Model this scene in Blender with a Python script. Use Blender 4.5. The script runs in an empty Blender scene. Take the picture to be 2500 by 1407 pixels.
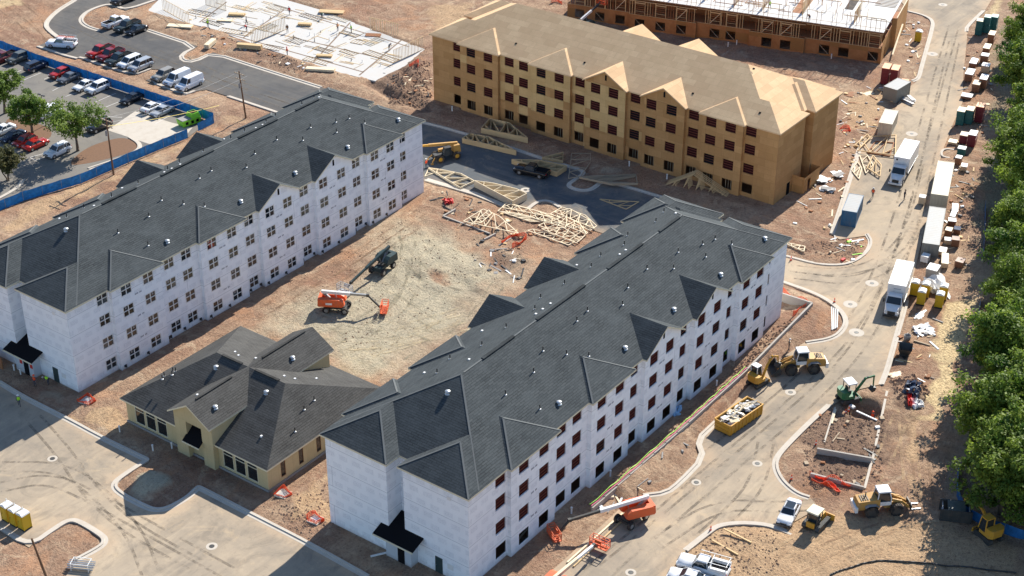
import bpy, bmesh, math, random
import numpy as np
from mathutils import Vector, Matrix
R = math.radians
random.seed(7); np.random.seed(7)
scn = bpy.context.scene
C = scn.collection
# ------------------------------------------------------------ camera
F_PX, YAW, PITCH, CAM_H = 4006.17, R(36.4905), R(30.4616), 118.746
cd = bpy.data.cameras.new('camera'); cam = bpy.data.objects.new('camera', cd); C.objects.link(cam)
cd.sensor_width = 36; cd.lens = F_PX/2500*36; cd.clip_end = 4000; cd.clip_start = 1
cam.location = (0, 0, CAM_H)
FW = Vector((math.cos(YAW)*math.cos(PITCH), math.sin(YAW)*math.cos(PITCH), -math.sin(PITCH)))
RT = Vector((math.sin(YAW), -math.cos(YAW), 0)); UP = RT.cross(FW)
cam.rotation_euler = Matrix((RT, UP, -FW)).transposed().to_euler()
scn.camera = cam
# ------------------------------------------------------------ sky, sun, exposure
SUN_EL, SUN_AZ = R(35.5), R(6)          # sun stands in the +X direction, a little towards +Y
w = bpy.data.worlds.new('World'); scn.world = w; w.use_nodes = True
wn = w.node_tree.nodes; wn.clear()
sky = wn.new('ShaderNodeTexSky'); sky.sky_type = 'NISHITA'; sky.sun_disc = False
sky.sun_elevation = SUN_EL; sky.sun_rotation = R(90)-SUN_AZ
sky.altitude = 100; sky.air_density = 1.0; sky.dust_density = 0.25; sky.ozone_density = 3.0
bg = wn.new('ShaderNodeBackground'); bg.inputs[1].default_value = 0.10
wo = wn.new('ShaderNodeOutputWorld')
w.node_tree.links.new(sky.outputs[0], bg.inputs[0]); w.node_tree.links.new(bg.outputs[0], wo.inputs[0])
sl = bpy.data.lights.new('sun', 'SUN'); sl.energy = 5.0; sl.angle = R(0.5); sl.color = (1.0, 0.94, 0.84)
so = bpy.data.objects.new('sun', sl); C.objects.link(so)
SD = Vector((math.cos(SUN_EL)*math.cos(SUN_AZ), math.cos(SUN_EL)*math.sin(SUN_AZ), math.sin(SUN_EL)))
so.rotation_euler = SD.to_track_quat('Z', 'Y').to_euler(); so.location = (200, 130, 200)
scn.view_settings.view_transform = 'Standard'; scn.view_settings.look = 'None'
scn.view_settings.exposure = 0.82; scn.view_settings.gamma = 1.0
scn.view_settings.use_curve_mapping = False
scn.cycles.max_bounces = 6; scn.cycles.transparent_max_bounces = 6
# ------------------------------------------------------------ pixels of the photograph -> points
def P(px, py, z=0.0):
    d = FW*F_PX + RT*(px-1250) + UP*(703.5-py)
    return Vector((0, 0, CAM_H)) + d*((z-CAM_H)/d.z)
def on_plane(px, py, axis, val):
    d = FW*F_PX + RT*(px-1250) + UP*(703.5-py)
    return Vector((0, 0, CAM_H)) + d*(val/d[axis])
def PP(pts, z=0.0): return [P(x, y, z) for x, y in pts]
# ------------------------------------------------------------ materials
MATS = {}
class NT:
    def __init__(s, name):
        s.m = bpy.data.materials.new(name); s.m.use_nodes = True; s.t = s.m.node_tree; s.n = s.t.nodes
        s.b = s.n['Principled BSDF']; s.tc = None
    def node(s, t, **k):
        n = s.n.new(t)
        for a, v in k.items():
            if a.startswith('_'): setattr(n, a[1:], v)
        return n
    def link(s, a, b): s.t.links.new(a, b)
    def co(s, kind='Object', scale=None):
        if s.tc is None: s.tc = s.node('ShaderNodeTexCoord')
        o = s.tc.outputs[kind]
        if scale:
            mp = s.node('ShaderNodeMapping'); mp.inputs['Scale'].default_value = scale; s.link(o, mp.inputs[0]); o = mp.outputs[0]
        return o
    def wpos(s, scale=None):
        o = s.node('ShaderNodeNewGeometry').outputs['Position']
        if scale:
            mp = s.node('ShaderNodeMapping'); mp.inputs['Scale'].default_value = scale; s.link(o, mp.inputs[0]); o = mp.outputs[0]
        return o
    def noise(s, vec, scale, detail=4, rough=.55, dist=0):
        n = s.node('ShaderNodeTexNoise'); n.inputs['Scale'].default_value = scale; n.inputs['Detail'].default_value = detail
        n.inputs['Roughness'].default_value = rough; n.inputs['Distortion'].default_value = dist
        s.link(vec, n.inputs['Vector']); return n.outputs['Fac']
    def ramp(s, fac, a, b, c0=(0, 0, 0, 1), c1=(1, 1, 1, 1)):
        n = s.node('ShaderNodeValToRGB'); n.color_ramp.elements[0].position = a; n.color_ramp.elements[1].position = b
        n.color_ramp.elements[0].color = c0; n.color_ramp.elements[1].color = c1; s.link(fac, n.inputs[0]); return n.outputs[0]
    def mix(s, fac, a, b, blend='MIX'):
        n = s.node('ShaderNodeMix', _data_type='RGBA', _blend_type=blend)
        for v, i in ((fac, n.inputs[0]), (a, n.inputs[6]), (b, n.inputs[7])):
            if hasattr(v, 'is_output'): s.link(v, i)
            elif isinstance(v, (int, float)): i.default_value = v
            else: i.default_value = tuple(v)+(1,) if len(v) == 3 else v
        return n.outputs[2]
    def math(s, op, a, b=0.0, clamp=False):
        n = s.node('ShaderNodeMath', _operation=op, _use_clamp=clamp)
        for v, i in ((a, n.inputs[0]), (b, n.inputs[1])):
            if hasattr(v, 'is_output'): s.link(v, i)
            else: i.default_value = v
        return n.outputs[0]
    def bump(s, h, strength=.5, dist=.05):
        n = s.node('ShaderNodeBump'); n.inputs['Strength'].default_value = strength; n.inputs['Distance'].default_value = dist
        s.link(h, n.inputs['Height']); s.link(n.outputs[0], s.b.inputs['Normal'])
    def done(s, col, rough=.8, metal=0, spec=.3):
        if hasattr(col, 'is_output'): s.link(col, s.b.inputs['Base Color'])
        else: s.b.inputs['Base Color'].default_value = tuple(col)+(1,)
        s.b.inputs['Roughness'].default_value = rough; s.b.inputs['Metallic'].default_value = metal
        s.b.inputs['Specular IOR Level'].default_value = spec
        MATS[s.m.name] = s.m; return s.m
def paint(name, col, rough=.45, metal=0, dirt=.25, spec=.4, dcol=(.30, .22, .15), scale=1.5):
    if name in MATS: return MATS[name]
    t = NT(name); v = t.wpos()
    f = t.ramp(t.noise(v, scale, 5, .65), .45, .8)
    c = t.mix(t.math('MULTIPLY', f, dirt), col, dcol)
    f2 = t.noise(v, scale*6, 3)
    c = t.mix(t.math('MULTIPLY', f2, .18), c, tuple(x*.55 for x in col))
    return t.done(c, rough, metal, spec)
def wood(name, c0, c1, scale=3.0):
    t = NT(name); oi = t.node('ShaderNodeObjectInfo')
    v = t.wpos((scale, scale, scale))
    n = t.noise(v, 1.2, 5, .7)
    c = t.mix(n, c0, c1)
    c = t.mix(t.math('MULTIPLY', oi.outputs['Random'], .65), c, tuple(x*.58 for x in c0))
    return t.done(c, .75, 0, .2)
M = MATS
paint('white_paint', (.80, .80, .79), .4, dirt=.22); paint('black_rubber', (.02, .02, .022), .85, dirt=.6); paint('dark_plastic', (.03, .032, .035), .5, dirt=.2)
paint('rim_silver', (.50, .51, .52), .3, .7, dirt=.1); paint('steel', (.32, .33, .34), .45, .6); paint('dark_steel', (.055, .06, .062), .5, .3)
paint('galv', (.55, .57, .58), .4, .6, dirt=.1); paint('orange_paint', (.72, .115, .03), .5, dirt=.45); paint('yellow_paint', (.60, .31, .03), .55, dirt=.5)
paint('amber_paint', (.50, .27, .06), .6, dirt=.6); paint('green_paint', (.02, .15, .06), .5, dirt=.35); paint('teal_dark', (.028, .055, .058), .4, dirt=.15)
paint('concrete', (.52, .47, .40), .9, dirt=.35, scale=.8); paint('concrete_grey', (.30, .29, .28), .9, dirt=.3, scale=.8)
paint('pvc_white', (.78, .78, .76), .4, dirt=.08); paint('safety_orange', (.95, .10, .02), .6, dirt=.08); paint('safety_lime', (.45, .85, .04), .6, dirt=.02)
paint('red_plastic', (.60, .03, .025), .5, dirt=.1); paint('pink_plastic', (.80, .12, .25), .6, dirt=0.05); paint('lime_plastic', (.35, .80, .05), .6, dirt=.05)
paint('potty_yellow', (.62, .40, .015), .5, dirt=.1); paint('trash_dark', (.05, .04, .035), .9, dirt=.4)
paint('denim', (.05, .06, .09), .9, dirt=.1); paint('skin', (.45, .27, .19), .6, dirt=0.0); paint('tarp_blue', (.35, .55, .75), .5, dirt=.1)
paint('pipe_wood', (.16, .09, .05), .9, dirt=.4); paint('stripe_white', (.62, .61, .58), .8, dirt=.4)
wood('lumber', (.72, .53, .30), (.60, .41, .20)); wood('lumber_pale', (.88, .76, .56), (.76, .60, .38)); wood('lumber_grey', (.52, .42, .30), (.38, .28, .18))
wood('lumber_red', (.40, .19, .09), (.28, .11, .05)); wood('crate_brown', (.30, .16, .08), (.20, .10, .05))
t = NT('glass_dark'); t.done((.012, .016, .02), .05, 0, .9)
t = NT('glass_car'); t.done((.02, .028, .034), .06, 0, .8)
t = NT('lamp_red'); t.done((.45, .01, .01), .2, 0, .6)
t = NT('lamp_clear'); t.done((.75, .76, .76), .15, 0, .7)
t = NT('hole_black'); t.done((.008, .008, .01), .9, 0, .1)
t = NT('maroon'); v = t.wpos(); t.done(t.mix(t.noise(v, 2.5, 3), (.055, .010, .010), (.020, .006, .008)), .9, 0, .1)
t = NT('slat_red'); t.done((.20, .065, .04), .8, 0, .1)
def shingle(name, c0, c1):
    t = NT(name); uv = t.co('UV')
    br = t.node('ShaderNodeTexBrick'); br.inputs['Scale'].default_value = 1.0
    br.inputs['Color1'].default_value = (*c0, 1); br.inputs['Color2'].default_value = (*c1, 1)
    br.inputs['Mortar'].default_value = (*[x*.35 for x in c0], 1); br.inputs['Mortar Size'].default_value = .03
    br.inputs['Brick Width'].default_value = .95; br.inputs['Row Height'].default_value = .29; br.inputs['Bias'].default_value = 0
    t.link(uv, br.inputs['Vector'])
    v = t.wpos(); n = t.noise(v, .35, 5, .65); n2 = t.noise(v, 5.5, 4, .7)
    c = t.mix(t.math('MULTIPLY', t.ramp(n, .3, .75), .55), br.outputs[0], tuple(x*1.45 for x in c1))
    c = t.mix(t.math('MULTIPLY', t.ramp(n2, .45, .75), .40), c, tuple(x*.45 for x in c0))
    n3 = t.noise(t.co('UV', (.08, 1.4, 1)), 1.0, 4, .7)
    c = t.mix(t.math('MULTIPLY', t.ramp(n3, .5, .75), .3), c, tuple(x*1.7 for x in c1))
    t.bump(br.outputs[1], -.6, .03)
    return t.done(c, .9, 0, .15)
shingle('shingle', (.038, .046, .051), (.062, .071, .075)); shingle('shingle_club', (.053, .052, .050), (.080, .079, .075)); paint('cap_shingle', (.13, .14, .142), .9, dirt=.1, spec=.15)
def wrap(name):     # white house wrap: sheets with seams and rows of faint grey print
    t = NT(name); uv = t.co('UV')
    br = t.node('ShaderNodeTexBrick'); br.inputs['Scale'].default_value = 1.0; br.inputs['Brick Width'].default_value = 40.0; br.inputs['Row Height'].default_value = 2.74
    br.inputs['Mortar Size'].default_value = .035; br.inputs['Color1'].default_value = (.88, .91, .94, 1); br.inputs['Color2'].default_value = (.84, .87, .91, 1); br.inputs['Mortar'].default_value = (.50, .54, .58, 1)
    t.link(uv, br.inputs['Vector'])
    b2 = t.node('ShaderNodeTexBrick'); b2.inputs['Scale'].default_value = 1.0; b2.inputs['Brick Width'].default_value = 1.9; b2.inputs['Row Height'].default_value = 1.35; b2.inputs['Mortar Size'].default_value = .40; b2.inputs['Mortar Smooth'].default_value = .3
    b2.inputs['Color1'].default_value = (1, 1, 1, 1); b2.inputs['Color2'].default_value = (.7, .7, .7, 1); b2.inputs['Mortar'].default_value = (0, 0, 0, 1); t.link(uv, b2.inputs['Vector'])
    words = t.noise(t.co('UV', (2.2, 9, 1)), 2.2, 3, .8)
    f = t.math('MULTIPLY', t.ramp(words, .46, .56), b2.outputs[0])
    c = t.mix(t.math('MULTIPLY', f, .36), br.outputs[0], (.24, .28, .36))
    n = t.noise(t.wpos((.7, .7, .25)), .9, 5, .7)
    c = t.mix(t.math('MULTIPLY', t.ramp(n, .45, .8), .22), c, (.56, .58, .63))
    sz = t.node('ShaderNodeSeparateXYZ'); t.link(t.wpos(), sz.inputs[0])          # mud splashed up the foot of the wrap
    low = t.math('SUBTRACT', 1.15, t.math('ADD', sz.outputs[2], t.math('MULTIPLY', t.noise(t.wpos(), 1.1, 5, .7), 1.2)), True)
    c = t.mix(t.math('MULTIPLY', low, .75), c, (.34, .24, .17))
    t.bump(t.noise(t.wpos(), 1.6, 3), .25, .08)
    return t.done(c, .55, 0, .3)
wrap('house_wrap')
def osb(name, c0, c1, c2, pw=2.44, ph=1.22):
    t = NT(name); uv = t.co('UV'); oi = t.node('ShaderNodeObjectInfo')
    br = t.node('ShaderNodeTexBrick'); br.inputs['Scale'].default_value = 1.0; br.inputs['Brick Width'].default_value = pw; br.inputs['Row Height'].default_value = ph; br.inputs['Mortar Size'].default_value = .012
    br.inputs['Color1'].default_value = (*c0, 1); br.inputs['Color2'].default_value = (*c1, 1); br.inputs['Mortar'].default_value = (*[x*.62 for x in c1], 1); t.link(uv, br.inputs['Vector'])
    v = t.wpos(); n = t.noise(v, .5, 5, .7); n2 = t.noise(v, 7, 4, .75)
    c = t.mix(t.math('MULTIPLY', t.ramp(n, .35, .75), .55), br.outputs[0], c2)
    c = t.mix(t.math('MULTIPLY', t.ramp(n2, .4, .7), .30), c, tuple(x*.6 for x in c0))
    c = t.mix(t.math('MULTIPLY', oi.outputs['Random'], .18), c, tuple(x*.7 for x in c1))
    return t.done(c, .85, 0, .15)
osb('osb_wall', (.58, .33, .14), (.44, .235, .09), (.37, .185, .07)); osb('osb_yellow', (.72, .48, .22), (.60, .38, .16), (.50, .30, .12))
osb('osb_roof', (.80, .56, .325), (.66, .44, .25), (.53, .34, .185)); osb('osb_red', (.56, .27, .115), (.48, .22, .09), (.60, .33, .15))
osb('sheath_yellow', (.60, .50, .29), (.56, .46, .26), (.48, .39, .22), 1.22, 2.74); osb('deck_white', (.92, .91, .89), (.88, .87, .85), (.72, .68, .62)); osb('slab_white', (.88, .87, .85), (.80, .79, .76), (.50, .45, .39), 6, 6); paint('trim_cream', (.72, .66, .48), .6, dirt=.1)
def asphalt(name, base, dust, amount, tracks=True, along='x'):
    t = NT(name); v = t.wpos()
    a = t.noise(v, .045, 6, .62, .4); b = t.noise(v, .35, 5, .7); c_ = t.noise(v, 9, 3, .7)
    f = t.ramp(t.math('ADD', t.math('MULTIPLY', a, .8), t.math('MULTIPLY', b, .35)), .62-amount*.35, .95-amount*.35)
    col = t.mix(f, base, dust)
    at = t.node('ShaderNodeAttribute'); at.attribute_name = 'edge'          # dust gathers along the edges of the paving
    col = t.mix(t.math('MULTIPLY', at.outputs['Fac'], t.ramp(b, .3, .6)), col, (dust[0]*1.02, dust[1]*.92, dust[2]*.86))
    col = t.mix(t.math('MULTIPLY', t.ramp(c_, .5, .75), .25), col, tuple(x*.6 for x in base))
    st = t.noise(v, .9, 5, .75, 1.5)
    col = t.mix(t.math('MULTIPLY', t.ramp(st, .58, .72), .38), col, tuple(x*.45 for x in base)); s5 = t.noise(v, .11, 6, .72, 2.5); col = t.mix(t.math('MULTIPLY', t.ramp(s5, .52, .64), .42), col, tuple(x*.70 for x in base)); s6 = t.noise(v, .19, 6, .75, 1.2); col = t.mix(t.math('MULTIPLY', t.ramp(s6, .56, .68), .45), col, (dust[0]*1.14, dust[1]*1.08, dust[2]*.98))
    if tracks:
        sc = (.022, .42, .5) if along == 'x' else (.42, .022, .5)
        for sd, c2, am in ((1.0, tuple(x*.6 for x in base), .30), (1.7, tuple(x*1.12 for x in dust), .34)):
            tn = t.noise(t.wpos(tuple(x*sd for x in sc)), 1.2, 5, .62, 1.1); msk = t.ramp(t.noise(v, .06*sd, 3), .42, .62)
            col = t.mix(t.math('MULTIPLY', t.math('MULTIPLY', t.ramp(tn, .47, .66), msk), am), col, c2)
    t.bump(c_, .3, .02)
    return t.done(col, .95, 0, .15)
asphalt('road_dusty', (.235, .205, .168), (.46, .37, .265), .68); asphalt('road_dark', (.088, .088, .09), (.155, .145, .13), .35, True, 'y')
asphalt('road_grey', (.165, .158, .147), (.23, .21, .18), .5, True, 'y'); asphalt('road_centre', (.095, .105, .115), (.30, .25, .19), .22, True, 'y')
# ------------------------------------------------------------ mesh helpers
class MB:
    def __init__(s): s.v = []; s.f = []; s.mi = []; s.uv = {}
    def face(s, pts, m=0, uv=None):
        i = len(s.v); s.v.extend([tuple(p) for p in pts]); s.f.append(tuple(range(i, i+len(pts)))); s.mi.append(m)
        if uv: s.uv[len(s.f)-1] = uv
    def mesh(s, v, f, m=0):
        i = len(s.v); s.v.extend([tuple(p) for p in v]); s.f.extend([tuple(a+i for a in q) for q in f]); s.mi.extend([m]*len(f))
    def box(s, c, d, m=0, rz=0.0, taper=1.0, ry=0.0):
        x, y, z = d[0]/2, d[1]/2, d[2]/2; vs = []
        for k in (-1, 1):
            tp = taper if k > 0 else 1
            for a, b in ((-1, -1), (1, -1), (1, 1), (-1, 1)):
                p = Vector((a*x*tp, b*y*tp, k*z))
                if ry: p = Matrix.Rotation(ry, 3, 'Y') @ p
                if rz: p = Matrix.Rotation(rz, 3, 'Z') @ p
                vs.append(p+Vector(c))
        s.mesh(vs, [(3, 2, 1, 0), (4, 5, 6, 7), (0, 1, 5, 4), (1, 2, 6, 5), (2, 3, 7, 6), (3, 0, 4, 7)], m)
    def bar(s, p, q, wd, h, m=0):
        p = Vector(p); q = Vector(q); d = (q-p)
        if d.length < 1e-5: return
        d.normalize(); up = Vector((0, 0, 1)) if abs(d.z) < .95 else Vector((1, 0, 0))
        a = d.cross(up).normalized(); b = a.cross(d).normalized(); vs = []
        for e in (p, q):
            for i, j in ((-1, -1), (1, -1), (1, 1), (-1, 1)): vs.append(e+a*(i*wd/2)+b*(j*h/2))
        s.mesh(vs, [(3, 2, 1, 0), (4, 5, 6, 7), (0, 1, 5, 4), (1, 2, 6, 5), (2, 3, 7, 6), (3, 0, 4, 7)], m)
    def cyl(s, p, q, r0, r1=None, n=10, m=0, cap=True):
        r1 = r0 if r1 is None else r1; p = Vector(p); q = Vector(q); d = (q-p).normalized(); up = Vector((0, 0, 1)) if abs(d.z) < .9 else Vector((1, 0, 0))
        a = d.cross(up).normalized(); b = d.cross(a); vs = []
        for e, r in ((p, r0), (q, r1)):
            for i in range(n): t = 2*math.pi*i/n; vs.append(e+(a*math.cos(t)+b*math.sin(t))*r)
        fs = [(i, (i+1) % n, n+(i+1) % n, n+i) for i in range(n)]
        if cap: fs += [tuple(range(n-1, -1, -1)), tuple(range(n, 2*n))]
        s.mesh(vs, fs, m)
    def tube(s, path, r, n=6, m=0):
        for a, b in zip(path[:-1], path[1:]): s.cyl(a, b, r, r, n, m)
    def prism(s, poly, z0, z1, m=0, mtop=None):
        n = len(poly); b = [(p[0], p[1], z0) for p in poly]; t = [(p[0], p[1], z1) for p in poly]
        ar = sum(poly[i][0]*poly[(i+1) % n][1]-poly[(i+1) % n][0]*poly[i][1] for i in range(n))
        if ar < 0: b.reverse(); t.reverse()
        s.mesh(b+t, [tuple(range(n-1, -1, -1))]+[(i, (i+1) % n, n+(i+1) % n, n+i) for i in range(n)], m)
        s.face(t, m if mtop is None else mtop)
    def loft(s, secs, m=0, caps=True, closed=True):     # secs: lists of points of equal length
        n = len(secs[0]); i0 = len(s.v)
        for sc in secs: s.v.extend([tuple(p) for p in sc])
        for k in range(len(secs)-1):
            for i in range(n if closed else n-1):
                a = i0+k*n+i; b = i0+k*n+(i+1) % n; s.f.append((a, b, b+n, a+n)); s.mi.append(m)
        if caps:
            s.f.append(tuple(i0+i for i in range(n-1, -1, -1))); s.mi.append(m)
            s.f.append(tuple(i0+(len(secs)-1)*n+i for i in range(n))); s.mi.append(m)
    def lathe(s, c, prof, n=12, m=0):
        secs = [[(c[0]+r*math.cos(2*math.pi*i/n), c[1]+r*math.sin(2*math.pi*i/n), c[2]+z) for i in range(n)] for r, z in prof]
        s.loft(secs, m)
    def data(s, name, mats, smooth=False, fix=True):
        me = bpy.data.meshes.new(name); me.from_pydata(s.v, [], s.f)
        for x in (mats if isinstance(mats, (list, tuple)) else [mats]): me.materials.append(M[x] if isinstance(x, str) else x)
        me.polygons.foreach_set('material_index', s.mi)
        if s.uv:
            ul = me.uv_layers.new(name='UVMap')
            for fi, uv in s.uv.items():
                for li, c in zip(me.polygons[fi].loop_indices, uv): ul.data[li].uv = c
        if fix:
            bm = bmesh.new(); bm.from_mesh(me); bmesh.ops.recalc_face_normals(bm, faces=bm.faces); bm.to_mesh(me); bm.free()
        if smooth: me.polygons.foreach_set('use_smooth', [True]*len(me.polygons))
        me.update(); return me
    def build(s, name, mats, parent=None, loc=(0, 0, 0), rz=0.0, smooth=False, fix=True):
        return link(name, s.data(name, mats, smooth, fix), parent, loc, rz)
def link(name, me, parent=None, loc=(0, 0, 0), rz=0.0):
    o = bpy.data.objects.new(name, me); C.objects.link(o); o.location = loc; o.rotation_euler = (0, 0, rz)
    if parent is not None: o.parent = parent
    return o
def tag(o, label, cat, group=None):
    o['label'] = label; o['category'] = cat
    if group: o['group'] = group
    return o
def thing(name, label, cat, loc=(0, 0, 0), rz=0.0, group=None):
    return tag(link(name, None, None, loc, rz), label, cat, group)
def kind(o, k): o['kind'] = k; return o
UB = {}
def unit(mat):
    if mat not in UB:
        b = MB(); b.box((0, 0, 0), (1, 1, 1)); UB[mat] = b.data('board_'+mat, mat)
    return UB[mat]
def board(name, parent, mat, p, q, wd, h, roll=0.0):    # a straight piece of timber, shared unit mesh
    p = Vector(p); q = Vector(q); d = q-p; L = d.length; d.normalize()
    up = Vector((0, 0, 1)) if abs(d.z) < .95 else Vector((1, 0, 0))
    a = up.cross(d).normalized(); b = d.cross(a)
    o = bpy.data.objects.new(name, unit(mat)); C.objects.link(o); o.parent = parent
    mt = Matrix((d, a, b)).transposed().to_4x4()
    if roll: mt = mt @ Matrix.Rotation(roll, 4, 'X')
    o.matrix_local = Matrix.Translation((p+q)/2) @ mt @ Matrix.Diagonal((L, wd, h, 1))
    return o
def smooth_path(pts, it=2, closed=False):
    pts = [Vector(p) for p in pts]
    for _ in range(it):
        out = []
        n = len(pts); rng = range(n) if closed else range(n-1)
        if not closed: out.append(pts[0])
        for i in rng:
            a, b = pts[i], pts[(i+1) % n]; out += [a*.75+b*.25, a*.25+b*.75]
        if not closed: out.append(pts[-1])
        pts = out
    return pts
def inpoly(X, Y, poly):
    ins = np.zeros(X.shape, bool); n = len(poly); j = n-1
    for i in range(n):
        xi, yi = poly[i][0], poly[i][1]; xj, yj = poly[j][0], poly[j][1]
        if yi != yj: ins ^= ((yi > Y) != (yj > Y)) & (X < (xj-xi)*(Y-yi)/(yj-yi)+xi)
        j = i
    return ins
def dpoly(X, Y, poly, closed=True):
    d = np.full(X.shape, 1e9); n = len(poly)
    for i in range(n if closed else n-1):
        ax, ay = poly[i][0], poly[i][1]; bx, by = poly[(i+1) % n][0], poly[(i+1) % n][1]
        L = (bx-ax)**2+(by-ay)**2+1e-9; t = np.clip(((X-ax)*(bx-ax)+(Y-ay)*(by-ay))/L, 0, 1)
        d = np.minimum(d, np.hypot(X-ax-t*(bx-ax), Y-ay-t*(by-ay)))
    return d
def vnoise(X, Y, s, seed=0):
    rs = np.random.RandomState(seed); T = rs.rand(256, 256)
    x = X*s; y = Y*s; xi = np.floor(x).astype(int); yi = np.floor(y).astype(int); fx = x-xi; fy = y-yi
    fx = fx*fx*(3-2*fx); fy = fy*fy*(3-2*fy); g = lambda a, b: T[a % 256, b % 256]
    return (g(xi, yi)*(1-fx)+g(xi+1, yi)*fx)*(1-fy)+(g(xi, yi+1)*(1-fx)+g(xi+1, yi+1)*fx)*fy
# ------------------------------------------------------------ layout of the site (outlines read off the photograph, on the ground)
R1 = [(2221, 30), (2255, 38), (2275, 51), (2272, 75), (2262, 110), (2246, 167), (2237, 200), (2215, 215), (2150, 330), (2103, 340), (2088, 385), (2028, 571),
      (2050, 585), (2118, 575), (2127, 592), (2115, 622), (2070, 648), (2000, 648), (1918, 626), (1860, 608), (1700, 560), (1700, 640), (1912, 690), (1990, 720), (2040, 750),
      (2060, 778), (2055, 800), (2032, 824), (1967, 834), (1900, 880), (1835, 935), (1790, 985), (1740, 1035), (1700, 1075), (1711, 1112), (1712, 1124), (1656, 1176), (1625, 1200), (1572, 1207),
      (1515, 1240), (1440, 1310), (1340, 1400), (1240, 1500), (1560, 1520), (1640, 1390), (1677, 1344), (1734, 1301), (1752, 1287), (1810, 1279), (1867, 1283), (1910, 1290),
      (2000, 1240), (1977, 1214), (1946, 1204), (1915, 1176), (1898, 1146), (1898, 1122), (1919, 1094), (1980, 1033), (2028, 992), (2100, 950), (2157, 937), (2171, 903), (2190, 830), (2211, 760), (2216, 740),
      (2226, 690), (2262, 540), (2292, 400), (2300, 372), (2328, 300), (2350, 250), (2352, 180), (2363, 75), (2368, 60), (2404, 27), (2440, -30), (2300, -60), (2180, -20)]
R2 = [(-150, 855), (0, 932), (58, 968), (164, 1021), (252, 1069), (362, 1124), (317, 1153), (284, 1178), (280, 1190), (290, 1199), (341, 1229), (382, 1246), (403, 1246), (450, 1219), (484, 1188), (616, 1255), (757, 1327), (896, 1405), (1010, 1465),
      (700, 1700), (200, 1600), (150, 1420), (194, 1361), (245, 1333), (252, 1320), (242, 1308), (190, 1276), (169, 1274), (145, 1286), (100, 1311), (71, 1337), (0, 1291), (-150, 1205)]
R3 = [(1034, 297), (1087, 312), (1144, 329), (1266, 366), (1319, 385), (1391, 407), (1440, 425), (1405, 440), (1390, 452), (1404, 461), (1425, 464), (1444, 461), (1470, 440), (1538, 457), (1600, 477), (1720, 515), (1700, 640), (1600, 610), (1440, 560), (1363, 506), (1341, 493), (1316, 493), (1294, 509),
      (1225, 504), (1156, 476), (1037, 441), (960, 415), (860, 366), (990, 281)]
R4 = [(181, 0), (136, 27), (113, 51), (109, 65), (119, 78), (136, 92), (90, 114), (184, 145), (196, 140), (239, 157), (327, 184), (366, 169), (395, 170), (405, 180), (356, 196), (450, 232), (477, 223), (505, 219), (556, 235), (668, 273), (860, 366), (990, 281), (920, 258), (786, 213), (640, 167), (520, 128), (471, 150), (449, 147), (444, 138), (450, 131), (484, 113), (362, 73), (246, 73), (218, 66), (203, 55), (201, 43), (218, 27), (259, 12), (275, 14), (307, 26), (379, 0), (440, -25), (300, -60), (215, -30)]
R5 = [(-200, 45), (0, 118), (78, 148), (273, 213), (440, 268), (510, 298), (484, 317), (459, 336), (314, 396), (198, 447), (58, 482), (0, 505), (-200, 585), (-500, 600), (-500, 200)]
def W(poly): return [P(x, y) for x, y in poly]
ROADS = {'road': (W(R1), 'road_dusty'), 'car_park_bottom': (W(R2), 'road_dusty'), 'car_park_centre': (W(R3), 'road_centre'), 'access_road': (W(R4), 'road_dark'), 'car_park_side': (W(R5), 'road_grey')}
SLAB = W([(917, 200), (828, 179), (637, 116), (586, 98), (529, 75), (464, 60), (360, 28), (420, -30), (600, -60), (693, 0), (786, 27), (887, 66), (1037, 122), (989, 163)])
WALL = [P(1906, 736), P(1981, 760), P(1823, 922), P(1680, 1052), P(1445, 1252)]
# footprints of the buildings
AX, AY, BX, BY = 107.8, 149.1, 107.8, 85.5
# ------------------------------------------------------------ ground sheet
def axis(lo, hi, step, far):
    a = list(np.arange(lo, hi+.01, step)); d = step; x = lo; y = hi
    while x > -far: d *= 1.35; x -= d; a.insert(0, x); 
    d = step
    while y < far: d *= 1.35; y += d; a.append(y)
    return np.array(a)
gx = axis(72, 322, .62, 1800); gy = axis(22, 285, .62, 1800)
GX, GY = np.meshgrid(gx, gy, indexing='ij')
inr = np.zeros(GX.shape, bool); dr = np.full(GX.shape, 1e9)
for k, (pl, m) in ROADS.items():
    inr |= inpoly(GX, GY, pl); dr = np.minimum(dr, dpoly(GX, GY, pl))
hard = inpoly(GX, GY, SLAB)
bd = np.full(GX.shape, 1e9)
for x0, y0, x1, y1 in ((BX-1.5, BY-1.2, BX+71.5, BY+21), (AX-1.5, AY-1.2, AX+71.5, AY+21), (206, 101, 227, 171.5), (106, 114, 128.6, 140)):
    bd = np.minimum(bd, np.hypot(np.maximum(np.maximum(x0-GX, GX-x1), 0), np.maximum(np.maximum(y0-GY, GY-y1), 0)))
rough = np.clip((dr-.4)/2.5, 0, 1)*np.clip(bd/2.0, 0, 1)*(~inr)*(~hard)
fine = ((GX > 70) & (GX < 325) & (GY > 20) & (GY < 290))
def zone(px, soft=2.0, grow=0.0):
    pl = W(px); d = dpoly(GX, GY, pl)*np.where(inpoly(GX, GY, pl), 1, -1)
    wob = (vnoise(GX, GY, .35, 3)-.5)*3+(vnoise(GX, GY, .9, 4)-.5)*1.6
    return np.clip((d+wob+grow)/soft, 0, 1)
gravel = zone([(985, 560), (1080, 575), (1250, 640), (1260, 690), (1180, 720), (1135, 790), (985, 890), (905, 935), (800, 870), (660, 810), (760, 720), (880, 680), (930, 600)], 11.0, 6.0)
gravel = np.maximum(gravel, .95*zone([(330, 1165), (420, 1120), (470, 1110), (420, 1160), (410, 1205), (350, 1220), (310, 1200)], 1.2))
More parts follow.
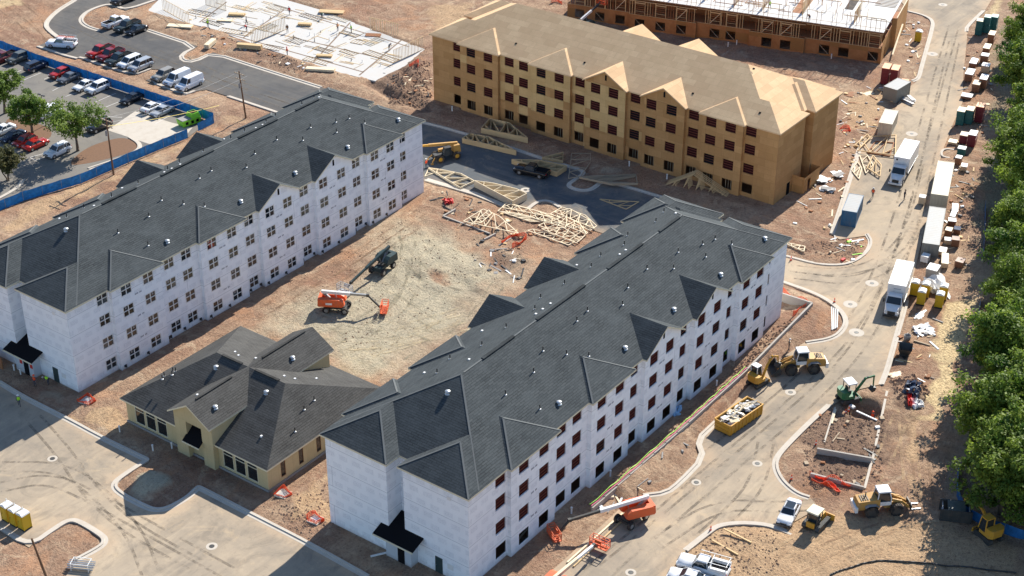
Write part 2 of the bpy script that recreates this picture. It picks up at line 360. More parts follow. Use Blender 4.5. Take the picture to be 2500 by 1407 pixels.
gravel = np.maximum(gravel, .6*zone([(70, 940), (180, 950), (150, 990), (80, 975)], 1.5)); gravel = np.maximum(gravel, .5*zone([(1150, 355), (1220, 350), (1210, 372), (1160, 376)], 1)); gravel = np.maximum(gravel, .5*zone([(1470, 408), (1530, 415), (1510, 435), (1465, 428)], 1))
gravel *= 1-.85*np.maximum(zone([(1045, 655), (1110, 672), (1105, 715), (1040, 705)], 2), np.maximum(zone([(1150, 600), (1270, 630), (1260, 690), (1170, 680)], 3), .7*zone([(1130, 560), (1200, 590), (1180, 640), (1110, 620)], 3)))
straw = zone([(2300, 740), (2392, 730), (2385, 830), (2345, 930), (2310, 1060), (2262, 1112), (2235, 1070), (2272, 900)], 2.0)
straw = np.maximum(straw, .8*zone([(2335, 440), (2400, 430), (2410, 500), (2345, 500)], 3)); straw = np.maximum(straw, .7*zone([(2405, 0), (2470, -20), (2440, 70), (2400, 60)], 2)); straw = np.maximum(straw, .6*zone([(-50, -30), (90, -30), (60, 20), (-50, 40)], 2))
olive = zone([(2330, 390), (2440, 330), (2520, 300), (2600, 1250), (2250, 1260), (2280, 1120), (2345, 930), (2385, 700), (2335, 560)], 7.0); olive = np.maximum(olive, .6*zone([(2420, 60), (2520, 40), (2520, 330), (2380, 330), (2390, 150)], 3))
tan = zone([(1640, 1230), (2000, 1215), (2100, 1240), (2330, 1260), (2520, 1320), (2520, 1500), (1500, 1500)], 4); tan = np.maximum(tan, .9*zone([(1240, 860), (900, 1100), (640, 1260), (700, 1290), (820, 1280), (815, 1100)], 2)); tan = np.maximum(tan, .9*zone([(165, 1020), (310, 970), (330, 1050), (260, 1070)], 1.5))
tan = np.maximum(tan, .8*zone([(2040, 230), (2200, 200), (2230, 210), (2150, 330), (2110, 340), (2050, 330)], 3)); tan = np.maximum(tan, .7*zone([(0, 520), (300, 410), (500, 320), (560, 300), (400, 400), (0, 590)], 2)); tan = np.maximum(tan, .75*zone([(1000, 20), (1180, -10), (1200, 40), (1060, 110)], 4))
tan = np.maximum(tan, .8*zone([(2200, 1000), (2260, 960), (2260, 1240), (2190, 1240)], 2)); tan = np.maximum(tan, .6*zone([(540, 280), (640, 290), (500, 340)], 2))
dark = zone([(930, 180), (1050, 120), (1060, 250), (1040, 290), (960, 260), (880, 215)], 2); dark = np.maximum(dark, .8*zone([(1960, 1040), (2060, 990), (2160, 1000), (2150, 1190), (1960, 1190)], 2)); dark = np.maximum(dark, .7*zone([(1180, 630), (1290, 600), (1320, 650), (1250, 700), (1170, 690)], 2)); dark = np.maximum(dark, .6*zone([(1990, 1060), (2230, 920), (2290, 980), (2200, 1200)], 3))
dark = np.maximum(dark, .7*zone([(560, 100), (640, 118), (830, 185), (700, 175), (600, 130)], 1.5)); dark = np.maximum(dark, .55*zone([(1940, 560), (2010, 580), (2110, 590), (2100, 630), (2000, 640), (1920, 620)], 1.5))
mound = np.maximum(zone([(945, 190), (1040, 150), (1050, 240), (1000, 270), (950, 250)], 3), .75*gravel*vnoise(GX, GY, .10, 9)**1.5); mound = np.maximum(mound, .9*zone([(2170, 930), (2230, 920), (2270, 960), (2250, 990), (2190, 985)], 2)); mound = np.maximum(mound, .5*zone([(700, 1225), (760, 1240), (740, 1275), (690, 1260)], 1.2))
berm = np.clip(1-dpoly(GX, GY, WALL[1:], False)/3.2, 0, 1)*(GY > 79.5)*(GX > 131)*(GX < 186)
rough = rough*np.clip(dpoly(GX, GY, WALL, False)/3.0, .12, 1)
n1 = vnoise(GX, GY, .22, 1); n2 = vnoise(GX, GY, .7, 2); n3 = vnoise(GX, GY, 1.4, 5)
GZ = rough*(.14*n1+.20*n2+.16*n3+.12*vnoise(GX, GY, .95, 21))+rough*mound*(.9*n1+.55*n2)+.75*berm*np.clip(bd/1.5, 0, 1)+.25*berm*n3
rut = rough*(np.maximum(tan, .3)*.05*np.sin((GX*.35+GY*.9)*2.2+4*n1)); GZ = np.where(fine, GZ+rut, 0)
PIT = P(2108, 1000)
pit = np.clip(1-np.hypot(GX-PIT.x, (GY-PIT.y)*1.0)/2.6, 0, 1); GZ -= 2.2*np.clip(pit*1.8, 0, 1)*(~inr)
GZ = np.where(inr | (dr < .5), -.09, GZ); GZ = np.where(hard, -.08, GZ)
# trenches by the brown building
for px, wd, dp in (([(905, 205), (960, 240), (1050, 268)], 1.3, .7), ([(985, 175), (1010, 215), (985, 255)], 1.0, .6), ([(1060, 500), (1180, 560), (1230, 590)], .5, .25)):
    GZ -= dp*np.clip(1.3-dpoly(GX, GY, W(px), False)/wd, 0, 1)*(~inr)
nx, ny = GX.shape
co = np.stack([GX.ravel(), GY.ravel(), GZ.ravel()], 1); idx = np.arange(nx*ny).reshape(nx, ny)
quads = np.stack([idx[:-1, :-1], idx[1:, :-1], idx[1:, 1:], idx[:-1, 1:]], -1).reshape(-1, 4)
me = bpy.data.meshes.new('ground'); me.vertices.add(len(co)); me.vertices.foreach_set('co', co.ravel())
me.loops.add(quads.size); me.loops.foreach_set('vertex_index', quads.ravel()); me.polygons.add(len(quads)); me.polygons.foreach_set('loop_start', np.arange(0, quads.size, 4)); me.polygons.foreach_set('loop_total', np.full(len(quads), 4))
me.update(calc_edges=True); me.polygons.foreach_set('use_smooth', np.ones(len(quads), bool))
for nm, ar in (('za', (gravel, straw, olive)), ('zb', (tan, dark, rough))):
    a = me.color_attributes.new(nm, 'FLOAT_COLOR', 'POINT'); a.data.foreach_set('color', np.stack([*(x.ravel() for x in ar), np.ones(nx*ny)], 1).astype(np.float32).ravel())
t = NT('dirt'); v = t.wpos()
ZA = t.node('ShaderNodeSeparateColor'); ZB = t.node('ShaderNodeSeparateColor')
for nd, nm in ((ZA, 'za'), (ZB, 'zb')):
    a = t.node('ShaderNodeAttribute'); a.attribute_name = nm; t.link(a.outputs['Color'], nd.inputs[0])
big = t.noise(v, .07, 5, .6); mid = t.noise(v, .45, 6, .7); fin = t.noise(v, 2.6, 5, .75); vf = t.noise(v, 11, 3, .7)
col = t.mix(t.ramp(big, .38, .64), (.31, .18, .12), (.46, .325, .215))
col = t.mix(t.math('MULTIPLY', t.ramp(mid, .45, .68), .8), col, (.22, .13, .085))
col = t.mix(t.math('MULTIPLY', t.ramp(t.noise(v, .8, 5, .7, 1.0), .55, .72), .5), col, (.50, .36, .25))
tr1 = t.ramp(t.noise(t.wpos((.045, .55, .3)), 1.5, 5, .65, 1.2), .50, .64); tr2 = t.ramp(t.noise(t.wpos((.5, .05, .3)), 1.3, 5, .65, 1.5), .52, .66); tr3 = t.ramp(t.noise(v, .16, 5, .68, 2.2), .52, .66)
col = t.mix(t.math('MULTIPLY', tr1, .45), col, (.235, .135, .09)); col = t.mix(t.math('MULTIPLY', tr2, .40), col, (.50, .36, .24)); col = t.mix(t.math('MULTIPLY', tr3, .5), col, (.27, .17, .115))
col = t.mix(t.math('MULTIPLY', t.ramp(t.noise(v, .13, 4, .6, .8), .52, .66), .6), col, (.46, .245, .135)); col = t.mix(t.math('MULTIPLY', t.ramp(t.noise(v, .21, 5, .65, 1.6), .56, .68), .6), col, (.58, .45, .31))
def zmix(col, ch, c, n, lo, hi, amt=1.0):
    f = t.ramp(t.math('ADD', ch, t.math('MULTIPLY', t.math('SUBTRACT', n, .5), .9)), lo, hi); return t.mix(t.math('MULTIPLY', f, amt), col, c)
tanc = t.mix(t.ramp(mid, .4, .7), (.52, .36, .215), (.44, .29, .17))
col = zmix(col, ZB.outputs[0], tanc, mid, .35, .7, .9)
darkc = t.mix(t.ramp(fin, .4, .65), (.24, .155, .11), (.13, .085, .06)); col = zmix(col, ZB.outputs[1], darkc, mid, .3, .7, .9)
st2 = t.noise(t.wpos((.25, .25, .25)), 1.0, 6, .72, 3.0)
gravc = t.mix(t.ramp(st2, .42, .62), (.49, .43, .31), (.41, .37, .27)); gravc = t.mix(t.math('MULTIPLY', t.ramp(fin, .5, .7), .3), gravc, (.30, .275, .205)); gravc = t.mix(t.math('MULTIPLY', t.ramp(st2, .58, .75), .6), gravc, (.50, .42, .27))
gravc = t.mix(t.math('MULTIPLY', tr2, .6), gravc, (.50, .42, .28)); gravc = t.mix(t.math('MULTIPLY', tr3, .45), gravc, (.30, .25, .18)); gravc = t.mix(t.math('MULTIPLY', tr1, .35), gravc, (.24, .235, .19)); col = zmix(col, ZA.outputs[0], gravc, big, .25, .85, .95)
strc = t.mix(t.ramp(fin, .4, .65), (.76, .60, .34), (.52, .38, .21)); col = zmix(col, ZA.outputs[1], strc, fin, .35, .7, .9)
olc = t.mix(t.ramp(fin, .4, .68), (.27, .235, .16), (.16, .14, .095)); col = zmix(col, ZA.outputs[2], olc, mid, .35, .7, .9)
col = t.mix(t.math('MULTIPLY', t.ramp(fin, .50, .66), t.math('SUBTRACT', .60, t.math('MULTIPLY', ZA.outputs[0], .42))), col, (.13, .08, .055))
col = t.mix(t.math('MULTIPLY', t.ramp(vf, .56, .72), .45), col, (.60, .49, .38))
h = t.math('ADD', t.math('MULTIPLY', fin, .8), t.math('MULTIPLY', mid, .6)); t.bump(h, 1.0, .45)
me.materials.append(t.done(col, .95, 0, .1))
kind(link('ground', me), 'structure')
def ground_z(p):
    i = int(np.clip(np.searchsorted(gx, p[0])-1, 0, nx-2)); j = int(np.clip(np.searchsorted(gy, p[1])-1, 0, ny-2))
    fx = (p[0]-gx[i])/(gx[i+1]-gx[i]); fy = (p[1]-gy[j])/(gy[j+1]-gy[j])
    return float((GZ[i, j]*(1-fx)+GZ[i+1, j]*fx)*(1-fy)+(GZ[i, j+1]*(1-fx)+GZ[i+1, j+1]*fx)*fy)
def on_road(p):
    return any(bool(inpoly(np.array([p[0]]), np.array([p[1]]), pl)[0]) for pl, m in ROADS.values())
def G(px, py):                     # a point standing on the ground or the paving
    p = P(px, py); p.z = 0.004 if on_road(p) else max(ground_z(p), -.02); return p
# ------------------------------------------------------------ paving
for k, (pl, m) in ROADS.items():
    bm = bmesh.new(); f = bm.faces.new([bm.verts.new((p.x, p.y, 0)) for p in pl]); 
    for ax_, (lo, hi) in enumerate(((min(p[i] for p in pl), max(p[i] for p in pl)) for i in (0, 1))):
        x = lo+1.6
        while x < hi:
            co_ = [0, 0, 0]; co_[ax_] = x; no_ = [0, 0, 0]; no_[ax_] = 1
            bmesh.ops.bisect_plane(bm, geom=bm.verts[:]+bm.edges[:]+bm.faces[:], plane_co=co_, plane_no=no_); x += 1.6
    bmesh.ops.recalc_face_normals(bm, faces=bm.faces)
    for f in bm.faces:
        if f.normal.z < 0: f.normal_flip()
    me = bpy.data.meshes.new(k); bm.to_mesh(me); bm.free(); me.materials.append(M[m])
    xy = np.array([v.co[:2] for v in me.vertices]); e = np.clip(1-dpoly(xy[:, 0], xy[:, 1], pl)/2.2, 0, 1)
    a = me.attributes.new('edge', 'FLOAT', 'POINT'); a.data.foreach_set('value', e.astype(np.float32))
    kind(link(k, me), 'structure')
def kerb(px, it=2, mat='concrete', wd=.34, h=.13, gut=.42, side=1, closed=False):
    pts = smooth_path([P(x, y) for x, y in px], it, closed); b = MB(); secs = []
    n = len(pts)
    for i, p in enumerate(pts):
        a = pts[i-1] if (i > 0 or closed) else p; c = pts[(i+1) % n] if (i < n-1 or closed) else p
        d = (c-a); d.z = 0; d.normalize(); nn = Vector((-d.y, d.x, 0))*side
        def q(o, z): r = p+nn*o; return (r.x, r.y, z)
        secs.append([q(-wd/2, -.12), q(-wd/2, h), q(wd/2, h), q(wd/2+.03, .02), q(wd/2+gut, .012), q(wd/2+gut, -.12)])
    if closed: secs.append(secs[0])
    b.loft(secs); return kind(b.build('kerb', mat), 'structure')
kerb([(2215, 28), (2255, 38), (2276, 51), (2272, 75), (2262, 110), (2246, 167), (2240, 192), (2225, 198)], side=1)
kerb([(2105, 335), (2088, 385), (2058, 480), (2028, 571)], side=1)
kerb([(2118, 572), (2130, 592), (2115, 622), (2070, 648), (2000, 648), (1918, 626)], side=-1, gut=.3)
kerb([(1905, 688), (1990, 718), (2040, 748), (2063, 778), (2058, 802), (2032, 826), (1967, 836)], side=1)
kerb([(1745, 1030), (1698, 1074), (1714, 1118), (1656, 1178), (1625, 1202), (1570, 1209)], it=1, side=1)
kerb([(1677, 1346), (1734, 1301), (1757, 1285), (1810, 1279), (1867, 1283), (1900, 1293), (1934, 1308)], side=1)
kerb([(2028, 990), (1980, 1033), (1919, 1094), (1896, 1124), (1898, 1150), (1915, 1178), (1946, 1204), (1977, 1214)], side=-1)
kerb([(2216, 735), (2209, 765), (2188, 838), (2170, 905), (2155, 940)], side=-1)
kerb([(2404, 27), (2363, 66), (2362, 78)], it=1, side=-1); kerb([(2298, 372), (2306, 364), (2330, 366), (2345, 377), (2330, 388), (2300, 384)], closed=True, it=2, gut=.1)
kerb([(0, 932), (58, 968), (164, 1021), (252, 1069), (352, 1117), (364, 1123), (355, 1129), (317, 1153), (280, 1180), (288, 1199), (341, 1229), (390, 1249), (450, 1219), (477, 1194), (484, 1188), (494, 1192), (616, 1255), (757, 1327), (900, 1407)], it=2, side=-1)
kerb([(0, 1291), (71, 1338), (145, 1286), (170, 1272), (190, 1275), (243, 1307), (254, 1320), (245, 1334), (185, 1366)], it=2, side=1)
kerb([(1037, 441), (1156, 476), (1228, 505)], it=0, side=1, gut=.8); kerb([(1290, 512), (1316, 492), (1341, 492), (1365, 507)], side=1)
kerb([(1034, 299), (1087, 312), (1144, 329), (1266, 366), (1319, 385), (1388, 405), (1436, 420), (1405, 440), (1388, 453), (1404, 462), (1425, 465), (1444, 462), (1470, 440), (1538, 457), (1620, 482)], it=2, side=-1)
kerb([(181, 0), (136, 27), (112, 51), (108, 65), (119, 78), (138, 92)], side=1, gut=.6); kerb([(90, 114), (184, 145), (196, 140), (239, 157), (327, 184), (368, 169)], it=1, side=1); kerb([(395, 170), (408, 178), (356, 196), (450, 232), (477, 223)], it=1, side=1)
kerb([(555, 236), (610, 254), (676, 276)], it=0, side=1); kerb([(246, 74), (218, 66), (202, 55), (201, 43), (218, 27), (259, 12), (275, 14), (307, 26), (385, 0)], side=1, gut=.6)
kerb([(362, 73), (484, 113), (446, 134), (449, 147), (471, 150), (520, 128), (640, 167), (786, 213)], it=1, side=-1, gut=.6)
kerb([(315, 336), (340, 352), (336, 368), (300, 384), (215, 412)], side=1, mat='concrete'); kerb([(-10, 490), (20, 475), (50, 455), (58, 440)], side=1)
# manholes with pale collars
def manhole(px, py, r):
    p = P(px, py); t_ = thing('manhole', '', 'manhole', (p.x, p.y, 0), 0, 'manholes in the paving')
    b = MB(); b.lathe((0, 0, 0), [(r*random.uniform(.95, 1.05), -.05), (r, .008), (.33, .010), (.33, -.05)], 20); b.build('collar', 'concrete', t_)
    b = MB(); b.lathe((0, 0, 0), [(.3, -.05), (.3, .022), (.05, .024)], 16); b.build('cover', 'dark_steel', t_); return t_
for (x, y), rr, l in zip([(128, 1120), (517, 1334), (1849, 1132), (1700, 1178), (1930, 958), (2091, 812), (2076, 743), (2129, 692), (2226, 327), (2276, 132), (2302, 12), (1283, 464), (1540, 1398)], [.62, .66, .62, .6, .72, 1.05, 1.0, .95, 1.0, 1.05, .9, .8, .62],
                     ['by the shadow edge in the bottom left car park', 'nearest the bottom edge in the bottom left car park', 'between the skip and the pit', 'below the kinked kerb in the dusty road', 'on the road beside the loader and mini digger', 'on the road in front of the lower box truck', 'on the road beside the lower box truck cab', 'at the junction behind the lower box truck', 'on the road above the upper box truck', 'on the road beside the half framed building', 'at the far top end of the road', 'in the shaded centre car park by a truss bundle', 'near the bottom edge by the white pickup']):
    manhole(x, y, rr)['label'] = 'round manhole with pale concrete collar '+l
# ------------------------------------------------------------ four storey apartment blocks
PITCH_R = .517; EAVE = 12.45; OV = .45; BUMP = .6
def hiproof(b, u0, u1, v0, v1, ze, pitch=PITCH_R, m=0, mf=1, fh=.22, ridge=None, caps=None):
    """closed hip roof over an eave rectangle, with fascia; uv runs along eaves and up the slopes"""
    W_, D_ = u1-u0, v1-v0
    if ridge: r0, r1, zr = Vector(ridge[0]), Vector(ridge[1]), ridge[0][2]
    elif W_ >= D_:
        zr = ze+D_/2*pitch; r0 = Vector((u0+D_/2, (v0+v1)/2, zr)); r1 = Vector((u1-D_/2, (v0+v1)/2, zr))
    else:
        zr = ze+W_/2*pitch; r0 = Vector(((u0+u1)/2, v0+W_/2, zr)); r1 = Vector(((u0+u1)/2, v1-W_/2, zr))
    c = [Vector((u0, v0, ze)), Vector((u1, v0, ze)), Vector((u1, v1, ze)), Vector((u0, v1, ze))]
    along_u = abs(r1.x-r0.x) >= abs(r1.y-r0.y)
    fs = [(c[0], c[1], r1, r0), (c[2], c[3], r0, r1), (c[1], c[2], r1), (c[3], c[0], r0)] if along_u else [(c[1], c[2], r1, r0), (c[3], c[0], r0, r1), (c[0], c[1], r0), (c[2], c[3], r1)]
    for f in fs: slope(b, f, m)
    if caps is not None:
        caps += [(c[0], r0), (c[1], r1 if along_u else r0), (c[2], r1), (c[3], r0 if along_u else r1), (r0, r1)]
    d = [p-Vector((0, 0, fh)) for p in c]
    for i in range(4): b.face([d[i], d[(i+1) % 4], c[(i+1) % 4], c[i]], mf)
    b.face([d[3], d[2], d[1], d[0]], mf)
def slope(b, f, m=0):
    f = [p for i, p in enumerate(f) if (p-f[i-1]).length > 1e-4]
    if len(f) < 3: return
    e = (f[1]-f[0]).normalized(); n = e.cross(f[2]-f[0]).normalized(); s = n.cross(e)
    b.face(f, m, [((p-f[0]).dot(e)+f[0].x+f[0].y, (p-f[0]).dot(s)+3) for p in f])
def gableroof(b, u0, u1, v0, v1, ze, zr, th=.2, m=0, mf=1):
    um = (u0+u1)/2
    for s, a in ((-1, u0), (1, u1)):
        f = [Vector((a, v0, ze)), Vector((um, v0, zr)), Vector((um, v1, zr)), Vector((a, v1, ze))]
        g_ = [f[0], f[3], f[2], f[1]] if s < 0 else [f[3], f[0], f[1], f[2]]
        slope(b, [f[3], f[0], f[1], f[2]], m)
        lo = [p-Vector((0, 0, th)) for p in f]
        b.face([f[0], f[1], lo[1], lo[0]], mf); b.face([f[0], lo[0], lo[3], f[3]], mf); b.face([lo[0], lo[1], lo[2], lo[3]], mf)
def wallseg(b, p0, p1, z0, z1, ops=(), m=0, depth=.16, mr=None, top=None):
    """vertical wall p0->p1 (outside is on the right hand of the direction p0->p1) with openings (s0, s1, za, zb)"""
    p0 = Vector((p0[0], p0[1], 0)); p1 = Vector((p1[0], p1[1], 0)); L = (p1-p0).length; d = (p1-p0)/L; n = Vector((d.y, -d.x, 0)); mr = m if mr is None else mr
    xs = sorted({0, L, *[o[0] for o in ops], *[o[1] for o in ops]}); zs = sorted({z0, z1, *[o[2] for o in ops], *[o[3] for o in ops]})
    cells = []
    def q(s, z, o=0.0): r = p0+d*s-n*o; return (r.x, r.y, z)
    for i in range(len(xs)-1):
        for j in range(len(zs)-1):
            xm, zm = (xs[i]+xs[i+1])/2, (zs[j]+zs[j+1])/2
            if xs[i+1]-xs[i] < 1e-4 or any(o[0] < xm < o[1] and o[2] < zm < o[3] for o in ops): continue
            cells.append((xs[i], xs[i+1], zs[j], zs[j+1]))
            if b is not None: b.face([q(xs[i], zs[j]), q(xs[i+1], zs[j]), q(xs[i+1], zs[j+1]), q(xs[i], zs[j+1])], m, [(xs[i]+p0.x+p0.y, zs[j]), (xs[i+1]+p0.x+p0.y, zs[j]), (xs[i+1]+p0.x+p0.y, zs[j+1]), (xs[i]+p0.x+p0.y, zs[j+1])])
    if b is not None:
        for a, c, e, f in ops:
            for s, t_ in (((a, e), (a, f)), ((a, f), (c, f)), ((c, f), (c, e)), ((c, e), (a, e))):
                b.face([q(*s), q(*t_), q(*t_, depth), q(*s, depth)], mr)
    return cells, p0, d, n
BAYS_F = [(6.8, 15.2, 'hip'), (22.4, 30.6, 'hip'), (33.8, 41.8, 'gable'), (45.3, 53.3, 'gable'), (56.6, 64.2, 'hip')]
BAYS_B = [(3.9, 12.1, 'hip'), (15.7, 23.9, 'hip'), (27.2, 35.2, 'gable'), (38.9, 46.9, 'gable'), (50.2, 58.2, 'hip'), (61.4, 69.2, 'hip')]
COLS = [5.7, 9.2, 13.0, 17.2, 20.3, 24.5, 28.3, 32.2, 35.8, 39.4, 43.4, 46.9, 50.8, 54.7, 58.3, 61.9, 65.3]
ROWS = [1.5, 4.85, 8.2, 11.3]
WW, WH = 1.85, 1.66
def window_meshes():
    f = MB(); fw = .11
    for x in (-WW/2+fw/2, WW/2-fw/2): f.box((x, 0, 0), (fw, .10, WH))
    for z in (-WH/2+fw/2, WH/2-fw/2): f.box((0, 0, z), (WW-2*fw, .10, fw))
    f.box((0, 0, 0), (.12, .09, WH-2*fw)); f.box((-.43, 0, 0), (WW/2-fw-.06-.0, .08, .10)); f.box((.43, 0, 0), (WW/2-fw-.06, .08, .10))
    g_ = MB(); g_.box((0, 0, 0), (.74, .012, .66))
    s = MB(); s.box((0, 0, 0), (WW, .025, .07))
    bk = MB(); bk.box((0, 0, 0), (WW+.02, .02, WH+.02)); return f.data('window_frame', 'pvc_white'), g_.data('pane', 'glass_dark'), s.data('slat', 'slat_red'), bk.data('back_board', 'maroon')
WFR, WPN, WSL, WBK = window_meshes()
bq = MB(); bq.box((0, 0, 0), (.26, .01, .3)); STK = bq.data('sticker', 'concrete_grey')
t = NT('glass_room'); t.done((.06, .045, .035), .08, 0, .7)
t = NT('glass_sky'); t.done((.05, .065, .075), .05, 0, .9)  # paler bluish base colour: sky reflection painted into some panes
def setm(o, mat):
    o.material_slots[0].link = 'OBJECT'; o.material_slots[0].material = M[mat]; return o
def vent_meshes():
    a = MB(); a.cyl((0, 0, -.1), (0, 0, .62), .07, .07, 8); a.lathe((0, 0, -.06), [(.17, 0), (.17, .05), (.08, .10)], 10, 1)
    c = MB(); c.lathe((0, 0, -.12), [(.34, 0), (.34, .08), (.2, .10), (.2, .30), (.32, .32), (.34, .40), (.22, .48), (.04, .52)], 14)
    d = MB(); d.box((0, 0, .02), (.30, .30, .2), taper=.85)
    return a.data('vent_pipe', ['dark_plastic', 'pvc_white']), c.data('roof_vent', 'galv', True), d.data('box_vent', 'pvc_white')
VPIPE, VDOME, VBOX = vent_meshes()
def apartment(name, label, loc, rz, s, style):
    T = thing(name, label, 'building', loc, rz); L, D = 70.3*s, 19.76*s
    wm, rm, fm = ('house_wrap', 'shingle', 'trim_cream') if style != 'osb' else ('osb_wall', 'osb_roof', 'osb_roof')
    bf = [(a*s, c*s, k) for a, c, k in BAYS_F]; bb = [(a*s, c*s, k) for a, c, k in BAYS_B]; cols = [c*s for c in COLS]
    # ---- roof
    b = MB(); caps = []; hiproof(b, 1.3*s, L-1.3*s, -OV, D+OV, EAVE, caps=caps)
    for a, c, k in bf+[(x, y, z+'B') for x, y, z in bb]:
        back = k.endswith('B'); k = k.rstrip('B'); wd = c-a+2*OV
        if k == 'hip':
            v0, v1 = -BUMP-OV, -BUMP-OV+wd+2.4
            if back: v0, v1 = D-v1, D-v0
            cc_ = []; hiproof(b, a-OV, c+OV, v0, v1, EAVE, caps=cc_); caps += (cc_[:2] if not back else cc_[2:4])
        else:
            v0, v1 = -BUMP-OV, 5.6
            if back: v0, v1 = D-v1, D-v0
            gableroof(b, a-OV, c+OV, v0, v1, EAVE, EAVE+wd/2*.57)
    for u0, v0, v1 in ((-OV, -OV+.002, 8.95*s+OV), (-.5-OV, 10.9*s-OV, D+OV-.002)):
        cc_ = []; hiproof(b, u0, u0+(v1-v0)+5.0, v0, v1, EAVE+.001, caps=cc_); caps += [cc_[0], cc_[3]]; cc_ = []; hiproof(b, L-u0-(v1-v0)-5.0, L-u0, v0, v1, EAVE+.001, caps=cc_); caps += cc_[1:3]
    b.build('roof', [rm, fm], T, fix=False)
    # ---- ridge caps
    zr = EAVE+(D/2+OV)*PITCH_R
    if style != 'osb':
        for p_, q_ in caps:
            if (p_-q_).length > .3: board('ridge_cap', T, 'cap_shingle', p_.lerp(q_, .01), q_, .2, .02)
        for a, c in ((15.5, 21.5), (26, 36), (41, 49), (53, 58)):
            bx = MB(); bx.bar((a*s, D/2, zr+.03), (c*s, D/2, zr+.03), .42, .14); bx.build('ridge_vent', 'shingle', T)
    # ---- walls
    b = MB(); cuts = []; sheets = []
    v = 0.0; edge = [(0, 0)]
    for a, c, k in bf: edge += [(a, 0), (a, -BUMP), (c, -BUMP), (c, 0)]
    edge += [(L, 0), (L, 8.95*s), (L-1.8, 8.95*s), (L-1.8, 10.9*s), (L+.5, 10.9*s), (L+.5, D)]
    for a, c, k in reversed(bb): edge += [(c, D), (c, D+BUMP), (a, D+BUMP), (a, D)]
    edge += [(-.5, D), (-.5, 10.9*s), (1.8, 10.9*s), (1.8, 8.95*s), (0, 8.95*s)]
    wins = []
    for i, p in enumerate(edge):
        q = edge[(i+1) % len(edge)]; ops = []
        front = p[1] == q[1] and p[1] <= 0 and q[0] > p[0]
        if front:
            for cc in cols:
                if p[0]+.3 < cc < q[0]-.3:
                    for r, z in enumerate(ROWS):
                        w2 = WW if not (cc > 64*s and style == 'open') else 1.1
                        ops.append((cc-w2/2-p[0], cc+w2/2-p[0], z-WH/2, z+WH/2)); wins.append((cc, p[1], z, r))
        if style == 'osb' and front:
            for c4 in wallseg(None, p, q, -.1, EAVE-.2, ops)[0]: sheets.append((p, c4))
            bb_ = MB(); wallseg(bb_, p, q, -.1, EAVE-.2, ops, 0); off = len(b.v)
            # only the reveals go to the wall mesh, the sheets are pieces of their own
            b2 = MB(); [b2.face([bb_.v[k] for k in f], 0) for f, uvk in zip(bb_.f, range(len(bb_.f))) if uvk not in bb_.uv]; b.mesh(b2.v, b2.f, 0)
        else: wallseg(b, p, q, -.1, EAVE-.2, ops)
    for a, c, k in bf:
        if k == 'gable':
            wd = c-a; zt = EAVE+(wd/2+OV)*.57-.26; u = (a+c)/2
            b.face([(a, -BUMP, EAVE-.2), (c, -BUMP, EAVE-.2), (c, -BUMP, EAVE+.05), (u, -BUMP, zt), (a, -BUMP, EAVE+.05)], 0, [(a, 1), (c, 1), (c, 1.3), (u, 3), (a, 1.3)])
            g_ = MB(); g_.box((u, -BUMP-.004, 13.55), (.34, .05, .80)); g_.cyl((u, -BUMP-.03, 13.95), (u, -BUMP+.02, 13.95), .17, .17, 10); g_.build('attic_vent', 'hole_black', T)
    for a, c, k in bb:
        if k == 'gable':
            wd = c-a; zt = EAVE+(wd/2+OV)*.57-.26; u = (a+c)/2
            b.face([(c, D+BUMP, EAVE-.2), (a, D+BUMP, EAVE-.2), (a, D+BUMP, EAVE+.05), (u, D+BUMP, zt), (c, D+BUMP, EAVE+.05)], 0, [(a, 1), (c, 1), (c, 1.3), (u, 3), (a, 1.3)])
    b.build('wall', wm, T, fix=False)
    for k, (p, (a, c, e, f)) in enumerate(sheets):
        bs = MB(); x0, x1 = p[0]+a+.006, p[0]+c-.006; e2, f2 = e+.006, f-.006
        vs = [(x0, p[1]-.02, e2), (x1, p[1]-.02, e2), (x1, p[1]-.02, f2), (x0, p[1]-.02, f2)]
        bs.face(vs, 0, [(x0, e2), (x1, e2), (x1, f2), (x0, f2)])
        bk = [(x, y+.03, z) for x, y, z in vs]
        for i in range(4): bs.face([vs[i], bk[i], bk[(i+1) % 4], vs[(i+1) % 4]], 0)
        bs.face(bk[::-1], 0)
        um, zm = (x0+x1)/2/s, (e+f)/2
        yel = (15.5 < um < 41.5 and zm > 3.9+random.uniform(-.8, .8) and random.random() < .86) or (um < 45 and random.random() < .03)
        bs.build('panel', 'osb_yellow' if yel else 'osb_wall', T, fix=False)
    # ---- inner floors keep daylight from falling through the openings
    b = MB(); b.box((L/2, D/2, .02), (L-1, D-1, .05)); b.box((L/2, 3.4, EAVE/2), (L-4, .1, EAVE-.4))
    for z in (3.2, 6.55, 9.9): b.box((L/2, D/2, z), (L-4.2, D-.6, .2))
    b.build('inner_floor', 'crate_brown', T)
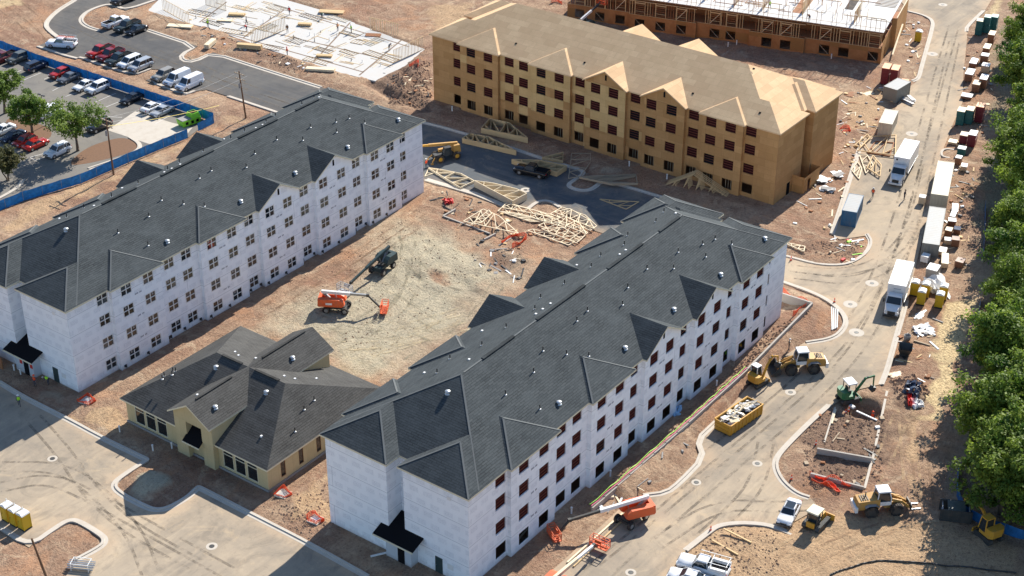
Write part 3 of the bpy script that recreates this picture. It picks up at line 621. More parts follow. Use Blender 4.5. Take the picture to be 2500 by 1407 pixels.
    # ---- windows
    for cc, vv, z, r in wins:
        nar = cc > 64*s and style == 'open'
        if style == 'glazed':
            f = link('window', WFR, T, (cc, vv+.02, z))
            for dx in (-.43, .43):
                for dz in (-.40, .40): setm(link('pane', WPN, f, (dx, .02, dz)), random.choice(('glass_dark', 'glass_dark', 'glass_dark', 'glass_room', 'glass_sky')))
            if random.random() < .7: link('sticker', STK, f, (random.choice((-.43, .43)), .008, .45))
        else:
            if r == 0:
                if style == 'open':
                    f = MB(); f.box((-WW/2+.03, 0, 0), (.06, .1, WH)); f.box((WW/2-.03, 0, 0), (.06, .1, WH)); f.box((0, 0, WH/2-.03), (WW-.1, .09, .06)); f.box((0, 0, -WH/2+.03), (WW-.1, .09, .06)); o = f.build('window_frame', 'dark_steel', T, (cc, vv+.1, z))
                    if nar: o.scale.x = .59
                elif random.random() < .8:
                    for k in range(4): board('stud', T, 'lumber_grey', (cc-.7+k*.47, vv+1.0, z-1.4), (cc-.7+k*.47, vv+1.0, z+1.6), .04, .09)
                continue
            w_ = setm(link('window', WBK, T, (cc, vv+.15, z)), random.choice(('maroon', 'hole_black') if random.random() < .25 else ('maroon',)))
            if nar: w_.scale.x = .59
            odd = style == 'osb' and random.random() < .03
            for k in range(3): sl_ = link('slat', WSL if not odd else unit('lumber_pale'), w_, (0, -.03, -.42+.42*k)); 
            if odd:
                for ch in w_.children: ch.scale = (WW-.05, .03, .09)
    return T, L, D, zr
def roof_z(D, v): return EAVE+(min(v, D-v)+OV)*PITCH_R
def vents(T, s, D, pipes, domes, boxes):
    for me_, lst in ((VPIPE, pipes), (VDOME, domes), (VBOX, boxes)):
        for u, v in lst: link({VPIPE: 'vent_pipe', VDOME: 'roof_vent', VBOX: 'box_vent'}[me_], me_, T, (u*s, v, roof_z(D, v)))
pipes = [(14, 5.5), (16, 2.2), (19.5, 5.6), (23, 6.8), (25.2, 5.0), (27.5, 3.4), (30.5, 7.2), (33, 7.4), (38, 5.6), (41, 6.8), (46, 7.2), (49.5, 5.4), (52.5, 6.6), (55.5, 4.2), (57, 5.6), (59.5, 5.2), (61, 3.5),
         (13, 14.5), (17, 15.8), (20, 13.4), (25, 13.6), (30, 13.0), (34, 15.0), (38, 14.2), (43, 13.6), (47, 14.8), (50, 13.2), (54, 15.2), (58, 13.4), (62, 14.6)]
domes = [(18.6, 1.4), (32.6, 1.6), (43.6, 1.6), (54.7, 1.4), (66.5, 1.5)]; boxes = [(13.5, 16.8), (15.8, 12.0), (25.0, 17.2), (28, 11.4), (29.4, 11.4), (31, 11.4), (44.8, 17.0), (46, 11.3), (47.4, 11.3), (60, 11.6)]
BA, L_, D_, zr_ = apartment('apartment_block', 'four storey white wrapped block with glazed white windows facing the courtyard', (AX, AY, 0), 0, 1.0, 'glazed')
vents(BA, 1, D_, pipes, domes, boxes)
BB, L_, D_, zr_ = apartment('apartment_block', 'four storey white wrapped block with open maroon windows beside the road', (BX, BY, 0), 0, 1.0, 'open')
vents(BB, 1, D_, pipes, domes, boxes)
CS = .966
BC, LC, DC, zrc = apartment('apartment_block', 'four storey block sheathed in bare brown board with unshingled roof', (207.1, 170.4, 0), R(-90), CS, 'osb')
for u, v in ((17, 2.2), (31.5, 2.2), (53, 2.1), (65.5, 2.0), (60, 9.0)):
    b = MB(); b.box((0, 0, 0), (.35, .35, .06)); o = b.build('roof_hole', 'hole_black', BC, (u*CS, v, roof_z(DC, v)+.02)); o.rotation_euler.x = math.atan(PITCH_R)
# dome on each dark hip end
for T in (BA, BB): link('roof_vent', VDOME, T, (9.2, 9.9, EAVE+(9.2-1.3)*PITCH_R))
# ---- end wall details: porch with lean-to roof, doors, small signs, base sockets
def porch(T, osb=False):
    D = D_
    b = MB(); wm = 'house_wrap' if not osb else 'osb_wall'
    b.box((.25, 9.0, 1.35), (2.9, 3.6, 2.9)); o = b.build('porch_wall', wm, T)
    b = MB(); v0, v1 = 6.3, 12.0
    b.prism([(-2.0, v0), (1.78, v0), (1.78, v1), (-2.0, v1)], 0, .16)
    for i, v in enumerate(b.v): b.v[i] = (v[0], v[1], v[2]+2.95+(v[0]+2.0)*.36)
    b.build('porch_roof', ['hole_black'], T)
    b = MB(); b.box((-2.02, 9.15, 2.97), (.06, 5.74, .2)); b.box((-.1, 6.27, 3.6), (.01, .06, .2)); b.build('porch_fascia', 'trim_cream', T)
    b = MB(); b.box((-1.22, 8.6, 1.05), (.06, .95, 2.1)); b.build('door', 'hole_black', T)
    b = MB(); b.box((-.03, 4.2, 1.1), (.06, 1.0, 2.15)); d = b.build('door', 'teal_dark', T); b = MB(); b.box((-.1, 4.55, 1.05), (.08, .05, .12)); b.build('handle', 'steel', d)
    b = MB(); b.box((-.03, 2.6, 1.6), (.03, .8, .7)); b.build('notice_board', 'pvc_white', T); b = MB(); b.box((-.03, 2.6, 11.0), (.03, .5, .45)); b.build('notice_board', 'pvc_white', T)
    b = MB(); b.box((1.77, 9.5, 9.6), (.06, .4, 1.3)); b.build('slot_window', 'hole_black', T)
porch(BA); porch(BB)
b = MB(); b.box((-1.22, 7.55, 1.7), (.04, .5, .6)); b.build('red_notice', 'red_plastic', BA); b = MB(); b.box((-1.22, 9.6, 1.7), (.04, .5, .6)); b.build('red_notice', 'red_plastic', BA)
# timber screen beside the far bay of the near-left block
o = MB(); o.box((-2.4, 14.6, .9), (.12, 5.0, 1.8)); o.build('timber_screen', 'lumber_red', BA); 
for k in range(14): board('stud', BA, 'lumber_grey', (-2.45, 12.3+k*.36, 1.8), (-2.45, 12.3+k*.36, 3.3), .09, .05)
bk = MB(); bk.box((0, 0, 0), (.34, .14, .30)); bk.box((.1, -.06, -.2), (.12, .12, .2)); SOCK = bk.data('service_box', 'dark_plastic')
for u in (7.4, 11.4, 15.6, 16.0, 18.6, 21.6, 23.0, 26.6, 30.9, 31.4, 33.4, 34.4, 38.0, 42.2, 44.6, 45.8, 49.4, 53.8, 56.2, 57.2, 60.4, 64.6):
    inb = any(a < u < c for a, c, k in BAYS_F); link('service_box', SOCK, BA, (u, -.08-(BUMP if inb else 0), .5))
# row marks left by the sheathing crew: small dark stencils between storeys
st = MB()
for k in range(5): st.box((-.5+.2*k+(.18 if k > 2 else 0), 0, 0), (.09, .012, .22), ry=.3)
STEN = st.data('stencil_mark', 'denim')
for T, vv in ((BA, 1), (BB, 1)):
    for u in (11.1, 26.4, 37.6, 48.8, 60.1):
        for z in (3.35, 6.6, 9.9): link('stencil_mark', STEN, T, (u, -BUMP-.008, z))
# brown block: doorless entry box in its right hand recess
b = MB(); wallseg(b, (LC+2.1, 6.2*CS), (LC+2.1, 11.6*CS), -.1, 2.9, [(1.2, 2.3, 0, 2.2)]); wallseg(b, (LC-.3, 6.2*CS), (LC+2.1, 6.2*CS), -.1, 2.9); wallseg(b, (LC+2.1, 11.6*CS), (LC-.3, 11.6*CS), -.1, 2.9); b.build('entry_box', 'osb_wall', BC)
b = MB(); b.box((LC+.02, 4.6, 1.0), (.04, .95, 2.1)); b.build('door_opening', 'hole_black', BC)
# ------------------------------------------------------------ single storey clubhouse between the white blocks
CL = thing('clubhouse', 'low yellow sheathed clubhouse with dark hipped roof and tall entry gable', 'building', (107.2, 114.9, 0), 0)
def lc(x, y): return (x-107.2, y-114.9)
cw, cdp, ch_ = 20.2, 24.2, 3.45
b = MB(); hiproof(b, -.5, cw+.5, -.5, cdp+.5, 3.6, ridge=((9.1, 5.2, 8.4), (9.1, 16.8, 8.4))); b.build('roof', ['shingle_club', 'trim_cream'], CL, fix=False)
gy0, gy1 = 8.1, 14.5; gm = (gy0+gy1)/2
def gab_u(b, u0, u1, v0, v1, ze, zr, th=.2):       # gable roof with its ridge along u
    vm = (v0+v1)/2
    for s, a in ((-1, v0), (1, v1)):
        f = [Vector((u0, a, ze)), Vector((u1, a, ze)), Vector((u1, vm, zr)), Vector((u0, vm, zr))]
        slope(b, f if s < 0 else [f[1], f[0], f[3], f[2]], 0); lo = [p-Vector((0, 0, th)) for p in f]
        b.face([f[0], f[3], lo[3], lo[0]], 1); b.face([f[1], lo[1], lo[2], f[2]], 1); b.face([f[0], lo[0], lo[1], f[1]], 1); b.face(lo[::-1], 1)
b = MB(); gab_u(b, -1.4, 20.6, gy0-.35, gy1+.35, 6.35, 8.47); b.build('gable_roof', ['shingle_club', 'trim_cream'], CL, fix=False)
def ops3(start, n=3, w_=1.62, gap=.2): return [(start+i*(w_+gap), start+i*(w_+gap)+w_, .5, 3.2) for i in range(n)]
b = MB(); wins = []
# front wall faces -x: run it from large v to small v so that the outside lies on the right hand
fo = [(cdp-(137.6-114.9)+0, 0, 0, 0)]
left = [(cdp-22.7+i*1.98, cdp-22.7+i*1.98+1.72, .5, 3.25) for i in range(3)]; right = [(cdp-7.35+i*1.98, cdp-7.35+i*1.98+1.72, .5, 3.25) for i in range(3)]
wallseg(b, (0, cdp), (0, 0), -.1, ch_, left+right, depth=.12)
side = [(2.2, 3.0, .75, 2.95), (5.3, 6.1, .75, 2.95), (8.4, 9.2, .75, 2.95), (12.5, 13.3, .75, 2.95), (16, 16.8, .75, 2.95)]
wallseg(b, (0, 0), (cw, 0), -.1, ch_, side, depth=.12); wallseg(b, (cw, 0), (cw, cdp), -.1, ch_); wallseg(b, (cw, cdp), (0, cdp), -.1, ch_)
b.build('wall', 'sheath_yellow', CL, fix=False)
# tall entry and rear gable walls
for u, back in ((-.75, False), (20.0, True)):
    b = MB(); op = [(2.0, 4.6, -.05, 5.3)]
    if not back:
        wallseg(b, (u, gy1), (u, gy0), -.1, 6.3, op, depth=.9); b.face([(u, gy1, 6.3), (u, gm, 8.3), (u, gy0, 6.3)], 0, [(0, 6), (3, 8), (6, 6)])
        wallseg(b, (u, gy0), (9, gy0), -.1, 6.3); wallseg(b, (9, gy1), (u, gy1), -.1, 6.3)
    else:
        wallseg(b, (u, gy0), (u, gy1), -.1, 6.3); b.face([(u, gy0, 6.3), (u, gy1, 6.3), (u, gm, 8.3)], 0, [(0, 6), (6, 6), (3, 8)]); wallseg(b, (9, gy0), (u, gy0), -.1, 6.3); wallseg(b, (u, gy1), (9, gy1), -.1, 6.3)
    b.build('gable_wall', 'sheath_yellow', CL, fix=False)
b = MB(); b.box((.3, gm, 2.6), (.06, 3.4, 5.6)); b.build('entry_recess', 'hole_black', CL)
b = MB(); b.prism([(-1.5, gy0+1.75), (.2, gy0+1.75), (.2, gy1-1.85), (-1.5, gy1-1.85)], 0, .15)
b.v = [(x, y, z+2.75+(x+1.5)*.75) for x, y, z in b.v]; b.build('entry_canopy', 'hole_black', CL)
b = MB(); b.box((-1.52, gm-.05, 2.78), (.06, 2.86, .2)); b.build('canopy_fascia', 'trim_cream', CL)
b = MB(); b.box((-.1, cdp/2, .12), (.12, cdp+.2, .34)); b.box((cw/2, -.1, .12), (cw, .12, .34)); b.build('plinth', 'concrete_grey', CL)
for i, (a, c, e, f) in enumerate(left+right):
    v = cdp-(a+c)/2; fr = MB()
    for y in (-.83, .83): fr.box((0, y, 1.87), (.08, .08, 2.74))
    for z in (.54, 2.42, 3.2): fr.box((0, 0, z), (.07, 1.6, .09))
    o = fr.build('window', 'trim_cream', CL, (.05, v, 0))
    for z0, z1 in ((.6, 2.37), (2.47, 3.15)):
        g_ = MB(); g_.box((.04, 0, (z0+z1)/2), (.012, 1.58, z1-z0)); g_.build('pane', 'glass_dark', o)
for a, c, e, f in side:
    fr = MB()
    for x in (-.37, .37): fr.box((x, 0, 1.85), (.07, .06, 2.2))
    for z in (.79, 2.91): fr.box((0, 0, z), (.68, .06, .07))
    o = fr.build('window', 'crate_brown', CL, ((a+c)/2, .04, 0)); g_ = MB(); g_.box((0, .03, 1.85), (.68, .012, 2.06)); g_.build('pane', 'glass_dark', o)
bx = MB(); bx.bar((9.1, 6.2, 8.45), (9.1, 10.2, 8.45), .34, .12); bx.build('ridge_vent', 'shingle_club', CL); bx = MB(); bx.bar((9.1, 12.4, 8.45), (9.1, 15.8, 8.45), .34, .12); bx.build('ridge_vent', 'shingle_club', CL)
bx = MB(); bx.bar((.2, gm, 8.52), (6.2, gm, 8.52), .3, .1); bx.build('ridge_vent', 'shingle_club', CL); bx = MB(); bx.bar((11.5, gm, 8.52), (19.2, gm, 8.52), .3, .1); bx.build('ridge_vent', 'shingle_club', CL)
def czf(u): return 3.6+(u+.5)*(4.8/9.6)
def czr(v): return 3.6+(v+.5)*(4.8/5.7)
for u, v, m_ in ((7.4, 15.3, VDOME), (7.2, 6.6, VDOME), (2.6, 3.2, VBOX)): link('roof_vent' if m_ is VDOME else 'box_vent', m_, CL, (u, v, czf(u)))
for v, u in ((2.2, 9.0), (2.4, 11.0), (1.0, 6.0)): link('vent_pipe', VPIPE, CL, (u, v, czr(v)))
def gz(v): return 8.47-abs(v-gm)*(2.12/3.55)
for u, v, m_ in ((1.4, gm-1.9, VDOME), (14.8, gm-1.9, VDOME), (1.9, gm+1.6, VBOX), (12.0, gm+1.7, VBOX)): link('roof_vent' if m_ is VDOME else 'box_vent', m_, CL, (u, v, gz(v)))
for u, v in ((11, 7.2), (11.6, 6.0), (11, 15.0), (11.6, 16.2), (14.5, 5.2)): link('box_vent', VBOX, CL, (u, v, 3.6+(20.7-u)*(4.8/11.6)))
for u, v in ((4, 19.6), (5.2, 20.3), (3.2, 20.6), (5.6, 21.3), (4.4, 21.6)): link('vent_pipe', VPIPE, CL, (u, v, 3.6+(cdp+.5-v)*(4.8/7.9)))
# ------------------------------------------------------------ half framed block at the top
DL = 62.0; DA = R(-75.8)
do = Vector((268.55, 113.7, 0))-Vector((math.cos(DA), math.sin(DA), 0))*DL
BD = thing('half_framed_block', 'two storey red brown timber block still being framed with white deck', 'building', do, DA)
inv = Matrix.Rotation(-DA, 3, 'Z')
def dl(px, py, z): return inv @ (P(px, py, z)-do)
ZX = lambda x, y: (1640+x*640/1876, y*480/1407)
wu = [dl(*ZX(x, y), 1.5).x for x, y in ((85, 190), (200, 225), (305, 238), (417, 258), (555, 265), (688, 285), (822, 305), (945, 338), (1085, 360), (1230, 370), (1438, 404))]
wu = [u for u in wu]+[wu[0]-4.2*(k+1) for k in range(6)]
bays = [(0, 13, -.0), (13, 26.5, -.6), (26.5, 37, 0), (37, 47.6, -.6), (47.6, DL, 0)]
b = MB()
for a, c, v in bays:
    ops = [(u-.95-a, u+.95-a, .65, 2.35) for u in wu if a+1 < u < c-1]
    for cell in wallseg(None, (a, v), (c, v), -.1, 3.15, ops)[0]:
        x0, x1, z0, z1 = a+cell[0]+.008, a+cell[1]-.008, cell[2]+.004, cell[3]-.004
        bs = MB(); bs.box(((x0+x1)/2, v, (z0+z1)/2), (x1-x0, .03, z1-z0)); bs.build('panel', random.choice(['osb_red', 'osb_red', 'osb_wall']), BD)
    if v < 0:
        for x in (a, c): bs = MB(); bs.box((x, -.3, 1.55), (.03, .6, 3.2)); bs.build('panel', 'osb_red', BD)
wallseg(b, (DL, 0), (DL, 8.5), -.1, 3.15, [(3.2, 4.1, 0, 2.1)]); wallseg(b, (DL, 8.5), (DL+.9, 8.5), -.1, 6.2); wallseg(b, (DL+.9, 8.5), (DL+.9, 20), -.1, 6.2); wallseg(b, (DL, 0), (DL, 8.5), 3.15, 4.6); b.build('end_wall', 'osb_wall', BD)
b = MB(); b.box((DL/2, 4.2, 1.5), (DL-.6, .1, 3.2)); b.box((DL/2, 4.2, 4.7), (DL-.6, .1, 2.8)); b.build('inner_wall', 'crate_brown', BD)
b = MB(); b.box((DL/2, 10, 3.22), (DL-.1, 19.8, .14)); b.build('lower_floor', 'lumber_red', BD)
b = MB(); b.box((DL/2, 10, 6.42), (DL, 20.4, .1)); b.build('upper_deck', 'deck_white', BD)
b = MB(); b.box((DL/2, .06, 6.2), (DL, .06, .32)); b.build('rim_board', 'crate_brown', BD)
for k in range(60): board('joist_end', BD, 'lumber', (.5+k*1.03, -.02, 6.12), (.5+k*1.03, -.02, 6.34), .06, .06)
for a, c, v in bays:        # stud walls of the second storey
    board('plate', BD, 'lumber', (a, v, 3.22), (c, v, 3.22), .1, .06); board('plate', BD, 'lumber', (a, v, 5.98), (c, v, 5.98), .1, .09)
    u = a+.1
    while u < c:
        if not any(abs(u-w_) < .9 for w_ in wu): board('stud', BD, random.choice(['lumber', 'lumber_red', 'lumber']), (u, v, 3.25), (u, v, 5.94), .05, .1)
        u += .52
    for w_ in wu:
        if a+.9 < w_ < c-.9:
            for z in (3.95, 5.6): board('header', BD, 'lumber', (w_-1, v-.01, z), (w_+1, v-.01, z), .1, .16 if z > 5 else .06)
            for z in (4.35, 4.75, 5.15): board('rail', BD, 'lumber_red', (w_-.95, v+.08, z), (w_+.95, v+.08, z), .03, .09)
            for x in (-1, 1): board('stud', BD, 'lumber', (w_+x, v-.01, 3.25), (w_+x, v-.01, 5.94), .08, .1)
            if random.random() < .5: board('brace', BD, 'lumber_pale', (w_-1.0, v-.09, 3.4), (w_+1.0, v-.09, 5.7), .03, .09)
            if random.random() < .5: board('brace', BD, 'lumber_grey', (w_-.9, v-.05, 2.3), (w_+.8, v-.05, .7), .03, .09)
u = 6.0                    # open frames standing on the deck edge
while u < DL-.5:
    wd = random.choice((1.9, 2.1, 1.0)); h_ = random.choice((2.3, 2.5)); mt = random.choice(['lumber_grey', 'lumber', 'galv'])
    for x in (0, wd): board('stud', BD, mt, (u+x, .15, 6.47), (u+x, .15, 6.47+h_), .05, .09)
    board('header', BD, mt, (u, .15, 6.47+h_), (u+wd, .15, 6.47+h_), .09, .07); board('rail', BD, 'lumber_grey', (u, .15, 7.0), (u+wd+.8, .15, 7.0), .09, .05); u += wd+.8
for k in range(60):         # partitions just begun further back on the deck
    u = random.uniform(2, DL-4); v = random.uniform(3, 18); l_ = random.uniform(2, 6); an = random.choice((0, R(90), 0))
    q = Vector((u+math.cos(an)*l_, min(v+math.sin(an)*l_, 19.5), 6.53)); board('plate', BD, random.choice(['lumber', 'lumber_pale', 'lumber_red']), (u, v, 6.53), q, .1, .06)
for k in range(90):
    u = random.uniform(1, DL-4); v = random.choice((3.2, 6.4, 9.5, 13))+random.uniform(-.1, .1); board('stud', BD, random.choice(['lumber', 'lumber_pale', 'lumber_red']), (u, v, 6.47), (u+random.uniform(-.2, .2), v, 6.47+random.uniform(1.6, 2.6)), .05, .09)
for k in range(9):          # partitions framed up on the deck
    u0 = (4, 9, 15, 21, 27, 33, 38.5, 46, 56)[k]; v0 = (2.2, 3.0, 2.0)[k % 3]; l_ = (6, 7.5, 5)[k % 3]
    for z in (6.5, 8.95): board('plate', BD, 'lumber_pale', (u0, v0, z), (u0, v0+l_, z), .09, .06)
    v = v0
    while v < v0+l_: board('stud', BD, random.choice(('lumber', 'lumber_pale', 'lumber_red')), (u0, v, 6.53), (u0, v, 8.92), .06, .09); v += .62
b = MB(); b.box((DL-8.5, 12.5, 6.475), (1.6, 7, .02)); b.build('stair_opening', 'trash_dark', BD); b = MB(); b.box((DL-17, 8, 6.475), (2.2, 9, .02)); b.build('stair_opening', 'lumber_red', BD)
for k in range(8): board('joist', BD, 'lumber', (DL-4.4, 13.2+k*.75, 6.5), (DL-.4, 13.2+k*.75, 6.5), .05, .12)
board('plate', BD, 'lumber_pale', (DL+.8, 8.5, 6.3), (DL+.8, 20, 6.3), .12, .2); board('plate', BD, 'lumber_pale', (DL+1.6, 3, 1.2), (DL+1.2, 14, 3.2), .3, .05)
# ------------------------------------------------------------ concrete slab of the next block, with wall frames going up
b = MB(); b.prism([(p.x, p.y) for p in SLAB], -.15, .14); paint('clod_dark', (.20, .14, .10), .95, dirt=.5); SB = b.build('foundation_slab', 'slab_white'); tag(SB, 'pale concrete foundation slab strewn with timber at the top left', 'foundation')
for a, c in (((586, 98), (700, 20)), ((760, 157), (860, 50)), ((529, 75), (900, 180)), ((560, 55), (960, 150)), ((660, 10), (1010, 118)), ((870, 190), (990, 90)), ((480, 60), (560, 0))):
    p, q = P(*a, .14), P(*c, .14); d = (q-p).normalized(); b = MB(); b.bar(p+d*1.2+Vector((0, 0, -.02)), q-d*1.2+Vector((0, 0, -.02)), .32, .06); b.v = [(x-SB.location.x, y, z) for x, y, z in b.v]; b.build('footing_trench', 'clod_dark', SB)
Z2 = lambda x, y, z=.14: P(380+x*.2985, y*.2985, z)
def stud_wall(p0, p1, h, label, mat='lumber', sp=.41, flat=False, z=.14):
    p0 = Vector(p0); p1 = Vector(p1); L = (p1-p0).length; an = math.atan2(p1.y-p0.y, p1.x-p0.x)
    T = thing('stud_frame', label, 'timber frame', (p0.x, p0.y, z), an, 'timber wall frames on the slab')
    if not flat:
        for zz in (.03, h-.03): board('plate', T, mat, (0, 0, zz), (L, 0, zz), .09, .05)
        u = .03
        while u < L: board('stud', T, random.choice([mat, 'lumber_pale']), (u, 0, .05), (u, 0, h-.05), .045, .09); u += sp
    else:
        for v in (0, h): board('plate', T, mat, (0, v, .05), (L, v, .05), .045, .09)
        u = .03
        while u < L: board('stud', T, mat, (u, .03, .05), (u, h-.03, .05), .045, .09); u += sp*1.5
    return T
stud_wall(Z2(785, 358), Z2(1072, 240), 2.7, 'standing stud wall in the middle of the pale slab')
stud_wall(Z2(1950, 515), Z2(2190, 405), 2.6, 'standing stud wall at the right end of the pale slab', 'lumber')
stud_wall(Z2(1755, 245), Z2(1990, 300), 2.6, 'standing stud wall on the rear edge of the pale slab', 'lumber', .5)
stud_wall(Z2(410, 40), Z2(580, 90), 2.8, 'standing stud wall near the top edge above the slab', 'lumber_grey', .35)
stud_wall(Z2(60, 80), Z2(280, 200), 2.4, 'standing stud wall by the kerb at the left of the slab', 'lumber', .6)
for i, (a, c, l) in enumerate((((500, 255), (760, 300), 'wall frame lying flat on the left front edge of the slab'), ((860, 392), (1010, 420), 'small wall frame lying flat at the front of the slab'), ((1690, 435), (1950, 520), 'wall frame lying flat beside the right hand stud wall'), ((1170, 130), (1340, 180), 'wall frame lying flat at the rear of the slab'),
      ((1590, 350), (1690, 370), 'short wall frame lying flat near the middle right of the slab'), ((250, 100), (450, 140), 'wall frame lying flat at the far left of the slab'), ((1200, 490), (1400, 540), 'wall frame lying flat on the front right edge of slab'))):
    stud_wall(Z2(*a), Z2(*c), 1.9, l, 'lumber_grey' if i % 2 else 'lumber', .42, True)
for (a, c), l in zip((((620, 60), (800, 100)), ((900, 60), (1020, 95)), ((1400, 140), (1560, 190)), ((1060, 330), (1180, 370)), ((1280, 400), (1420, 440)), ((1500, 420), (1620, 460)), ((1760, 380), (1880, 330)), ((380, 180), (520, 220)), ((900, 260), (1010, 210)), ((1500, 270), (1640, 310))), ('behind the left stacks on the slab', 'at the far rear edge of the slab', 'behind the middle of the slab', 'just left of the slab centre', 'at the front centre of the slab', 'right of the slab centre', 'below the rear stud wall', 'at the left end of the slab', 'right beside the middle stud wall', 'at the rear right of the slab')):
    stud_wall(Z2(*a), Z2(*c), random.choice((1.4, 2.2)), 'wall frame lying flat '+l, random.choice(['lumber', 'lumber_grey', 'lumber_pale']), .4, True)
for i, (x, y) in enumerate(((1130, 320), (1200, 345), (1300, 300), (1350, 270), (1420, 340), (1480, 300), (1600, 500), (1690, 510), (1840, 540), (1300, 340), (1260, 290), (1560, 240), (940, 150), (880, 190), (1000, 130), (330, 150))):
    p = Z2(x, y); b = MB(); b.cyl((0, 0, 0), (0, 0, random.uniform(.4, .9)), .06, .06, 8); b.cyl((0, 0, 0), (0, 0, .05), .12, .12, 8)
    tag(b.build('stub_pipe', 'pvc_white' if i % 3 else 'dark_plastic', None, p), 'short plumbing stub pipe standing up out of the pale slab', 'pipe', 'stub pipes in the slab')
def lumber_stack(p, rz, L, wd, h, label, mat='lumber', rows=5, cols=6, group='lumber stacks'):
    T = thing('lumber_stack', label, 'lumber', p, rz, group); random.seed(int(abs(p[0]*7)))
    for sx in (-.32, .32): board('skid', T, 'lumber_grey', (sx*L, -wd/2, .04), (sx*L, wd/2, .04), .09, .08)
    for r in range(rows):
        for c in range(cols):
            y = -wd/2+(c+.5)*wd/cols; j = random.uniform(-.06, .06)
            board('plank', T, mat, (-L/2+j, y, .08+(r+.5)*(h-.08)/rows), (L/2+j, y, .08+(r+.5)*(h-.08)/rows), wd/cols*.94, (h-.08)/rows*.92)
    return T
for (x, y, rz, L, wd, h, l, mt) in ((200, 225, -62, 4.9, 1.5, .35, 'pale timber stack on the bare soil left of the slab', 'lumber_pale'), (448, 380, 20, 3.4, 1.0, .9, 'wrapped pale timber stack standing on the notched kerb', 'lumber_pale'), (770, 405, -65, 4.8, 1.0, .9, 'long timber stack on the dark soil in front of the slab', 'lumber'),
      (1350, 585, -62, 5.4, 1.2, .5, 'greenish long timber stack at the right end of the access road', 'lumber_pale'), (665, 130, -60, 3.2, 1.0, .5, 'timber stack lying on the rear left of the slab', 'lumber'), (565, 175, -60, 3.0, .9, .3, 'low timber stack in the left middle of the slab', 'lumber_pale'), (1220, 210, -60, 2.6, 1.0, .5, 'timber stack in the centre rear of the slab', 'lumber'),
      (1380, 465, -60, 3.0, .9, .4, 'timber stack near the front right of the slab', 'lumber'), (1780, 290, -60, 3, 1.6, .12, 'reddish sheets laid on the right rear of the slab', 'lumber_red'), (1440, 110, -62, 5, 1.6, .25, 'loose timber stack on the soil behind the slab', 'lumber')):
    p = Z2(x, y, .14)
    if not bool(inpoly(np.array([p.x]), np.array([p.y]), SLAB)[0]): p = Vector((p.x, p.y, max(0, ground_z(p))))
    lumber_stack(p, R(rz), L, wd, h, l, mt, rows=3 if h > .3 else 2, cols=5, group='lumber stacks around the slab')
rnd = random.Random(3)
for k in range(85):         # single boards left lying about on the slab
    for _ in range(40):
        p = Z2(rnd.uniform(200, 2000), rnd.uniform(20, 560))
        if bool(inpoly(np.array([p.x]), np.array([p.y]), SLAB)[0]) and dpoly(np.array([p.x]), np.array([p.y]), SLAB)[0] > 2.5: break
    T = thing('loose_board', 'single timber board lying loose on the pale slab', 'board', p, rnd.choice((R(-90), 0, R(-80), R(12))), 'boards lying on the slab'); l_ = rnd.uniform(2, 4.5)
    for j in range(rnd.choice((1, 1, 2))): board('board', T, rnd.choice(['lumber', 'lumber_pale', 'lumber_grey']), (-l_/2, j*.5, .025+.0), (l_/2, j*.5+rnd.uniform(-.2, .2), .025), .14, .05)
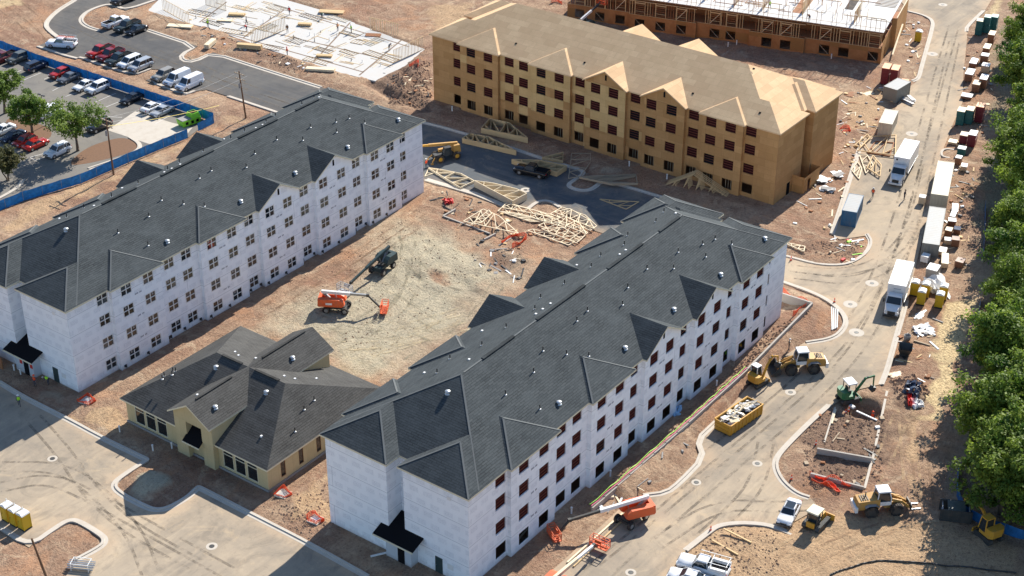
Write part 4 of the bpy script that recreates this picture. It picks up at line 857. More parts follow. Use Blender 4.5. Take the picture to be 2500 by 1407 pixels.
# ------------------------------------------------------------ cars, vans and pickups
CARM = {}
def car_parts(k):
    if k in CARM: return CARM[k]
    S = dict(sedan=dict(L=4.75, W=1.82, belt=.95, hood=.86, trunk=.98, cab=(-1.55, 1.0), top=(-.85, .28), H=1.45, wr=.33),
             hatch=dict(L=4.3, W=1.78, belt=1.0, hood=.92, trunk=1.0, cab=(-1.95, .95), top=(-1.55, .25), H=1.52, wr=.33),
             suv=dict(L=4.75, W=1.9, belt=1.12, hood=1.06, trunk=1.1, cab=(-2.2, .95), top=(-1.9, .35), H=1.76, wr=.37),
             minivan=dict(L=5.1, W=1.98, belt=1.08, hood=1.02, trunk=1.1, cab=(-2.42, 1.35), top=(-2.15, .55), H=1.78, wr=.35),
             van=dict(L=5.7, W=2.0, belt=1.25, hood=1.12, trunk=1.25, cab=(-2.72, 1.65), top=(-2.62, .95), H=2.12, wr=.38),
             pickup=dict(L=5.85, W=2.0, belt=1.2, hood=1.16, trunk=1.15, cab=(-.75, 1.15), top=(-.55, .6), H=1.92, wr=.41))[k]
    L, Wd, bl, hd, tk = S['L'], S['W'], S['belt'], S['hood'], S['trunk']; c0, c1 = S['cab']; t0, t1 = S['top']; H = S['H']; wr = S['wr']
    xf, xr = L/2, -L/2; ax = (L*.315, -L*.295); zb = wr*.62
    # body: cross sections along the car, wheel arches cut as a raised sill
    st = sorted({xr, xr+.12, xr+.45, c0, (c0+c1)/2, c1, xf-.9, xf-.28, xf-.06, xf, *[a+d for a in ax for d in (-wr*1.18, -wr*.95, -wr*.45, 0, wr*.45, wr*.95, wr*1.18)]})
    def topz(x):
        if x <= c0: z = tk if k != 'pickup' else 1.15
        elif x >= c1: z = bl+(hd-bl)*min(1, (x-c1)/.25)
        else: z = bl
        if x > xf-.3: z -= (x-xf+.3)*.9
        if x < xr+.15: z -= (xr+.15-x)*1.2
        return z
    def botz(x):
        z = zb
        for a in ax:
            d = abs(x-a)/(wr*1.18)
            if d < 1: z = max(z, zb+(wr*1.55-zb)*math.sqrt(1-d*d)*.98)
        if x > xf-.2 or x < xr+.2: z = max(z, zb+.12)
        return z
    def half(x):
        e = max(0, (abs(x)-(L/2-.55))/.55); return Wd/2*(1-.16*e*e)
    b = MB(); secs = []
    for x in st:
        h = half(x); z0, z1 = botz(x), topz(x); zm = min(z0+.18, (z0+z1)/2)
        secs.append([(x, -h*.93, z0), (x, -h, zm), (x, -h, z0+(z1-z0)*.72), (x, -h*.88, z1), (x, h*.88, z1), (x, h, z0+(z1-z0)*.72), (x, h, zm), (x, h*.93, z0)])
    b.loft(secs)
    if k == 'pickup':       # open load bed
        b.box(((xr+c0)/2, 0, 1.17), (1, 1, .02))
        b = MB(); b.loft([s for s in secs]); 
    body = b.data('body_'+k, 'white_paint', True)
    bt, bb = Wd/2*.70, Wd/2*.885
    g_ = MB(); g_.loft([[(c0, -bb, bl-.03), (c1, -bb, bl-.03), (c1, bb, bl-.03), (c0, bb, bl-.03)], [(t0, -bt, H-.07), (t1, -bt, H-.07), (t1, bt, H-.07), (t0, bt, H-.07)]])
    glass = g_.data('glass_'+k, 'glass_car')
    r_ = MB(); r_.loft([[(t0-.06, -bt-.03, H-.09), (t1+.06, -bt-.03, H-.09), (t1+.06, bt+.03, H-.09), (t0-.06, bt+.03, H-.09)], [(t0+.03, -bt+.06, H), (t1-.05, -bt+.06, H), (t1-.05, bt-.06, H), (t0+.03, bt-.06, H)]])
    pil = [(c0, t0), (c1, t1)]+([((c0+c1)/2-.1, (t0+t1)/2-.05)] if k != 'pickup' else [])+([(c0+(c1-c0)*.27, t0+(t1-t0)*.25)] if k in ('suv', 'minivan') else [])
    for a, c in pil:
        for s in (-1, 1): r_.bar((a, s*(bb+.005), bl-.05), (c, s*(bt+.012), H-.06), .07, .05)
    if k == 'van':          # closed cargo sides
        for s in (-1, 1): r_.loft([[(c0-.01, s*(bb+d_), bl-.06), (.55, s*(bb+d_), bl-.06), (.35, s*(bt+d_), H-.04), (t0-.02, s*(bt+d_), H-.04)] for d_ in (.0, .05)])
        r_.loft([[(c0-d_, -bb, bl-.06), (c0-d_, bb, bl-.06), (t0-d_, bt, H-.05), (t0-d_, -bt, H-.05)] for d_ in (.0, .05)])
    roof = r_.data('roof_'+k, 'white_paint')
    tr = MB(); bd = MB()
    if k == 'pickup': bd.box(((xr+c0)/2-.0, 0, 1.152), (abs(c0-xr)-.28, Wd*.80, .012)); 
    if k == 'pickup':
        for s in (-1, 1): tr.box(((xr+c0)/2, s*Wd*.425, 1.19), (abs(c0-xr)-.1, .1, .12))
        tr.box((xr+.07, 0, 1.17), (.08, Wd*.8, .12)); 
    hl = MB(); hl.box((0, 0, 0), (.10, .36, .15)); tl = MB(); tl.box((0, 0, 0), (.07, .18, .26)); gr = MB(); gr.box((0, 0, 0), (.05, Wd*.45, .2)); bp = MB(); bp.box((0, 0, 0), (.14, Wd*.9, .2)); mi = MB(); mi.box((0, 0, 0), (.14, .2, .13))
    wh = MB(); wh.cyl((0, -.11, 0), (0, .11, 0), wr, wr, 18); rm = MB(); rm.cyl((0, -.118, 0), (0, .118, 0), wr*.62, wr*.62, 10)
    CARM[k] = dict(S=S, ax=ax, body=body, glass=glass, roof=roof, trim=tr.data('rail_'+k, 'white_paint') if tr.v else None, bed=bd.data('bed_'+k, 'hole_black') if bd.v else None, hl=hl.data('headlight', 'lamp_clear'), tl=tl.data('taillight', 'lamp_red'), gr=gr.data('grille', 'dark_plastic'), bp=bp.data('bumper', 'dark_plastic'), mi=mi.data('mirror', 'dark_plastic'), wh=wh.data('tyre', 'black_rubber', True), rm=rm.data('rim', 'rim_silver'))
    return CARM[k]
CARC = dict(white=(.78, .79, .80), silver=(.42, .44, .46), grey=(.13, .14, .155), black=(.012, .014, .018), red=(.45, .025, .02), maroon_car=(.22, .02, .03), olive=(.12, .125, .11), tan_car=(.34, .31, .26), navy=(.02, .03, .06), green_car=(.03, .045, .045), burgundy=(.16, .03, .03))
for k_, c_ in CARC.items(): paint('car_'+k_, c_, .22, .0 if k_ == 'white' else .25, dirt=.05, spec=.6)
def car(k, col, loc, rz, label, group=None, cat=None):
    q = car_parts(k); S = q['S']; mat = 'car_'+col; T = thing({'pickup': 'pickup_truck', 'van': 'cargo_van', 'minivan': 'minivan'}.get(k, 'car'), label, cat or {'pickup': 'pickup', 'van': 'van', 'minivan': 'minivan'}.get(k, 'car'), loc, rz, group)
    bo = setm(link('body', q['body'], T), mat); link('windows', q['glass'], T); setm(link('roof', q['roof'], T), mat)
    if q['trim']: setm(link('bed_rail', q['trim'], T), mat); link('load_bed', q['bed'], T)
    L, Wd = S['L'], S['W']; wr = S['wr']
    for a in q['ax']:
        for s in (-1, 1):
            w_ = link('wheel', q['wh'], T, (a, s*(Wd/2-.12), wr)); link('rim', q['rm'], w_)
    for s in (-1, 1):
        link('headlight', q['hl'], T, (L/2-.12, s*Wd*.36, S['hood']-.22)); link('taillight', q['tl'], T, (-L/2+.04, s*Wd*.40, S['trunk']-.22)); link('mirror', q['mi'], T, (S['cab'][1]-.25, s*(Wd/2+.06), S['belt']+.03))
    link('grille', q['gr'], T, (L/2-.02, 0, S['hood']-.3)); link('bumper', q['bp'], T, (L/2-.06, 0, wr+.12)); link('bumper', q['bp'], T, (-L/2+.06, 0, wr+.12)); return T
def at2(a, c):              # pose from two ground pixels: rear and front ends of the vehicle
    p, q = P(*a), P(*c); return (p+q)/2, math.atan2(q.y-p.y, q.x-p.x)
def park(k, col, px, head, label, group):
    p = P(*px); car(k, col, (p.x, p.y, .004), R(head), label, group)
g1 = 'cars parked along the blue fence'
for k, col, px, hd, l in (('pickup', 'burgundy', (8, 150), 180, 'dark red pickup nose in at the far left end of the blue fence'), ('suv', 'olive', (46, 150), 180, 'olive grey SUV second from the left along the blue fence'), ('suv', 'navy', (90, 170), 0, 'dark blue SUV parked alone beside the blue fence'),
      ('hatch', 'red', (148, 186), 180, 'bright red hatchback parked against the blue fence'), ('sedan', 'grey', (170, 197), 180, 'grey saloon parked right beside the red hatchback'), ('sedan', 'white', (208, 216), 180, 'white saloon in the middle of the row at the blue fence'), ('suv', 'white', (239, 223), 180, 'white SUV next to the white saloon at the fence'),
      ('sedan', 'black', (323, 248), 180, 'black saloon parked with empty bays either side of it'), ('sedan', 'white', (374, 269), 0, 'white saloon beside the lime green bin at the fence end'), ('sedan', 'silver', (396, 279), 180, 'silver grey saloon nearest the lime green bin')): park(k, col, px, hd, l, g1)
g2 = 'vehicles parked on the new access road'
for k, col, px, hd, l in (('pickup', 'white', (283, 62), 0, 'white pickup backed against the round kerb'), ('pickup', 'green_car', (312, 72), 180, 'dark green pickup beside the white pickup at the kerb'), ('sedan', 'black', (334, 80), 180, 'black saloon at the right of the three by the kerb'),
      ('pickup', 'red', (246, 134), 180, 'bright red pickup at the left of the row on the access road'), ('pickup', 'maroon_car', (271, 142), 180, 'dull red pickup second in the row on the access road'), ('pickup', 'green_car', (292, 153), 180, 'dark green pickup between the dull red one and white minivan'), ('minivan', 'white', (318, 160), 180, 'white minivan in the row on the access road'),
      ('minivan', 'silver', (344, 168), 180, 'silver minivan at the right end of the row of five'), ('suv', 'tan_car', (400, 192), 180, 'tan off roader with roof rack beside the white vans'), ('van', 'white', (434, 202), 180, 'white van between the off roader and the bigger van'), ('van', 'white', (464, 213), 180, 'big white cargo van at the right end nearest the pole'), ('pickup', 'black', (303, 6), 180, 'black pickup cut off by the top edge of the picture')): park(k, col, px, hd, l, g2)
g3 = 'cars under the trees of the old car park'
for k, col, px, hd, l in (('sedan', 'navy', (33, 340), 180, 'dark blue car under the trees beside a bright red one'), ('hatch', 'red', (62, 352), 180, 'bright red car under the trees in the old car park'), ('sedan', 'red', (88, 360), 0, 'deep red car under the trees nearest the hatched bay'), ('suv', 'white', (142, 377), 180, 'white SUV half hidden under the biggest left hand tree'),
      ('sedan', 'white', (8, 325), 180, 'white car at the left edge under the trees'), ('sedan', 'white', (95, 275), 180, 'white car behind the middle left tree'), ('suv', 'white', (120, 283), 180, 'white SUV glimpsed behind the lamp post'), ('suv', 'black', (243, 316), 180, 'dark car mostly hidden at the right of the biggest left hand tree')): park(k, col, px, hd, l, g3)
p, a = at2((1943, 1227), (1908, 1295)); car('sedan', 'white', (p.x, p.y, .004), a, 'white saloon with black glass roof beside the yellow dozer')
b = MB(); b.box((-.3, 0, 1.47), (1.15, 1.05, .012)); b.build('glass_roof', 'glass_car', bpy.data.objects[[o.name for o in C.objects if o.get('label', '').startswith('white saloon with black glass')][0]])
p, a = at2((1332, 434), (1265, 420)); car('pickup', 'black', (p.x, p.y, .004), a, 'black crew cab pickup in the shaded centre car park')
# white utility pickup with open racks, and the one cut off by the bottom edge
def utility_pickup(loc, rz, label, ladder=True):
    T = car('pickup', 'white', loc, rz, label, 'white utility pickups')
    for s in (-1, 1): bx_ = MB(); bx_.box((-1.85, s*.86, 1.38), (2.05, .32, .42)); bx_.build('tool_box', 'white_paint', T)
    for x in (-2.8, -1.0):
        for s in (-1, 1): board('rack_post', T, 'galv', (x, s*.86, 1.58), (x, s*.86, 2.15), .05, .05)
        board('rack_bar', T, 'galv', (x, -.9, 2.15), (x, .9, 2.15), .05, .05)
    for s in (-1, 1): board('rack_rail', T, 'galv', (-2.95, s*.86, 2.2), (.6, s*.86, 2.2), .05, .06)
    if ladder:
        ld = thing('ladder', 'red and white ladder on the rack of the white utility pickup', 'ladder', T.location, rz)
        for s in (-.22, .22): board('rail', ld, 'safety_orange', (-2.9, s+.3, 2.26), (.5, s+.3, 2.26), .06, .06)
        for k in range(9): board('rung', ld, 'pvc_white', (-2.7+k*.37, .08, 2.26), (-2.7+k*.37, .52, 2.26), .05, .03)
    return T
p, a = at2((195, 118), (108, 112)); utility_pickup((p.x, p.y, .004), a, 'white utility pickup with ladder rack parked near the blue fence')
p, a = at2((1778, 1413), (1655, 1378)); utility_pickup((p.x, p.y, .004), a, 'white utility pickup at the bottom edge below the dirt island', False)
p, a = at2((1742, 1438), (1620, 1404)); car('sedan', 'white', (p.x, p.y, .004), a, 'white car cut off by the bottom edge below the utility pickup')
# ------------------------------------------------------------ box trucks
def box_truck(loc, rz, label, emblem):
    T = thing('box_truck', label, 'truck', loc, rz, 'white box trucks')
    b = MB(); b.box((-1.55, 0, 2.42), (7.3, 2.5, 2.65)); b.build('cargo_box', 'white_paint', T)
    b = MB()
    for s in (-1, 1): b.box((-1.55, s*1.262, 1.18), (7.3, .03, .16))
    b.build('skirt_rail', 'galv', T)
    b = MB(); b.box((-.6, 0, .78), (9.0, .9, .3)); b.build('chassis', 'dark_steel', T)
    b = MB(); b.loft([[(2.3, -1.1, .75), (4.0, -1.1, .75), (4.0, 1.1, .75), (2.3, 1.1, .75)], [(2.3, -1.12, 1.65), (4.0, -1.12, 1.65), (4.0, 1.12, 1.65), (2.3, 1.12, 1.65)], [(2.35, -1.0, 2.55), (3.35, -1.0, 2.55), (3.35, 1.0, 2.55), (2.35, 1.0, 2.55)], [(2.4, -.9, 2.66), (3.2, -.9, 2.66), (3.2, .9, 2.66), (2.4, .9, 2.66)]]); b.build('cab', 'white_paint', T)
    b = MB(); b.mesh([(4.02, -1.0, 1.72), (4.02, 1.0, 1.72), (3.40, .92, 2.5), (3.40, -.92, 2.5)], [(0, 1, 2, 3)]); b.build('windscreen', 'glass_car', T)
    for s in (-1, 1): b = MB(); b.loft([[(2.7, s*(1.10+d_), 1.68), (3.8, s*(1.10+d_), 1.68), (3.35, s*(1.0+d_), 2.42), (2.75, s*(1.0+d_), 2.42)] for d_ in (0, .04)]); b.build('side_window', 'glass_car', T)
    b = MB(); b.loft([[(3.98, -1.1, .7), (3.98, 1.1, .7), (3.98, 1.02, 1.66), (3.98, -1.02, 1.66)], [(4.9, -1.05, .7), (4.9, 1.05, .7), (4.9, .82, 1.5), (4.9, -.82, 1.5)], [(5.35, -.85, .72), (5.35, .85, .72), (5.3, .66, 1.3), (5.3, -.66, 1.3)]]); b.build('bonnet', 'white_paint', T)
    b = MB(); b.box((5.36, 0, 1.0), (.06, 1.05, .5)); b.build('grille', 'dark_plastic', T); b = MB(); b.box((5.42, 0, .58), (.2, 2.2, .3)); b.build('bumper', 'pvc_white' if emblem else 'dark_plastic', T)
    for s in (-1, 1):
        b = MB(); b.box((5.22, s*.78, 1.08), (.2, .3, .22)); b.build('headlight', 'lamp_clear', T); b = MB(); b.box((3.75, s*1.38, 1.95), (.12, .22, .5)); b.bar((3.75, s*1.1, 1.95), (3.75, s*1.3, 1.95), .04, .04); b.build('mirror', 'dark_plastic', T)
        for x, wd in ((4.35, .3), (-2.9, .55)): b = MB(); b.cyl((x, s*1.05-wd/2*s, .5), (x, s*1.05+.06*s, .5), .5, .5, 18); w_ = b.build('wheel', 'black_rubber', T); b = MB(); b.cyl((x, s*1.08, .5), (x, s*1.13, .5), .28, .28, 10); b.build('rim', 'rim_silver', w_)
    b = MB(); b.box((2.115, -.75, 3.3), (.02, .28, .3)) if emblem else b.box((2.115, .1, 3.1), (.02, 1.0, .1)); b.build('emblem', 'car_navy' if emblem else 'silver_print', T)
    return T
paint('silver_print', (.35, .38, .42), .5, dirt=0)
p, a = at2((2232, 372), (2172, 478)); box_truck((p.x, p.y, .004), a, 'white box truck beside the blue container, upper of the two on the road', True)
p, a = at2((2207, 682), (2170, 790)); box_truck((p.x, p.y, .004), a, 'white box truck at the right kerb, lower of the two on the road', False)
# ------------------------------------------------------------ site machines
def wheel(T, c, r, wd, rim='rim_silver', n=18):
    b = MB(); x, y, z = c; b.cyl((0, -wd/2, 0), (0, wd/2, 0), r, r, n)
    for k in range(n):      # tread lugs
        a = 2*math.pi*k/n; b.box((r*math.cos(a), 0, r*math.sin(a)), (r*.10, wd*.98, r*.10), ry=-a)
    w_ = b.build('wheel', 'black_rubber', T, c); b = MB(); b.cyl((0, -wd/2-.012, 0), (0, wd/2+.012, 0), r*.55, r*.55, 12); b.build('rim', rim, w_); return w_
def track(T, c, L, h, wd, mat='dark_steel'):
    b = MB(); n = 14; pts = []
    for i in range(8): a = -math.pi/2+math.pi*i/7; pts.append((L/2-h/2+h/2*math.cos(a), h/2+h/2*math.sin(a)))
    for i in range(8): a = math.pi/2+math.pi*i/7; pts.append((-L/2+h/2+h/2*math.cos(a), h/2+h/2*math.sin(a)))
    b.loft([[(x, -wd/2, z) for x, z in pts], [(x, wd/2, z) for x, z in pts]])
    for k in range(int(L/.18)): b.box((-L/2+h/2+k*.18, 0, h+.015), (.07, wd*.98, .05)); b.box((-L/2+h/2+k*.18, 0, .012), (.07, wd*.98, .03))
    return b.build('track', mat, T, c)
def basket(T, c, mat, size=(1.0, 2.0, 1.1)):
    b = MB(); x, y, z = size; b.box((c[0], c[1], c[2]+.04), (x, y, .08))
    for zz in (.4, .75, 1.1):
        for sx in (-1, 1): b.bar((c[0]+sx*x/2, c[1]-y/2, c[2]+zz), (c[0]+sx*x/2, c[1]+y/2, c[2]+zz), .06, .06)
        for sy in (-1, 1): b.bar((c[0]-x/2, c[1]+sy*y/2, c[2]+zz), (c[0]+x/2, c[1]+sy*y/2, c[2]+zz), .06, .06)
    for sx in (-1, 1):
        for k in range(4): b.bar((c[0]+sx*x/2, c[1]-y/2+y*k/3, c[2]+.05), (c[0]+sx*x/2, c[1]-y/2+y*k/3, c[2]+1.1), .06, .06)
    b.box((c[0]-x/2+.12, c[1], c[2]+.85), (.2, .7, .35)); return b.build('basket', mat, T)
def boom_lift(loc, rz, label, hood, boomc, bmat, z0, blen, z1, jib, jdrop, chrz=0.0, rear=2.4, dark=None, hx=0.0):
    """boom along +x of the turret, chassis turned by chrz"""
    T = thing('boom_lift', label, 'boom lift', loc, rz, 'boom lifts')
    Rm = Matrix.Rotation(chrz, 3, 'Z')
    b = MB(); b.box((0, 0, .75), (2.6, 1.3, .45), rz=chrz)
    for sx in (-1, 1): v = Rm @ Vector((sx*1.25, 0, .55)); b.box(v, (.3, 2.1, .28), rz=chrz)
    b.build('chassis', dark or 'dark_steel', T)
    for sx in (-1, 1):
        for sy in (-1, 1): v = Rm @ Vector((sx*1.3, sy*1.02, .5)); w_ = wheel(T, v, .5, .36); w_.rotation_euler.z = chrz
    b = MB(); b.cyl((0, 0, .95), (0, 0, 1.2), .62, .62, 16); b.build('turntable', 'dark_steel', T)
    for sy in (-1, 1):      # two engine hoods with sloping noses
        b = MB(); y0, y1 = (.38, 1.18) if sy > 0 else (-1.18, -.38)
        pr = [(-rear, 1.15), (.9-hx, 1.15), (1.25-hx, 1.45), (1.0-hx, 2.0), (.5-hx, 2.28), (-rear+.35, 2.28), (-rear, 2.0)]
        b.loft([[(x, y0, z) for x, z in pr], [(x, y0+.06*(1 if sy > 0 else 1), z) for x, z in pr], [(x, y1, z) for x, z in pr]]); b.build('engine_hood', hood, T)
    b = MB(); b.box((-rear+.15, 0, 1.75), (.5, 2.3, 1.0), taper=.9); b.build('counterweight', hood, T)
    b = MB(); b.box((-.9, -1.2, 1.65), (.9, .03, .3)); b.build('side_panel', boomc, T)
    p0 = Vector((-rear+.35, 0, z0)); p1 = Vector((blen-rear, 0, z1)); mid = p0+(p1-p0)*.62
    b = MB(); b.bar(p0, mid, .34, .42); bo = b.build('boom', boomc, T); b = MB(); b.bar(p0+(p1-p0)*.5, p1, .26, .32); b.build('inner_boom', bmat, bo)
    b = MB(); b.bar(p0+Vector((.2, 0, -.1)), (-.2, 0, 1.2), .3, .3); b.bar((.2, 0, 1.3), p0+(p1-p0)*.28, .14, .14); b.build('lift_cylinder', 'steel', T)
    j1 = p1+Vector((jib, 0, -jdrop)); b = MB(); b.bar(p1, j1, .2, .22); b.box(p1, (.4, .34, .4)); b.build('jib', 'dark_steel', T)
    basket(T, (j1.x+.55, 0, j1.z-.35), 'orange_paint' if dark is None else 'galv', (.9, 2.2, 1.1)); return T
def aim(a, za, c, zc):
    p, q = P(*a, za), P(*c, zc); return p, q, math.atan2(q.y-p.y, q.x-p.x), (q-p).length
# courtyard, orange
p, q, an, ln = aim((786, 716), 3.0, (905, 727), 2.6); c = P(825, 768); dirv = Vector((math.cos(an), math.sin(an), 0))
base = Vector((p.x, p.y, 0))+dirv*2.0; gzv = ground_z(base)
a2 = P(799, 767); c2 = P(843, 770)
boom_lift((base.x, base.y, gzv), an, 'orange boom lift with pale boom standing in the courtyard', 'orange_paint', 'white_paint', 'steel', 2.95, ln, 2.6, 1.7, 1.9, math.atan2(c2.y-a2.y, c2.x-a2.x)-an)
p, q, an, ln = aim((957, 613), 3.0, (862, 700), 1.4); base = Vector((p.x, p.y, 0))+Vector((math.cos(an), math.sin(an), 0))*2.4
boom_lift((base.x, base.y, ground_z(base)), an, 'dark green boom lift with lowered boom behind the orange one', 'teal_dark', 'teal_dark', 'teal_dark', 3.1, ln, 1.35, .9, .5, 0.1, 2.2, 'teal_dark', 1.0)
p, q, an, ln = aim((1583, 1213), 2.9, (1383, 1272), 2.2); base = Vector((p.x, p.y, 0))+Vector((math.cos(an), math.sin(an), 0))*2.0
boom_lift((base.x, base.y, .004), an, 'orange boom lift with white boom parked on the dusty road', 'orange_paint', 'white_paint', 'dark_steel', 2.95, ln, 2.2, 1.3, 1.5, R(25))
p, q, an, ln = aim((1340, 1418), 2.9, (1447, 1333), 1.6); base = Vector((p.x, p.y, 0))+Vector((math.cos(an), math.sin(an), 0))*1.6
boom_lift((base.x, base.y, .05), an, 'pale orange boom lift cut off at the bottom edge by the white block', 'orange_paint', 'lumber_pale', 'white_paint', 2.6, ln+.5, 1.5, .8, .7, 0, 2.0)
def loader(loc, rz, label, forks=False):
    T = thing('wheel_loader', label, 'loader', loc, rz, 'wheel loaders')
    for x in (1.55, -1.45):
        for s in (-1, 1): wheel(T, (x, s*1.02, .78), .78, .58, 'dark_steel', 20)
    b = MB(); b.loft([[(-3.1, -.8, .9), (-.6, -.85, .9), (-.6, .85, .9), (-3.1, .8, .9)], [(-3.2, -.85, 1.3), (-.5, -.95, 1.3), (-.5, .95, 1.3), (-3.2, .85, 1.3)], [(-3.0, -.78, 2.0), (-.5, -.85, 2.25), (-.5, .85, 2.25), (-3.0, .78, 2.0)]]); b.build('engine_cover', 'amber_paint', T)
    b = MB()
    for k in range(4): b.box((-2.6+k*.25, 0, 2.08+.024*k), (.1, 1.1, .06))
    b.build('vent_grille', 'dark_plastic', T)
    b = MB(); b.box((-3.25, 0, 1.05), (.35, 2.0, .7)); b.build('counterweight', 'white_paint', T)
    for s in (-1, 1): b = MB(); b.loft([[(-2.3, s*.75, 1.5), (-2.3, s*1.3, 1.45)], [(-1.9, s*.75, 1.75), (-1.9, s*1.3, 1.7)], [(-1.0, s*.75, 1.75), (-1.0, s*1.3, 1.7)], [(-.6, s*.75, 1.4), (-.6, s*1.3, 1.35)]], caps=False, closed=False); b.build('mudguard', 'concrete_grey', T, fix=False)
    b = MB(); b.loft([[(-.75, -.68, 1.4), (.7, -.68, 1.4), (.7, .68, 1.4), (-.75, .68, 1.4)], [(-.75, -.72, 2.2), (.85, -.72, 2.2), (.85, .72, 2.2), (-.75, .72, 2.2)], [(-.65, -.6, 3.1), (.6, -.6, 3.1), (.6, .6, 3.1), (-.65, .6, 3.1)]]); cb = b.build('cab', 'glass_car', T)
    b = MB()
    for x0, x1 in ((-.75, -.65), (.85, .6)):
        for s in (-1, 1): b.bar((x0, s*.72, 2.2), (x1, s*.61, 3.12), .1, .1); b.bar((x0, s*.72, 1.4), (x0, s*.72, 2.2), .1, .1)
    b.box((0, 0, 1.55), (1.62, 1.5, .5)); b.build('cab_frame', 'white_paint', T)
    b = MB(); b.box((0, 0, 3.16), (1.6, 1.5, .14), taper=.92); b.build('cab_roof', 'white_paint', T)
    b = MB(); b.box((1.2, 0, 1.05), (1.9, .8, .8)); b.build('front_frame', 'amber_paint', T)
    b = MB()
    for s in (-1, 1): b.bar((1.0, s*.5, 1.9), (2.2, s*.5, 1.5), .18, .34); b.bar((2.2, s*.5, 1.5), (3.2, s*.5, .6), .18, .3)
    b.bar((1.3, 0, 2.1), (2.6, 0, 1.4), .16, .2); b.bar((2.2, -.5, 1.5), (2.2, .5, 1.5), .16, .16); b.build('lift_arm', 'amber_paint', T)
    if forks:
        b = MB(); b.box((3.35, 0, .75), (.12, 1.7, .7)); b.build('fork_carriage', 'dark_steel', T)
        for s in (-.5, .5): b = MB(); b.box((4.0, s, .28), (1.3, .14, .07)); b.build('fork', 'galv', T)
    else:
        b = MB(); pr = [(3.1, .25), (4.2, .15), (4.15, .22), (3.3, .38), (3.05, .8), (3.3, 1.35), (3.2, 1.4), (2.92, .85)]
        b.loft([[(x, -1.3, z) for x, z in pr], [(x, 1.3, z) for x, z in pr]])
        for s in (-1, 1): b.loft([[(3.0, s*d_, .3), (4.15, s*d_, .2), (3.3, s*d_, 1.35), (2.98, s*d_, .85)] for d_ in (1.25, 1.31)])
        b.build('bucket', 'dark_steel', T)
    b = MB(); b.cyl((-1.9, .3, 2.0), (-1.9, .3, 2.7), .07, .07, 8); b.build('exhaust', 'dark_steel', T); return T
a_, c_ = P(1986, 906), P(1942, 909); pos = (a_+c_)/2; loader((pos.x, pos.y+.6, .004), math.atan2(c_.y-a_.y, c_.x-a_.x), 'amber wheel loader with white cab beside the concrete wall')
a_, c_ = P(2128, 1266), P(2189, 1261); pos = (a_+c_)/2+Vector((.6, .8, 0)); loader((pos.x, pos.y, max(.0, ground_z(pos))), math.atan2(c_.y-a_.y, c_.x-a_.x), 'amber wheel loader with forks near the tree shadow', True)
